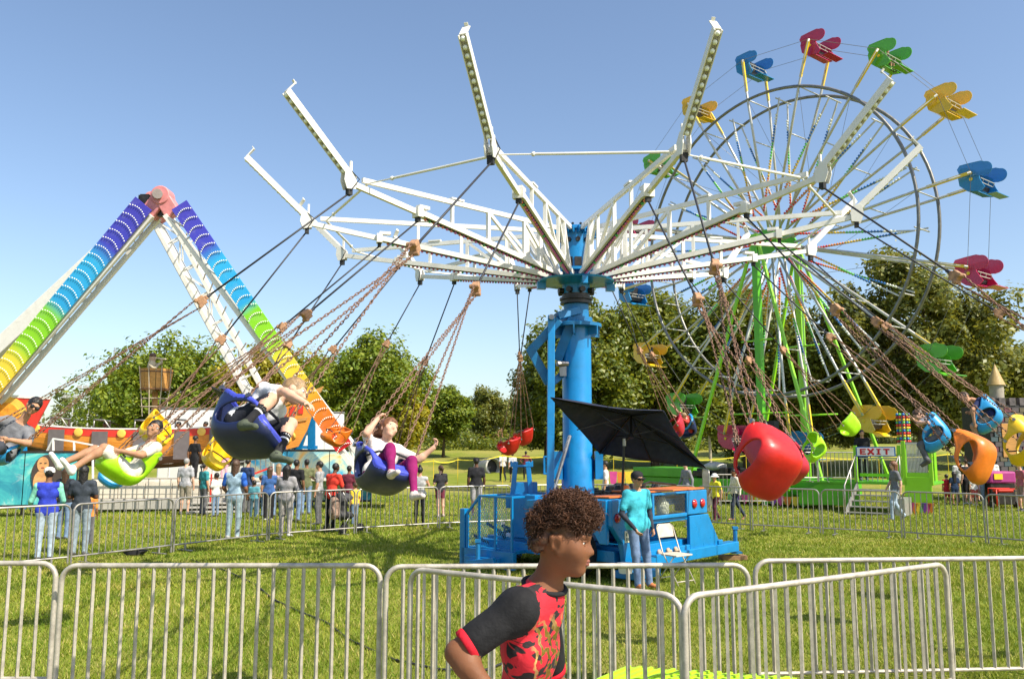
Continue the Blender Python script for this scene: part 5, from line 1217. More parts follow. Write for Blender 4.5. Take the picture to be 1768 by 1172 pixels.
# EXIT sign
sg = thing('exit_sign', 'white EXIT sign with red letters and blue border above the stairs', 'sign', ep(.1, -.08, 1.82))
sx0, sx1 = .08, xs - .22; m = MB(); ebox(m, sx0, sx1, -.10, -.06, 1.82, 2.14); m.build('board', M('sign_blue', (.03, .12, .34), .4), sg)
m = MB(); ebox(m, sx0 + .035, sx1 - .035, -.115, -.102, 1.85, 2.11); m.build('panel', M('sign_white', (.78, .80, .80), .4), sg)
LW = (sx1 - sx0 - .24) / 4; rl = M('sign_red', (.50, .01, .015), .4)
def letter(ch, x):
    m = MB(); z0, z1 = 1.885, 2.075; w = LW * .78; t = .042; n = -.122
    B = lambda x0, x1, a, b: ebox(m, x + x0, x + x1, n - .006, n + .006, a, b)
    if ch == 'E': B(0, t * 1.3, z0, z1); B(t * 1.3, w, z1 - t, z1); B(t * 1.3, w * .85, (z0 + z1 - t) / 2, (z0 + z1 + t) / 2); B(t * 1.3, w, z0, z0 + t)
    if ch == 'I': B(w / 2 - t * .7, w / 2 + t * .7, z0 + t * .8, z1 - t * .8); B(w * .15, w * .85, z1 - t * .8, z1); B(w * .15, w * .85, z0, z0 + t * .8)
    if ch == 'T': B(w / 2 - t * .7, w / 2 + t * .7, z0, z1 - t); B(0, w, z1 - t, z1)
    if ch == 'X': m.bar(ep(x, n, z0), ep(x + w, n, z1), .012, t * 1.4, EX); m.bar(ep(x, n - .003, z1), ep(x + w, n - .003, z0), .012, t * 1.4, EX)
    m.build('letter_' + ch.lower(), rl, sg)
for i, ch in enumerate('EXIT'): letter(ch, sx0 + .13 + i * LW)
# stairs
st = thing('exit_stairs', 'grey metal exit stairs with handrails below the EXIT sign', 'stairs', ep(.5, -1, 0)); alum = M('aluminium_tread', (.42, .41, .39), .45, .6, dirt=.25)
for i in range(5):
    z = .92 - .17 * (i + 1) + .02; m = MB(); ebox(m, .10 - .03 * i, xs - .16 - .0 * i, -.26 * (i + 1), -.26 * i, z - .03, z); m.build('tread', alum, st)
for x in (.06, xs - .12):
    MB().bar(ep(x, 0, .88), ep(x - .1, -1.4, .0), .04, .2, UP).build('stringer', alum, st)
    MB().tube([ep(x, .0, 1.85), ep(x - .02, -.1, 1.82), ep(x - .1, -1.35, .92), ep(x - .1, -1.4, .1)], .024, 6).build('handrail', galv, st, smooth=True)
    MB().tube([ep(x, -.05, .9), ep(x, -.05, 1.83)], .02, 6).tube([ep(x - .05, -.7, .45), ep(x - .05, -.7, 1.38)], .02, 6).each('baluster', galv, st, smooth=True)
m = MB(); ebox(m, xs - .1, xs + .18, -1.3, -.1, .02, .55); m.build('side_plate', alum, st)
# bulb columns
def bulb_column(px, py0, py1, d, lab):
    a, b = W(px, py0, d), W(px, py1, d); t = thing('bulb_column', lab, 'light column', b, 'bulb columns of the exit platform'); h = a.z - b.z
    MB().lathe([(.16, 0), (.16, h)], b, 12).build('core', M('core_grey', (.25, .25, .27), .4), t); MB().bar(b - UP * max(b.z - 1.0, .1), b, .08).build('post', lime, t)
    m = MB(); nz = 11; cols = [0, 1, 2, 3, 4]
    for i in range(nz):
        for j in range(10):
            an = 2 * math.pi * j / 10; m.ball(b + Vector((math.cos(an) * .18, math.sin(an) * .18, h * (i + .5) / nz)), .05, 6, [0, 4, 2, 0, 3, 2][(i + j % 2 * 3) % 6])
    o = m.build('bulb_grid', bc, t, smooth=True); o['kind'] = 'stuff'
    MB().lathe([(.2, 0), (.2, .03)], b - UP * .04, 12).build('cap_plate', silv, t)
bulb_column(1561, 713, 764, 27.6, 'tall column of coloured bulbs left of the railing'); bulb_column(1612, 712, 762, 28.6, 'second column of coloured bulbs behind the child on the blue seat')
# bunting along the base
bun = [M('bunting_%s' % n, c, .6) for n, c in (('pink', (.6, .06, .25)), ('yellow', (.75, .55, .03)), ('violet', (.2, .05, .35)), ('orange', (.7, .2, .02)), ('green', (.1, .45, .08)))]
def bunting(label, p, q, n, w, h, rnd):
    t = thing('bunting', label, 'bunting', (p + q) / 2, 'bunting on the ride bases')
    for i in range(n):
        c = lerp(p, q, (i + .5) / n); d = (q - p).normalized(); poly = [(-w / 2, 0), (w / 2, 0), (w / 2 * (.8 if rnd else .5), -h * .6), (0, -h), (-w / 2 * (.8 if rnd else .5), -h * .6)]
        MB().prism(poly, c + Vector((0, 0, -.02 * (i % 2))), d, UP, d.cross(UP), .012).build('flag', bun[(i * 3) % 5], t)
bunting('row of coloured flags below the exit platform', ep(xs + .1, -.05, .38), ep(EL, -.05, .38), 7, .2, .36, False)
bunting('row of coloured flags below the ferris wheel base behind the red seat', FP(-1.6, -2.7, .42), FP(2.6, -2.7, .42), 14, .3, .35, True)
pa, pb = GX(1052, 29.5, 1.29), GX(1106, 29.4, 1.29)
bunting('coloured scalloped bunting left of the operator', pa, pb, 4, .27, .58, True)
# railings on the platform behind
for i, (a, b) in enumerate(((GX(1228, 27.5, .25), GX(1335, 27.5, .25)), (GX(1335, 28.6, .95), GX(1412, 28.8, .95)), (GX(1414, 28.8, .95), GX(1480, 28.6, .95)), (GX(1226, 26.9, 0.1), GX(1215, 28.5, 0.1)))):
    barrier(a, b, ['white railing in front of the wheel behind the cream shirt', 'railing on the boarding deck below the blue car', 'railing on the boarding deck beside the exit operator', 'grey gate leaning by the yellow shirt'][i], H=1.0 if i < 3 else 1.3, group='railings of the ferris wheel')
person('ride worker in black leaning on the exit platform railing', ep(.05, 1.0, 1.0), -10, 1.72, (.015, .015, .018), (.03, .03, .035), 'tan', 'black', 'short', pose=dict(eR=(-.15, -.05, .66), wR=(-.10, -.16, .60)), group='ride operators')
# ------------------------------------------------------------------ pirate ship ride
def rainbow_mat():
    m, nt, b = _nodes('rainbow_panel'); tc = nt.nodes.new('ShaderNodeAttribute'); tc.attribute_name = 'along'; tc.attribute_type = 'GEOMETRY'
    c = ramp(nt, tc.outputs['Fac'], [(0, (.06, .05, .46)), (.17, (.055, .06, .52)), (.23, (.03, .42, .80)), (.40, (.02, .36, .74)), (.44, (.22, .62, .02)), (.57, (.30, .66, .02)), (.63, (.90, .68, .06)), (.76, (.88, .55, .03)), (.82, (.86, .24, .02)), (.93, (.80, .14, .02)), (.96, (.66, .015, .02)), (1, (.6, .01, .02))])
    n = mixrgb(nt, ramp(nt, noise(nt, 3, 6, .7), [(.55, (0, 0, 0)), (.8, (.25, .25, .25))]), c, (.5, .5, .5)); nt.links.new(n, b.inputs['Base Color']); b.inputs['Roughness'].default_value = .4; return m
RBM = rainbow_mat()
pinkm = M('faded_pink_paint', (.62, .22, .22), .5, var=.15, dirt=.4, dirtcol=(.4, .3, .3)); wship = M('white_leg_paint', (.78, .76, .72), .4, var=.05, dirt=.25, dirtcol=(.35, .3, .25))
ship_ride = thing('ship_ride_frame', 'A-frame of the pirate ship ride with rainbow light panels', 'ride frame', GX(280, 30))
DF, DB = 29.3, 32.6
apF, apB = W(281, 345, DF), W(266, 352, DB)
feet = {'FL': W(-118, 812, DF), 'FR': W(624, 806, DF), 'BL': W(-205, 790, DB), 'BR': W(502, 790, DB)}
def leg_panel(a, b, w, label=None):
    """rainbow lamp panel on the face of a leg"""
    d = (b - a).normalized(); n = Vector((0, -1, 0)); s = d.cross(n).normalized(); n = s.cross(d).normalized(); n = n if n.y < 0 else -n
    N = 40; vs = []; fs = []
    for i in range(N + 1):
        t = i / N; p = lerp(a, b, t) + n * .42
        for e, q in ((-1, 0), (1, 0), (1, -.05), (-1, -.05)): vs.append(p + s * w / 2 * e + n * q)
    for i in range(N):
        o = i * 4
        for k in range(4): fs.append((o + k, o + (k + 1) % 4, o + 4 + (k + 1) % 4, o + 4 + k))
    fs += [(0, 1, 2, 3), (N * 4 + 3, N * 4 + 2, N * 4 + 1, N * 4)]
    m = MB(); m.add(vs, fs); o = m.build('rainbow_panel', RBM, ship_ride)
    at = o.data.attributes.new('along', 'FLOAT', 'POINT'); at.data.foreach_set('value', [min((i // 4) / N * 1.0, 1) for i in range(len(vs))])
    m = MB(); L = (b - a).length; nr = int(L / .36)
    for i in range(nr):
        for k in range(9):
            e = (k - 4) / 4; p = lerp(a, b, (i + .6) / nr) + s * w * .44 * e + d * (.10 * e * e) + n * .445; r = .032
            m.add([p + d * r, p + s * r, p - d * r, p - s * r, p + n * r], [(0, 1, 4), (1, 2, 4), (2, 3, 4), (3, 0, 4)])
    bo = m.build('bulb_rows', bulb_w, o); bo['kind'] = 'stuff'
def truss_leg(a, b, w=.55, dd=.5):
    d = (b - a).normalized(); s = d.cross(Vector((0, 1, 0))).normalized(); n = s.cross(d).normalized(); m = MB()
    for i, j in ((-1, -1), (1, -1), (1, 1), (-1, 1)): m.bar(a + s * w / 2 * i + n * dd / 2 * j, b + s * w / 2 * i + n * dd / 2 * j, .15, .15, n)
    L = (b - a).length; k = int(L / 1.1)
    for q in range(k):
        p0, p1 = lerp(a, b, q / k), lerp(a, b, (q + 1) / k)
        for j in (-1, 1): m.bar(p0 + s * w / 2 * (1 if q % 2 else -1) + n * dd / 2 * j, p1 - s * w / 2 * (1 if q % 2 else -1) + n * dd / 2 * j, .05, .05); m.bar(p1 - s * w / 2 + n * dd / 2 * j, p1 + s * w / 2 + n * dd / 2 * j, .05, .05)
    return m.build('leg', wship, ship_ride)
for ap, fl, fr in ((apF, 'FL', 'FR'), (apB, 'BL', 'BR')):
    for f in (fl, fr):
        if f[0] == 'F': truss_leg(lerp(ap, feet[f], .05), feet[f], .42)
        elif f == 'BL': MB().bar(lerp(ap, feet[f], .04), feet[f], .58, .45, (0, 1, 0)).build('leg', wship, ship_ride, bevel=.03)
        else: truss_leg(lerp(ap, feet[f], .04), feet[f], .62, .3); MB().bar(lerp(ap, feet[f], .04) - Vector((.30, 0, 0)), feet[f] - Vector((.30, 0, 0)), .34, .32, (0, 1, 0)).build('leg_box', wship, ship_ride, bevel=.02)
leg_panel(W(258, 356, DF), lerp(W(258, 356, DF), W(-112, 800, DF), .96), .76); leg_panel(W(316, 358, DF), W(598, 772, DF), .60)
for ap in (apF, apB):
    m = MB()
    for s, f in ((-1, 'FL'), (1, 'FR')): m.bar(ap + Vector((0, -.02 * s, .12)), lerp(ap, feet[f], .06), .52, .5, (0, 1, 0))
    m.lathe([(.33, -.28), (.33, .28)], ap + Vector((0, 0, .1)), 18, (0, 1, 0))
    m.build('apex_cap', pinkm, ship_ride, smooth='auto', bevel=.03)
m = MB(); m.tube([apF - Vector((0, .45, -.08)), apB], .17, 12); m.build('axle', M('axle_grey', (.28, .24, .23), .5), ship_ride, smooth='auto')
m = MB(); m.box(W(252, 347, DF), (.3, .3, .4)); m.box(W(246, 342, DF), (.2, .2, .16)); m.box(W(278, 366, DF), (.16, .2, .35)); m.each('apex_motor', grease, ship_ride)
m = MB()
for t in np.linspace(.12, .9, 18):
    p = lerp(apB, feet['BR'], t) + Vector((.42, -.3, 0)); m.tube([p, p + Vector((.55, -1.2, .12))], .03, 5)
m.each('ladder_rung', galv, ship_ride)
# ---- the ship
def plank_mat(name, c, sc=5):
    if name in MATS: return MATS[name]
    m, nt, b = _nodes(name); n = noise(nt, sc, 6, .6, stretch=(1, 1, 6)); col = ramp(nt, n, [(.3, tuple(x * .72 for x in c)), (.55, c), (.75, tuple(min(x * 1.25, 1) for x in c))]); nt.links.new(col, b.inputs['Base Color']); b.inputs['Roughness'].default_value = .45; MATS[name] = m; return m
ow = plank_mat('orange_varnish', (.72, .27, .035)); rw = M('red_band', (.62, .035, .02), .4); gold = M('gold_paint', (.78, .48, .08), .4); dkhull = M('hull_under', (.13, .06, .03), .6); brown = plank_mat('barrel_wood', (.52, .26, .07))
ship = thing('pirate_ship', 'orange and red pirate ship gondola hanging in the A-frame', 'ship', GX(270, 31))
SA, SB = W(-60, 772, 30.2), W(538, 770, 31.6); SX = (SB - SA); SL = SX.length; SX.normalize(); SX.z = 0; SN = Vector((-SX.y, SX.x, 0))
def sp3(x, n, z): return Vector((SA.x, SA.y, 0)) + SX * x + SN * n + UP * z
def keel(t): return 1.35 + 2.1 * (2 * t - 1) ** 2 * .62
def shear(t): return 2.75 + .60 * abs(2 * t - 1) ** 2.4
NS = 48
def strake(z0f, z1f, bul0, bul1, mat, nm, t0=0., t1=1., side=-1):
    m = MB(); vs = []; fs = []; k = 0
    for i in range(NS + 1):
        t = t0 + (t1 - t0) * i / NS; hw = .95 * (1 - abs(2 * t - 1) ** 4 * .6)
        for zf, bu in ((z0f, bul0), (z1f, bul1)):
            z = keel(t) + (shear(t) - keel(t)) * zf
            vs.append(sp3(t * SL, side * hw * bu, z)); vs.append(sp3(t * SL, side * (hw * bu - .05), z))
    for i in range(NS):
        o = i * 4; fs += [(o, o + 4, o + 6, o + 2), (o + 1, o + 3, o + 7, o + 5), (o + 2, o + 6, o + 7, o + 3), (o, o + 1, o + 5, o + 4)]
    fs += [(0, 2, 3, 1), (NS * 4, NS * 4 + 1, NS * 4 + 3, NS * 4 + 2)]
    m.add(vs, fs); return m.build(nm, mat, ship)
for sd_ in (-1, 1):
    strake(0, .10, .35, .62, dkhull, 'keel_strake', side=sd_); strake(.105, .30, .64, .86, dkhull, 'plank', side=sd_); strake(.305, .48, .87, .95, ow, 'plank', side=sd_); strake(.485, .66, .955, 1.0, ow, 'plank', side=sd_); strake(.665, .80, 1.0, 1.01, ow, 'plank', side=sd_)
    strake(.805, 1.0, 1.02, 1.02, rw, 'red_band', side=sd_)
    strake(1.0, 1.035, 1.04, 1.04, wship, 'gunwale', side=sd_)
m = MB(); vs = []; fs = []
for i in range(NS + 1):
    t = i / NS; hw = .9 * (1 - abs(2 * t - 1) ** 4 * .6); z = keel(t) + (shear(t) - keel(t)) * .35
    vs += [sp3(t * SL, -hw, z), sp3(t * SL, hw, z)]
for i in range(NS): fs.append((2 * i, 2 * i + 1, 2 * i + 3, 2 * i + 2))
m.add(vs, fs).build('deck', dkhull, ship)
# door gaps with dark seats, sun emblems, lap bars
greyseat = M('grey_bench', (.13, .11, .11), .6)
for k, t in enumerate((.285, .405, .52, .635, .735)):
    z = shear(t); hw = .98
    m = MB(); m.box(sp3(t * SL, -hw - .035, z - .58), (.52, .07, 1.0), Matrix((SX, SN, UP)).transposed()); m.build('bench_end', greyseat, ship)
    m = MB(); x = t * SL
    m.tube([sp3(x - .3, -.8, z), sp3(x - .3, -.8, z + .34), sp3(x - .3, .8, z + .34), sp3(x - .3, .8, z)], .03, 6).tube([sp3(x + .35, -.8, z - .1), sp3(x + .05, -.8, z + .33), sp3(x - .3, -.8, z + .34)], .03, 6); m.build('lap_bar', galv, ship, smooth=True)
for t in (.225, .345, .465, .58, .69, .79):
    m = MB(); m.lathe([(.15, -.0), (.15, .02), (.10, .035), (0, .04)], sp3(t * SL, -.985 * (1 - abs(2 * t - 1) ** 4 * .6) - .02, keel(t) + (shear(t) - keel(t)) * .9), 14, -SN); m.build('sun_emblem', gold, ship)
# raised ends
def endpiece(x0, z0, poly, mat, nm, n=-1.02, th_=.08): m = MB(); m.prism(poly, sp3(x0, n, z0), SX, UP, SN, th_); return m.build(nm, mat, ship)
endpiece(.0, 2.8, [(.0, -.35), (2.6, -.35), (2.85, .2), (3.2, 1.0), (.0, 1.15)], rw, 'stern_panel'); endpiece(.0, 2.8, [(.0, 1.15), (3.2, 1.0), (3.24, 1.08), (.0, 1.25)], wship, 'stern_rail', -1.03, .12)
endpiece(1.75, 2.85, [(.75 * math.cos(a), .3 + .75 * math.sin(a)) for a in np.linspace(0, 2 * math.pi, 24)[:-1]], gold, 'stern_medallion', -1.08, .04)
endpiece(1.75, 2.85, [(.52 * math.cos(a), .3 + .52 * math.sin(a)) for a in np.linspace(0, 2 * math.pi, 24)[:-1]], M('medallion_orange', (.75, .30, .03), .4, var=.3, scale=6), 'medallion_face', -1.12, .04)
x1 = SL - 1.35
endpiece(x1, 2.5, [(.0, -.6), (1.0, -.35), (1.30, .25), (1.7, 1.6), (.1, .9), (-.2, .3)], ow, 'bow_panel'); endpiece(x1, 2.5, [(-.1, .9), (1.75, 1.62), (1.85, 1.85), (-.1, 1.05)], brown, 'bow_rail', -1.05, .14)
endpiece(x1, 2.5, [(-.2, .32), (1.28, .6), (1.32, .72), (-.2, .44)], brown, 'bow_moulding', -1.05, .12)
for k in range(4):
    x = x1 + .15 + .3 * k; z = 2.5 + .62 + .09 * k; m = MB(); m.box(sp3(x, -1.07, z + .12), (.17, .06, .36), Matrix((SX, SN, UP)).transposed()); m.build('bow_window', rw, ship)
m = MB(); m.tube([sp3(x1 + .55 + .32 * math.cos(a) * (1 - a / 12), -1.08, 2.45 + .32 * math.sin(a) * (1 - a / 12)) for a in np.linspace(0, 9, 26)], .05, 6); m.build('bow_scroll', gold, ship, smooth=True)
# mast, crow's nest and look-out
mx = W(268, 692, 30.8); m = MB(); m.tube([Vector((mx.x, mx.y, 2.0)), W(268, 676, 30.8)], .11, 8); m.build('mast', brown, ship, smooth=True)
nb_, nt_ = W(268, 674, 30.8), W(268, 637, 30.8); m = MB(); hN = nt_.z - nb_.z
for k in range(16):
    a0, a1 = 2 * math.pi * k / 16 + .02, 2 * math.pi * (k + 1) / 16 - .02; vs = []
    for z, r in ((0, .50), (hN, .58)):
        for a in (a0, a1):
            for rr in (r, r - .04): vs.append(nb_ + Vector((math.cos(a) * rr, math.sin(a) * rr, z)))
    MB().add(vs, [(0, 2, 6, 4), (1, 5, 7, 3), (0, 4, 5, 1), (2, 3, 7, 6), (4, 6, 7, 5), (0, 1, 3, 2)]).build('stave', brown, ship)
MB().lathe([(.0, .02), (.5, .02), (.5, .05), (0, .05)], nb_, 16).build('nest_floor', brown, ship)
for z in (.0, .4): m = MB(); m.lathe([(.52 + z * .09, z * hN * 2 + .02), (.545 + z * .09, z * hN * 2 + .02), (.545 + z * .09, z * hN * 2 + .06), (.52 + z * .09, z * hN * 2 + .06), (.52 + z * .09, z * hN * 2 + .02)], nb_, 20); m.build('hoop', dkhull, ship)
rope = M('rope', (.45, .38, .28), .9); m = MB()
for k in range(8):
    a = 2 * math.pi * k / 8; r1 = .58; top = nt_ + Vector((math.cos(a) * r1, math.sin(a) * r1, .08)); mid_ = nb_ + Vector((math.cos(a) * .52, math.sin(a) * .52, -.02)); bot = nb_ + Vector((math.cos(a) * .42, math.sin(a) * .42, -.95)); m.tube([top, mid_, bot], .017, 4)
for z in (-.3, -.6): m.tube([nb_ + Vector((math.cos(a) * .47, math.sin(a) * .47, z)) for a in np.linspace(0, 2 * math.pi, 13)[:-1]], .015, 4, closed=True)
m.build('rigging', rope, ship)
fg = thing('lookout_figure', 'carved look-out figure with spyglass standing in the crow\'s nest', 'statue', nb_ + Vector((-.18, 0, .05)))
S = SDF(); S.cap((-.0, 0, .0), (0, 0, .62), .17, .17, 0, .04).cap((0, 0, .62), (0, 0, .95), .18, .13, 0, .04).ell((.02, 0, 1.14), (.12, .11, .15), 1, .03).cap((0, -.15, .88), (.2, -.22, .72), .06, .05, 0, .03).cap((.2, -.22, .72), (.42, -.12, 1.0), .05, .04, 0, .03).cap((0, .15, .88), (.3, .1, .95), .06, .05, 0, .03).cap((.3, .1, .95), (.36, .0, 1.08), .05, .04, 1, .03).cap((.14, 0, 1.15), (.5, 0, 1.10), .03, .035, 2, .01)
ob('body', S.mesh('body', .025, [M('statue_shirt', (.50, .42, .28), .6), M('statue_skin', (.55, .36, .24), .6), M('statue_tube', (.6, .5, .35), .5)]), None, fg)
MB().lathe([(.13, 0), (.13, .05), (.09, .12), (0, .14)], (.02, 0, 1.2), 12).build('bandana', M('statue_bandana', (.12, .06, .04), .6), fg, smooth=True, world=False)
# ---- boarding deck, murals, trailers, stairs
bd = thing('boarding_deck', 'white boarding deck and steps below the pirate ship', 'platform', GX(320, 28))
cream = M('cream_panel', (.66, .60, .50), .5, var=.1, scale=2, dirt=.2, dirtcol=(.4, .33, .25)); conc = M('deck_grey', (.42, .40, .36), .6, dirt=.3)
D0, D1 = GX(168, 27.8), GX(432, 28.4); DX = (D1 - D0); DL = DX.length; DX.normalize(); DN = Vector((-DX.y, DX.x, 0)); DR = Matrix((DX, DN, UP)).transposed()
def dk(m, x0, x1, n0, n1, z0, z1): return m.box(D0 + DX * (x0 + x1) / 2 + DN * (n0 + n1) / 2 + UP * (z0 + z1) / 2, (x1 - x0, n1 - n0, z1 - z0), DR)
m = MB(); dk(m, -.3, DL, .0, 2.0, .10, .45); m.build('lower_box', conc, bd, bevel=.02)
for k in range(6): m = MB(); dk(m, -.3 + k * (DL + .3) / 6 + .01, -.3 + (k + 1) * (DL + .3) / 6 - .01, .12, 1.9, .46, .98); m.build('front_panel', cream, bd, bevel=.01)
m = MB(); dk(m, -.3, DL + 5.0, .3, 2.2, .99, 1.06); m.build('deck_plate', cream, bd)
for k in range(3): m = MB(); dk(m, DL * .62, DL * .95, -.28 * (k + 1), -.28 * k, .28 - .12 * k, .33 - .12 * k); m.build('step', conc, bd)
for i in range(15):
    x = -.2 + (DL + .1) * i / 14; MB().bar(D0 + DX * x - DN * .05 + UP * .05, D0 + DX * x - DN * .05 + UP * 1.1, .025).build('rail_post', galv, bd)
m = MB(); m.bar(D0 - DN * .05 - DX * .2 + UP * 1.1, D1 - DN * .05 + UP * 1.1, .035); m.build('rail', galv, bd); m = MB(); m.bar(D0 - DN * .05 - DX * .2 + UP * .6, D1 - DN * .05 + UP * .6, .025); m.build('rail', galv, bd)
m = MB(); m.bar(D0 + DX * 3.55 - DN * .1 + UP * .1, D0 + DX * 3.55 - DN * .1 + UP * 1.25, .04); m.build('red_pole', rw, bd)
def mural_mat(name, cols, sc, dist):
    m, nt, b = _nodes(name); n = noise(nt, sc, 7, .62, dist=dist); c = ramp(nt, n, cols); n2 = noise(nt, sc * 3.1, 5, .6, dist=dist * .6)
    c = mixrgb(nt, ramp(nt, n2, [(.55, (0, 0, 0)), (.72, (.55, .55, .55))]), c, (.62, .66, .58)); nt.links.new(c, b.inputs['Base Color']); b.inputs['Roughness'].default_value = .45; return m
mur1 = mural_mat('mural_sea', [(.28, (.01, .05, .10)), (.42, (.02, .22, .30)), (.55, (.06, .42, .42)), (.68, (.35, .62, .50)), (.8, (.75, .72, .5))], .55, 2.2)
mur2 = mural_mat('mural_sunset', [(.28, (.02, .14, .42)), (.42, (.05, .40, .60)), (.53, (.55, .65, .48)), (.62, (.82, .50, .14)), (.74, (.62, .20, .05)), (.85, (.05, .35, .42))], .42, 2.6)
def mural(label, a, b, z0, z1, mat, n):
    t = thing('painted_mural', label, 'mural', a); d = (b - a); L = d.length; d.normalize(); nn = d.cross(UP)
    for k in range(n):
        x0, x1 = L * k / n + .015, L * (k + 1) / n - .015; m = MB(); m.prism([(x0, z0), (x1, z0), (x1, z1), (x0, z1)], a, d, UP, nn, .05); m.build('panel', mat, t)
    m = MB(); m.bar(a + UP * (z1 + .03), b + UP * (z1 + .03), .07); m.bar(a + UP * (z0 - .03), b + UP * (z0 - .03), .07); m.build('frame', grease, t)
    for k in range(n + 1): MB().bar(lerp(a, b, k / n) + nn * -.05, lerp(a, b, k / n) + nn * -.05 + UP * z1, .05).build('post', grease, t)
    return t, d, nn
t1, d1, n1 = mural('teal sea mural with a dark haired woman at far left', GX(-60, 25.6), GX(128, 26.6), .38, 1.95, mur1, 2)
fa = GX(62, 26.2) + n1 * .0; mm = Vector((0, 0, 1.45)); nn = n1 if n1.y < 0 else -n1
def disc(nm, c, rx, rz, mt, off): m = MB(); m.prism([(rx * math.cos(a), rz * math.sin(a)) for a in np.linspace(0, 2 * math.pi, 22)[:-1]], c + nn * off, d1, UP, nn, .01); m.build(nm, mt, t1)
for xx in (-.06, .07): disc('painted_eye', fa + d1 * (.10 + xx) + UP * 1.64, .035, .014, M('paint_dark', (.05, .035, .03)), .064)
disc('painted_mouth', fa + d1 * .10 + UP * 1.50, .045, .016, M('paint_lips', (.35, .05, .04), .5), .064)
disc('painted_hair', fa + d1 * .22 + UP * 1.30, .42, .60, M('paint_dark', (.05, .035, .03), .5, var=.5, scale=5), .04); disc('painted_face', fa + d1 * .10 + UP * 1.60, .16, .23, M('paint_skin', (.52, .26, .10), .5, var=.3, scale=5), .052); disc('painted_neck', fa + d1 * .06 + UP * 1.05, .20, .36, M('paint_skin', (.52, .26, .10)), .046)
mural('bright sunset sea mural behind the crowd, right of the ship', GX(418, 30.2), GX(640, 30.6), .25, 1.98, mur2, 3)
# box trailers behind
tw = M('trailer_white', (.76, .76, .75), .4, var=.04, scale=1.5, dirt=.15, dirtcol=(.5, .48, .44))
def boxtrailer(label, a, b, z0, z1, dep, win=None):
    t = thing('box_trailer', label, 'trailer', a); d = b - a; L = d.length; d.normalize(); n = Vector((-d.y, d.x, 0)); R = Matrix((d, n, UP)).transposed(); c = (a + b) / 2 + n * dep / 2
    MB().box(c + UP * (z0 + z1) / 2, (L, dep, z1 - z0), R).build('body', tw, t, bevel=.05)
    for k in range(int(L / .9)): MB().box(a + d * (.5 + .9 * k) - n * .012 + UP * (z0 + z1) / 2, (.03, .02, z1 - z0 - .1), R).build('rib', tw, t)
    MB().box(c + UP * (z1 + .03), (L + .06, dep + .06, .05), R).build('roof_edge', galv, t)
    for x in (.2, .75): MB().lathe([(.2, -.12), (.42, -.12), (.42, .12), (.2, .12)], a + d * L * x + n * .2 + UP * .43, 16, n).build('wheel', black, t, smooth='auto')
    if win: MB().box(a + d * L * win - n * .02 + UP * (z0 + (z1 - z0) * .45), (L * .22, .04, (z1 - z0) * .5), R).build('window', grease, t)
boxtrailer('long white trailer behind the middle of the pirate ship', GX(268, 36), GX(480, 36.6), .8, 3.75, 2.4, .62); boxtrailer('white trailer at the right end of the pirate ship', GX(498, 35), GX(590, 35.4), .6, 3.55, 2.4)
# blue frame by the bow
bf = thing('blue_support', 'sky blue triangular support stand by the ship\'s bow', 'stand', GX(525, 30.9)); 
for a, b, w in (((514, 716), (511, 776), .14), ((538, 712), (538, 776), .26), ((534, 722), (517, 776), .16)): MB().bar(W(*a, 31), W(*b, 31), w, .14, (0, 1, 0)).build('strut', blue, bf)
MB().bar(W(505, 772, 31), W(548, 772, 31), .12).build('foot_beam', blue, bf)
for px in (512, 538): MB().bar(W(px, 775, 31), GX(px, 30.8), .12).build('post', blue, bf)
bf2 = thing('blue_support', 'sky blue post under the left end of the pirate ship', 'stand', GX(36, 29.5)); MB().bar(GX(37, 29.5), W(37, 752, 29.6), .26).build('post', blue, bf2); MB().bar(W(-20, 768, 29.6), W(40, 762, 29.6), .2, .12).build('arm', blue, bf2)
# white stair rails left
sr = thing('stair_railing', 'white stair railing in front of the ship\'s left half', 'railing', GX(120, 28.2))
pp = [(78, 785), (92, 757), (128, 762), (160, 768), (172, 790)]
for px, py in pp[1:]: MB().bar(W(px, py, 28.2), GX(px + 1, 28.2), .05).build('post', wship, sr)
for a, b in zip(pp[:-1], pp[1:]): MB().bar(W(*a, 28.2), W(*b, 28.2), .05).build('rail', wship, sr)
rr = thing('ramp_railing', 'railing with red trim up to the ship beside the yellow seat', 'railing', GX(430, 29))
for k in range(8): px = 405 + k * 9; MB().bar(W(px, 800 - k * 1.5, 29), W(px, 830 - k * 3, 29), .03).build('bar', galv, rr)
MB().bar(W(400, 800, 29), W(475, 786, 29), .05).build('rail', galv, rr); MB().bar(W(395, 834, 29), W(470, 806, 29), .06).build('kick_plate', rw, rr); MB().bar(W(400, 812, 29), GX(400, 29), .05).build('post', galv, rr); MB().bar(W(472, 800, 29), GX(472, 29), .05).build('post', galv, rr)
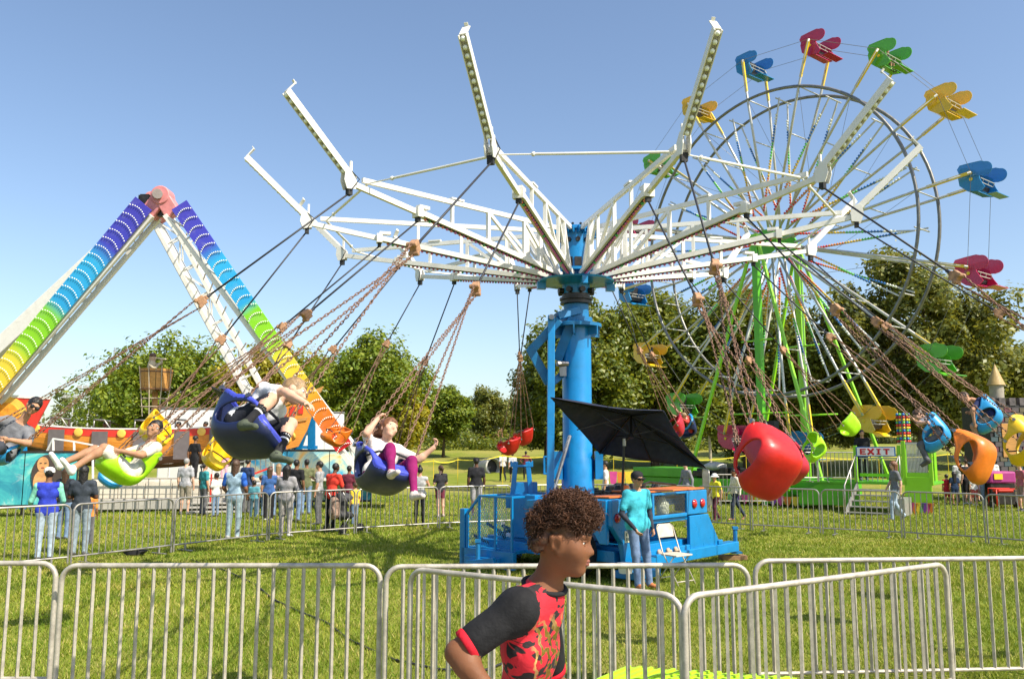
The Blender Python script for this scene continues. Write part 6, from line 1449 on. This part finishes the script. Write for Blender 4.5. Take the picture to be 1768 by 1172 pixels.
# ------------------------------------------------------------------ visitors
wht = (.66, .65, .62); blk = (.018, .018, .02); jean = (.17, .25, .38); ljean = (.36, .44, .52); gry = (.30, .30, .31); dgry = (.12, .12, .13)
person('person in white cap and blue jacket with mint sleeves behind the left barrier', GX(75, 16.2), 205, 1.74, (.03, .05, .42), ljean, 'brown', 'black', 'short', hat=('cap', (.72, .71, .68)), sleeve='long', sleevecol=(.22, .60, .45), pose=dict(eL=(.16, -.02, .64), wL=(.17, -.13, .56), eR=(-.15, -.01, .64), wR=(-.13, -.12, .56)), vox=.018)
person('person in dark tee and pale jeans beside the blue jacket', GX(136, 16.9), 190, 1.76, (.045, .055, .07), (.25, .31, .36), 'dark', 'black', 'dread', pose=FOLD, vox=.018)
person('tall person with dreadlocks in denim vest over blue tee', GX(402, 19.9), 176, 1.83, (.30, .42, .52), (.27, .36, .40), 'brown', 'brown', 'dread', sleevecol=(.03, .12, .50), pose=dict(eL=(.15, .0, .65), wL=(.12, -.08, .56), eR=(-.15, .02, .64), wR=(-.14, -.05, .54)), vox=.018, shoes=(.5, .5, .5))
person('woman with long dark hair in grey sweatshirt and grey trousers', GX(492, 20.4), 172, 1.70, (.30, .29, .30), (.40, .37, .35), 'brown', 'black', 'long', sleeve='long', pose=dict(eL=(.15, -.02, .66), wL=(.16, -.12, .60), eR=(-.15, -.02, .66), wR=(-.06, -.12, .60)), vox=.018, fat=1.12, shoes=(.6, .6, .6))
person('person in bright red tee and black trousers leaning over the stroller', GX(570, 21.7), 150, 1.72, (.66, .05, .03), blk, 'dark', 'black', 'short', lean=(0, -.22, 0), pose=dict(eL=(.14, -.08, .62), wL=(.12, -.16, .50), eR=(-.14, -.08, .62), wR=(-.12, -.16, .50)), vox=.018, shoes=(.6, .6, .6))
person('man in grey tee looking left between the red shirt and sweatshirt', GX(549, 23.6), -95, 1.74, gry, dgry, 'tan', 'black', 'short', pose=PHONE)
person('man in black tee behind the woman in grey sweatshirt', GX(509, 24.6), 165, 1.77, blk, jean, 'brown', 'black', 'short')
person('person in brown cap at the back of the crowd by the mural', GX(497, 26.6), 170, 1.75, dgry, blk, 'tan', 'brown', 'short', hat=('cap', (.30, .19, .09)))
person('woman with long brown hair in blue top by the mural', GX(463, 24.8), 195, 1.56, (.05, .12, .32), blk, 'tan', 'brown', 'long', shoes=(.6, .58, .55))
person('small child in teal shirt beside the denim vest', GX(437, 25.8), 185, 1.12, (.09, .28, .34), (.06, .12, .16), 'brown', 'black', 'short', hs=1.25)
person('child in white tee with one arm raised behind the teal child', GX(449, 26.4), 170, 1.25, wht, jean, 'fair', 'brown', 'short', pose=dict(eR=(-.14, -.04, .70), wR=(-.10, -.06, .84)), hs=1.2)
person('boy in white tee and blue jeans at the steps of the ship', GX(371, 26.3), -120, 1.33, wht, jean, 'brown', 'black', 'short', hs=1.15, pose=FOLD)
person('woman with hair bun in grey tank top and black leggings', GX(724, 23.0), 178, 1.60, (.42, .42, .42), blk, 'tan', 'black', 'bun', sleeve='none', legs='tight', pose=dict(eR=(-.15, -.02, .68), wR=(-.10, -.08, .80), eL=(.13, -.02, .66), wL=(.0, -.12, .70)))
person('woman in black tee and maroon shorts with hair tied back', GX(760, 26.0), 215, 1.58, (.03, .03, .033), (.20, .04, .07), 'fair', 'brown', 'pony', legs='mini', pose=FOLD, shoes=(.5, .4, .33))
person('man in black tee, black cap and grey patterned shorts', GX(822, 26.3), 188, 1.80, (.022, .022, .024), (.33, .32, .34), 'dark', 'black', 'short', hat=('cap', blk), legs='short', fat=1.1)
person('far person in light grey shirt and black trousers under the red seats', GX(868, 50), 200, 1.70, (.5, .5, .5), blk, 'brown', 'black', 'short', pose=WALK, vox=.03)
person('far person in white shirt and dark shorts next to the red seats', GX(885, 49), 190, 1.70, (.45, .46, .5), blk, 'tan', 'brown', 'short', legs='short', pose=WALK, vox=.03)
person('far person in dark red top with hands on hips', GX(908, 51), 180, 1.72, (.14, .03, .05), blk, 'brown', 'black', 'short', pose=dict(eL=(.2, .02, .66), wL=(.11, -.02, .56), eR=(-.2, .02, .66), wR=(-.11, -.02, .56)), vox=.03)
person('man in white tee looking left beside the tower', GX(1046, 25.6), -100, 1.72, (.58, .56, .56), dgry, 'tan', 'black', 'short', topmat=None)
person('short person in yellow tee, white sun hat and maroon trousers', GX(1236, 24.6), -60, 1.36, (.80, .66, .04), (.09, .025, .04), 'tan', 'black', 'short', hat=('brim', (.72, .70, .66)), pose=WALK, hs=1.1)
person('person in long cream jacket walking left with a wide stride', GX(1270, 25.0), -80, 1.50, (.66, .62, .52), (.035, .045, .07), 'brown', 'black', 'short', sleeve='long', pose=dict(WALK, aR=(-.058, .22, .09), kR=(-.055, .09, .285), tR=(-.06, .17, .02)), shoes=(.5, .25, .18))
person('man with long hair in grey tee and light jeans walking past the stairs', GX(1548, 24.9), -95, 1.72, (.15, .155, .17), (.33, .41, .50), 'fair', 'auburn', 'long', pose=WALK, vox=.02)
person('small child in red at the right behind the barrier', GX(1637, 31.5), 175, 1.12, (.42, .02, .04), (.3, .02, .04), 'tan', 'black', 'short', legs='short', hs=1.2)
person('small child in navy dress beside the child in red', GX(1650, 31.3), 178, 1.22, (.02, .04, .09), (.02, .04, .09), 'tan', 'black', 'long', legs='mini', hs=1.2)
person('adult in white shirt behind the two small children', GX(1660, 32.6), 170, 1.70, wht, dgry, 'tan', 'black', 'short')
person('person in black shirt and shorts in the group at right', GX(1672, 31.8), 200, 1.68, blk, blk, 'fair', 'brown', 'short', legs='short', shoes=(.6, .6, .6))
person('child in white top holding a bag in the group at right', GX(1684, 31.0), 185, 1.18, wht, (.5, .1, .1), 'fair', 'brown', 'short', legs='short', hs=1.2, shoes=(.65, .65, .65))
person('man in blue shirt and jeans below the orange seat', GX(1703, 31.0), 190, 1.78, (.16, .20, .28), (.20, .28, .38), 'fair', 'brown', 'short', hat=None)
person('person in pink top at the right edge beside the castle', GX(1766, 28.5), -90, 1.62, (.45, .13, .17), (.3, .2, .2), 'fair', 'brown', 'short', legs='short')
person('man in black on the boarding deck left of the yellow seat', W(334, 838, 29.4), 150, 1.74, blk, blk, 'brown', 'black', 'short', shoes=(.5, .05, .05), pose=WALK)
person('girl in pink top on the ship ramp behind the yellow seat', W(386, 834, 29.6), 10, 1.20, (.68, .36, .42), (.5, .3, .35), 'dark', 'black', 'short', hs=1.15)
person('worker in blue cap and jeans standing at the ship\'s door', W(261, 797, 29.9), 140, 1.76, (.35, .45, .6), jean, 'tan', 'brown', 'short', hat=('cap', (.03, .07, .25)))
for px, sk_, c_, l_ in ((178, 'brown', (.1, .1, .12), 'ship passenger in dark top in the left bench'), (305, 'tan', (.5, .5, .52), 'ship passenger in grey top in the middle bench'), (352, 'brown', (.14, .05, .05), 'ship passenger in maroon in the right bench')):
    person(l_, W(px, 802, 31.2), -60, 1.6, c_, blk, sk_, 'black', 'short', vox=.03, group='passengers of the pirate ship')
MORE = [('man in navy polo at the back of the crowd left of the mural', 425, 27.6, 160, 1.76, (.03, .05, .12), dgry, 'tan', 'black', 'short', {}),
        ('woman in pale pink top near the sunset mural', 478, 26.2, 200, 1.62, (.60, .38, .40), jean, 'fair', 'blond', 'long', {}),
        ('man in olive tee beyond the grey sweatshirt', 527, 26.9, -150, 1.75, (.13, .14, .07), jean, 'brown', 'black', 'short', {'pose': PHONE}),
        ('teenager in maroon hoodie right of the red shirt', 601, 25.4, 170, 1.58, (.16, .03, .05), blk, 'brown', 'black', 'short', {'sleeve': 'long'}),
        ('child in yellow tee beside the stroller', 612, 23.4, -130, 1.15, (.75, .55, .05), jean, 'tan', 'brown', 'short', {'hs': 1.2}),
        ('woman in teal top waiting by the deck steps', 350, 27.0, 140, 1.63, (.04, .26, .28), dgry, 'tan', 'black', 'pony', {}),
        ('man in striped grey shirt left of the deck steps', 318, 26.9, 175, 1.78, (.36, .36, .38), (.25, .22, .17), 'fair', 'grey', 'short', {'legs': 'short'}),
        ('woman in black top watching from behind the white cap', 108, 19.8, 170, 1.66, (.03, .03, .035), jean, 'fair', 'brown', 'long', {}),
        ('child in orange tee behind the dark tee', 150, 18.6, 185, 1.22, (.70, .24, .05), dgry, 'brown', 'black', 'short', {'hs': 1.2}),
        ('person in grey hoodie right of the blue cage, beyond the ring', 1186, 27.2, -70, 1.68, (.22, .22, .24), jean, 'fair', 'brown', 'short', {'sleeve': 'long', 'pose': WALK}),
        ('man in white tee among the group at right', 1716, 32.0, 175, 1.76, wht, (.2, .2, .22), 'brown', 'black', 'short', {}),
        ('woman in mauve dress between orange seat and cart', 1694, 33.2, 190, 1.60, (.28, .16, .26), (.28, .16, .26), 'fair', 'blond', 'long', {'dress': True, 'legs': 'mini'})]
for l_, px, y, fc, H_, tp2, bt2, sk_, hr_, st_, kw_ in MORE: person(l_, GX(px, y), fc, H_, tp2, bt2, sk_, hr_, st_, **kw_)
# stroller
stl = thing('stroller', 'baby stroller with camouflage backpack in front of the red shirt', 'stroller', Matrix.Translation(GX(592, 21.4)) @ rotz(math.radians(150)))
sf = M('stroller_fabric', (.05, .05, .055), .8); camo = M('camo_backpack', (.30, .20, .15), .85, var=.6, scale=14)
for s in (-1, 1):
    MB().tube([(.24 * s, -.35, .12), (.24 * s, .05, .62), (.24 * s, .30, 1.02)], .014, 6).build('side_tube', steel, stl, smooth=True, world=False); MB().tube([(.24 * s, .30, .12), (.24 * s, -.05, .55)], .014, 6).build('rear_tube', steel, stl, smooth=True, world=False)
    for y in (-.35, .30): MB().lathe([(.05, -.02), (.115, -.025), (.115, .025), (.05, .02)], (.26 * s, y, .115), 14, (1, 0, 0)).build('wheel', black, stl, smooth='auto', world=False)
MB().tube([(-.24, .30, 1.02), (0, .34, 1.05), (.24, .30, 1.02)], .016, 6).build('handle', black, stl, smooth=True, world=False)
ob('seat_sling', SDF().cap((0, -.12, .42), (0, .1, .45), .18, .18, 0, .05, ((0, 0, 1), 1.7)).cap((0, .08, .48), (0, .16, .85), .17, .16, 0, .05, ((0, 1, 0), 2)).mesh('seat_sling', .025, [sf]), None, stl)
ob('sunshade', SDF().ell((0, .0, .86), (.22, .24, .13), 0, .02).sub((0, -.08, .76), (.2, .24, .14), .02).mesh('sunshade', .02, [sf]), None, stl)
bpk = thing('backpack', 'camouflage backpack hanging on the stroller handle', 'backpack', Matrix.Translation(GX(592, 21.4)) @ rotz(math.radians(150))); ob('bag', SDF().cap((0, .34, .50), (0, .34, .78), .15, .13, 0, .04, ((0, 1, 0), 1.4)).ell((0, .42, .56), (.11, .06, .12), 0, .03).mesh('bag', .02, [camo]), None, bpk)
MB().tube([(-.08, .30, .85), (-.05, .33, 1.03), (.05, .33, 1.03), (.08, .30, .85)], .014, 5).build('strap', strapm, bpk, smooth=True, world=False)

# ------------------------------------------------------------------ smaller things of the fairground
def light_pole(px, y, top, label):
    b = GX(px, y); h = EYE + (HZ - top) / FPX * y - b.z; t = thing('light_pole', label, 'light pole', b, 'floodlight poles on the horizon'); pm = M('pole_grey', (.42, .42, .42), .5)
    MB().tube([b, b + UP * h], [.16, .09], 8).build('mast', pm, t); MB().bar(b + UP * h - Vector((1.3, 0, 0)), b + UP * h + Vector((1.3, 0, 0)), .14).build('crossarm', pm, t)
    for s in (-1.2, -.4, .4, 1.2): MB().box(b + Vector((s, -.2, h + .25)), (.5, .35, .4)).build('lamp_head', pm, t)
light_pole(148, 110, 672, 'floodlight pole left of the broad green tree'); light_pole(121, 120, 688, 'shorter floodlight pole at far left horizon')
b = GX(189, 130); rm = thing('radio_mast', 'thin lattice radio mast on the left horizon', 'mast', b); h = EYE + (HZ - 600) / FPX * 130 - b.z
for k in range(3): a = 2.1 * k; o = Vector((math.cos(a) * .35, math.sin(a) * .35, 0)); MB().tube([b + o, b + o * .5 + UP * h], .05, 5).build('leg', galv, rm)
for k in range(10): z = h * (k + .5) / 10; MB().tube([b + Vector((math.cos(2.1 * j) * .35 * (1 - .5 * z / h), math.sin(2.1 * j) * .35 * (1 - .5 * z / h), z)) for j in range(3)], .03, 4, closed=True).build('ring', galv, rm)
# brick building behind the trees
bk = GX(884, 112); bb = thing('brick_building', 'small reddish brick building between distant trees left of the tower', 'building', bk); brm = M('brick_red', (.36, .17, .11), .8, var=.3, scale=3, dirt=.3)
MB().box(bk + Vector((0, 3, 2.6)), (7.5, 6, 5.2)).build('wall', brm, bb); MB().box(bk + Vector((0, 3, 5.3)), (7.9, 6.4, .25)).build('roof', M('roof_grey', (.2, .19, .18), .8), bb)
for k in range(3):
    f = MB().box(bk + Vector((-2.2 + 2.2 * k, -.02, 2.8)), (1.2, .08, 1.5)).build('window', wship, bb); MB().box(bk + Vector((-2.2 + 2.2 * k, -.08, 2.8)), (1.0, .04, 1.3)).build('pane', grease, f)
# culvert
cv = GX(830, 57); cu = thing('culvert_pipe', 'round concrete culvert mouth set in the grass slope', 'culvert', cv); m = MB(); ax = Vector((0.55, -.83, .1)).normalized(); m.lathe([(.62, 0), (.62, 1.6), (.50, 1.6), (.50, .1), (0, .1)], cv + Vector((0, .8, .25)), 20, ax); m.build('pipe', M('culvert_concrete', (.45, .43, .40), .8, dirt=.3), cu, smooth='auto')
MB().lathe([(0, 1.2), (.5, 1.2), (.5, 1.22), (0, 1.22)], cv + Vector((0, .8, .25)), 20, ax).build('dark_mouth', black, cu)
# yellow tape on stakes
tape = M('yellow_tape', (.85, .70, .05), .5)
tp_ = thing('barrier_tape', 'yellow warning tape strung on stakes along the slope', 'tape', GX(760, 42))
TPX = [(690, 42, 790), (748, 42, 795), (790, 43, 793), (868, 46, 786), (960, 46, 786), (1060, 44, 792), (1170, 43, 792), (1290, 43, 786), (1430, 44, 790), (1520, 44, 786), (1640, 44, 784), (1790, 45, 780)]
tops = []
for px, y, py in TPX:
    g_ = GX(px, y); z = W(px, py, y).z; MB().tube([g_, Vector((g_.x, g_.y, z + .1))], .012, 5).build('stake', yelc, tp_); tops.append(Vector((g_.x, g_.y, z)))
for a, b in zip(tops[:-1], tops[1:]): m = MB(); pts = [lerp(a, b, t) - UP * (.12 * math.sin(math.pi * t)) for t in np.linspace(0, 1, 9)]; m.add([q for p in pts for q in (p - UP * .022, p + UP * .022)], [(2 * i, 2 * i + 2, 2 * i + 3, 2 * i + 1) for i in range(8)]); m.build('tape_length', tape, tp_)
# castle at the right edge
cs = GX(1752, 33.0); stone = M('castle_stone', (.10, .085, .09), .6, var=.5, scale=3); cst = thing('castle_tower', 'dark painted castle tower with golden cone roof at the right edge', 'castle', cs)
def cz_(py): return EYE + (HZ - py) / FPX * 33.0 * 1.0
MB().box(cs + Vector((0, 1.0, cz_(700) / 2)), (1.5, 2.0, cz_(700))).build('wall', M('castle_dark', (.03, .028, .03), .6), cst)
brs = [M('castle_brick_%d' % i, c, .6) for i, c in enumerate(((.09, .075, .08), (.055, .09, .10), (.13, .04, .06), (.12, .10, .06)))]
bm_ = [MB().box((0, 0, 0), (.26, .05, .17)).mesh('brick') for _ in range(1)][0]; bm_.materials.append(None)
rs = random.Random(9)
for r in range(22):
    for c in range(5):
        z = .15 + r * .19; x = -.62 + c * .30 + (.15 if r % 2 else 0)
        if z > cz_(703) or abs(x) > .68: continue
        o = ob('brick', bm_, None, cst); o.location = (x, -.012 + rs.uniform(-.01, .01), z); recolor(o, brs[rs.randrange(4)])
for k in range(4): MB().box(cs + Vector((-.6 + .4 * k, .1, cz_(694))), (.24, .25, .3)).build('merlon', stone, cst)
MB().lathe([(.26, cz_(700)), (.26, cz_(664))], cs + Vector((-.35 + .25, .5, 0)), 16).build('turret', M('turret_tan', (.33, .29, .24), .6, dirt=.2), cst, smooth='auto'); MB().lathe([(.34, cz_(664)), (.0, cz_(626))], cs + Vector((-.1, .5, 0)), 16).build('cone_roof', M('cone_ochre', (.38, .26, .10), .6, dirt=.3), cst, smooth='auto')
MB().box(cs + Vector((-.05, -.04, cz_(760))), (.55, .06, 1.3)).build('gate', brown, cst)
# magenta cart and red generator
cg = GX(1737, 30.5); ct = thing('ticket_cart', 'magenta covered cart next to the castle', 'cart', cg); MB().box(cg + Vector((0, .4, 1.05)), (.95, .7, .42)).build('cover', M('magenta_tarp', (.36, .03, .20), .6), ct, bevel=.06); MB().box(cg + Vector((0, .4, .52)), (.85, .6, .6)).build('body', grease, ct); MB().box(cg + Vector((-.18, .03, 1.08)), (.3, .03, .2)).build('label_plate', yelc, ct)
gg = GX(1734, 29.9); gn = thing('generator', 'red framed portable generator in front of the magenta cart', 'generator', gg)
for s in (-1, 1): MB().tube([gg + Vector((.38 * s, -.25, .1)), gg + Vector((.38 * s, -.25, .68)), gg + Vector((.38 * s, .25, .68)), gg + Vector((.38 * s, .25, .1))], .025, 6).build('frame_hoop', rw, gn, smooth=True)
for y in (-.25, .25): MB().tube([gg + Vector((-.38, y, .68)), gg + Vector((.38, y, .68))], .022, 6).build('frame_bar', rw, gn)
MB().box(gg + Vector((0, 0, .35)), (.6, .4, .42)).build('engine', grease, gn, bevel=.03); MB().box(gg + Vector((0, 0, .62)), (.55, .38, .12)).build('tank', rw, gn, bevel=.04)
for s in (-1, 1): MB().lathe([(0, -.03), (.13, -.03), (.13, .03), (0, .03)], gg + Vector((.42 * s, 0, .13)), 12, (1, 0, 0)).build('wheel', black, gn)
# ------------------------------------------------------------------ the boy running past in the foreground
def shirt_mat():
    m, nt, b = _nodes('printed_shirt')
    n1 = noise(nt, 11, 2, .4, dist=1.6, stretch=(1.0, 1.0, 1.7)); black_mask = ramp(nt, n1, [(.54, (0, 0, 0)), (.56, (1, 1, 1))])
    c = mixrgb(nt, black_mask, (.60, .014, .03), (.018, .012, .014))
    tc = nt.nodes.new('ShaderNodeTexCoord'); w = nt.nodes.new('ShaderNodeTexWave'); w.wave_type = 'BANDS'; w.bands_direction = 'DIAGONAL'; w.inputs['Scale'].default_value = 9; w.inputs['Distortion'].default_value = 9; w.inputs['Detail'].default_value = 2; w.inputs['Detail Scale'].default_value = 2.2
    nt.links.new(tc.outputs['Object'], w.inputs['Vector'])
    sx = nt.nodes.new('ShaderNodeSeparateXYZ'); nt.links.new(tc.outputs['Object'], sx.inputs[0])
    def rng(sock, a, b_):
        r = nt.nodes.new('ShaderNodeMapRange'); r.inputs['From Min'].default_value = a; r.inputs['From Max'].default_value = b_; nt.links.new(sock, r.inputs['Value']); return r.outputs[0]
    def mul(a, b_):
        q = nt.nodes.new('ShaderNodeMath'); q.operation = 'MULTIPLY'; nt.links.new(a, q.inputs[0]); nt.links.new(b_, q.inputs[1]); return q.outputs[0]
    zone = mul(rng(sx.outputs[0], -.035, -.015), rng(sx.outputs[2], 1.10, 1.06)); gm = mul(ramp(nt, w.outputs['Fac'], [(.55, (0, 0, 0)), (.6, (1, 1, 1))]), zone)
    c = mixrgb(nt, gm, c, (.66, .44, .17)); nt.links.new(c, b.inputs['Base Color'])
    mt = mul(gm, rng(sx.outputs[2], 3, 2)); nt.links.new(mt, b.inputs['Metallic']); rr = ramp(nt, gm, [(0, (.85,) * 3), (1, (.32,) * 3)]); nt.links.new(rr, b.inputs['Roughness'])
    bump(nt, b, noise(nt, 13, 4, .5, dist=.6), .55, .02); return m
hc = W(971, 936, 2.42); bl_ = Vector((hc.x - .06, hc.y + .02, .556))
boy = thing('person', 'boy with curly brown hair in red and black printed tee running right in the foreground', 'person', bl_)
L_ = lambda px, py, d: W(px, py, d) - bl_
bj = dict(head=hc - bl_, neck=L_(942, 1003, 2.43), chest=L_(916, 1112, 2.45), waist=L_(900, 1225, 2.47), pelvis=L_(896, 1305, 2.47), sR=L_(893, 1052, 2.32), eR=L_(790, 1126, 2.26), wR=L_(868, 1226, 2.18), sL=L_(938, 1054, 2.58), eL=L_(955, 1180, 2.70), wL=L_(1040, 1240, 2.66))
pv = bj['pelvis']; bj.update(hR=pv + Vector((0, -.07, -.03)), hL=pv + Vector((0, .07, -.03)), kR=pv + Vector((.10, -.08, -.40)), aR=pv + Vector((-.14, -.08, -.66)), tR=pv + Vector((-.08, -.08, -.76)), kL=pv + Vector((.10, .08, -.38)), aL=Vector((pv.x + .12, pv.y + .08, .065)), tL=Vector((pv.x + .25, pv.y + .08, .035)))
hfw, hup = Vector((.955, -.26, -.10)), Vector((.12, 0, 1))
sb = .80; hsb = 1.01
build_person(boy, bj, sb, (.5, .02, .03), (.03, .03, .035), (.185, .076, .036), 'brown', 'buzz', sleeve='short', sleevecol=(.016, .016, .018), legs='short', fwd=(1, -.1, 0), hf=hfw, hu=hup, hs=hsb, vox=.006, fine='hero', topmat=shirt_mat(), headless_hair=True, shoes=(.1, .1, .1))
Rb = headframe(hfw, hup); HS = sb * hsb; hq = lambda x, f, u: bj['head'] + Rb @ (Vector((x, f, u)) * HS)
hairb = M('boy_hair', (.085, .036, .018), .5, var=.6, scale=50, spec=.35); browm = M('boy_brow', (.03, .015, .01), .7); lipm = M('boy_lips', (.25, .085, .06), .45, spec=.4)
m = MB()
for e in (-1, 1): m.tube([hq(.014 * e, .0985, .037), hq(.032 * e, .0915, .044), hq(.052 * e, .078, .040)], [.0030, .0036, .0018], 6)
m.each('eyebrow', browm, boy, smooth=True, world=False)
m = MB(); m.tube([hq(-.026, .083, -.0535), hq(-.012, .0955, -.051), hq(0, .0975, -.0525), hq(.012, .0955, -.051), hq(.026, .083, -.0535)], [.002, .0055, .006, .0055, .002], 8); m.build('upper_lip', lipm, boy, smooth=True, world=False)
m = MB(); m.tube([hq(-.024, .083, -.0575), hq(-.011, .093, -.062), hq(0, .0955, -.063), hq(.011, .093, -.062), hq(.024, .083, -.0575)], [.002, .006, .007, .006, .002], 8); m.build('lower_lip', lipm, boy, smooth=True, world=False)
m = MB()
for e in (-1, 1): m.tube([hq(.018 * e, .0835, .014), hq(.033 * e, .0868, .0185), hq(.048 * e, .0775, .015)], [.0025, .0042, .0025], 6); m.tube([hq(.020 * e, .0825, .008), hq(.033 * e, .0858, .0035), hq(.047 * e, .077, .007)], [.002, .0034, .002], 6)
m.each('eyelid', skinm((.185, .076, .036)), boy, smooth=True, world=False)
# hair: dense cap plus a few thousand curls
Rn = [[Rb[i][j] for j in range(3)] for i in range(3)]
S = SDF(); S.ell(hq(0, -.012, .034), [.0785 * HS, .0985 * HS, .093 * HS], 0, .01, Rn); S.ell(hq(0, .018, .100), [.082 * HS, .096 * HS, .054 * HS], 0, .03, Rn)
rsx = np.random.default_rng(4)
for k in range(26):
    a = rsx.uniform(0, 6.28); r = rsx.uniform(.2, 1.0); S.ell(hq(.078 * r * math.cos(a), .018 + .098 * r * math.sin(a), .108 + .040 * (1 - r * r) + rsx.uniform(-.02, .012)), [rsx.uniform(.014, .024) * HS] * 3, 0, .012)
for k in range(14):
    a = rsx.uniform(3.3, 6.1); S.ell(hq(.080 * math.cos(a), -.012 + .096 * math.sin(a), rsx.uniform(-.03, .08)), [rsx.uniform(.014, .022) * HS] * 3, 0, .012)
S.sub(hq(0, .110, -.030), [.075 * HS, .082 * HS, .094 * HS], .01); S.sub(hq(0, .06, -.10), [.10 * HS, .10 * HS, .075 * HS], .01)
for e in (-1, 1): S.sub(hq(.092 * e, .008, -.028), [.046 * HS, .046 * HS, .056 * HS], .008)
S.sub(hq(0, -.11, -.125), [.10 * HS, .08 * HS, .06 * HS], .012)
def nzh(g, F):
    f = 170.; return F + .004 * np.sin(g[..., 0] * f + 2 * np.sin(g[..., 2] * 70)) * np.sin(g[..., 1] * f + 1.5 * np.sin(g[..., 0] * 80)) * np.sin(g[..., 2] * f * .9 + np.sin(g[..., 1] * 90)) * 1.6
hm = S.mesh('hair', .006, [hairb], nzh); ob('hair', hm, None, boy)
n = len(hm.vertices); co = np.empty(n * 3, dtype=np.float32); hm.vertices.foreach_get('co', co); co = co.reshape(-1, 3); no = np.empty(n * 3, dtype=np.float32); hm.vertices.foreach_get('normal', no); no = no.reshape(-1, 3)
hcn = np.array(hq(0, 0, .03)); upv = np.array(Rb @ Vector((0, 0, 1))); fwv = np.array(Rb @ Vector((0, 1, 0)))
rel = (co - hcn) / HS; uu = rel @ upv; ff = rel @ fwv
ltv = np.array(Rb @ Vector((1, 0, 0))); ll = rel @ ltv; near_ear = (np.abs(ll) > .050) & (ff > -.055) & (ff < .055) & (uu < .022)
out = ((no * rel).sum(1) > 0) & ~near_ear; wgt = np.clip((uu + .05) / .10, .15, 1) * out; wgt /= wgt.sum(); pick = rsx.choice(n, 3600, p=wgt)
VV = []; FF = []; o = 0; K_ = 11; SD = 3
for i in pick:
    nn_ = no[i] / max(np.linalg.norm(no[i]), 1e-6); nn_ = nn_ * .75 + upv * .35 * (uu[i] > 0) + rsx.normal(0, .35, 3); nn_ /= np.linalg.norm(nn_)
    a = np.cross(nn_, rsx.normal(size=3)); a /= np.linalg.norm(a); b = np.cross(nn_, a); t = np.linspace(0, 1, K_); sc = .42 + .58 * np.clip((uu[i] + .04) / .10, 0, 1)
    ln = rsx.uniform(.010, .036) * sc; rad = rsx.uniform(.0045, .0090) * sc; tw = rsx.uniform(7, 13); ph = rsx.uniform(0, 6.3)
    c = co[i] - nn_ * .004 + nn_ * (t * ln)[:, None] + a * (np.cos(t * tw + ph) * rad)[:, None] + b * (np.sin(t * tw + ph) * rad)[:, None]
    w_ = .0016 * (1 - .5 * t)
    for k in range(SD): VV.append(c + (a * math.cos(2.094 * k) + nn_ * math.sin(2.094 * k)) * w_[:, None])
    idx = np.arange(K_ - 1)
    for k in range(SD):
        p = o + k * K_ + idx; q = o + ((k + 1) % SD) * K_ + idx; FF.append(np.stack([p, q, q + 1, p + 1], 1))
    o += K_ * SD
cm = npmesh('hair_curls', np.concatenate(VV), np.concatenate(FF), [hairb]); co_ = ob('hair_curls', cm, None, boy); co_['kind'] = 'stuff'
cm.polygons.foreach_set('use_smooth', np.ones(len(cm.polygons), dtype=bool))
# collar and red sleeve trim
nk_ = bj['neck']; axn = (bj['head'] - bj['chest']).normalized(); c0 = lerp(bj['chest'], bj['neck'], .93); x_ = axn.orthogonal().normalized(); x_ = Vector((1, -.1, 0)).normalized(); x_ = (x_ - axn * x_.dot(axn)).normalized(); y_ = axn.cross(x_)
MB().tube([c0 + (x_ * math.cos(a) * .062 + y_ * math.sin(a) * .058) + axn * .006 * math.cos(a) for a in np.linspace(0, 2 * math.pi, 25)[:-1]], .0075, 8, closed=True).build('collar', cloth((.016, .016, .018)), boy, smooth=True, world=False)
for e in 'RL':
    a_, b2 = bj['s' + e], bj['e' + e]; d_ = (b2 - a_).normalized(); c_ = a_ + (b2 - a_) * .68 + d_ * .030; MB().lathe([(.043, -.011), (.0478, -.009), (.0472, .009), (.043, .011)], c_, 20, d_).build('sleeve_trim', cloth((.55, .015, .03)), boy, smooth=True, world=False)
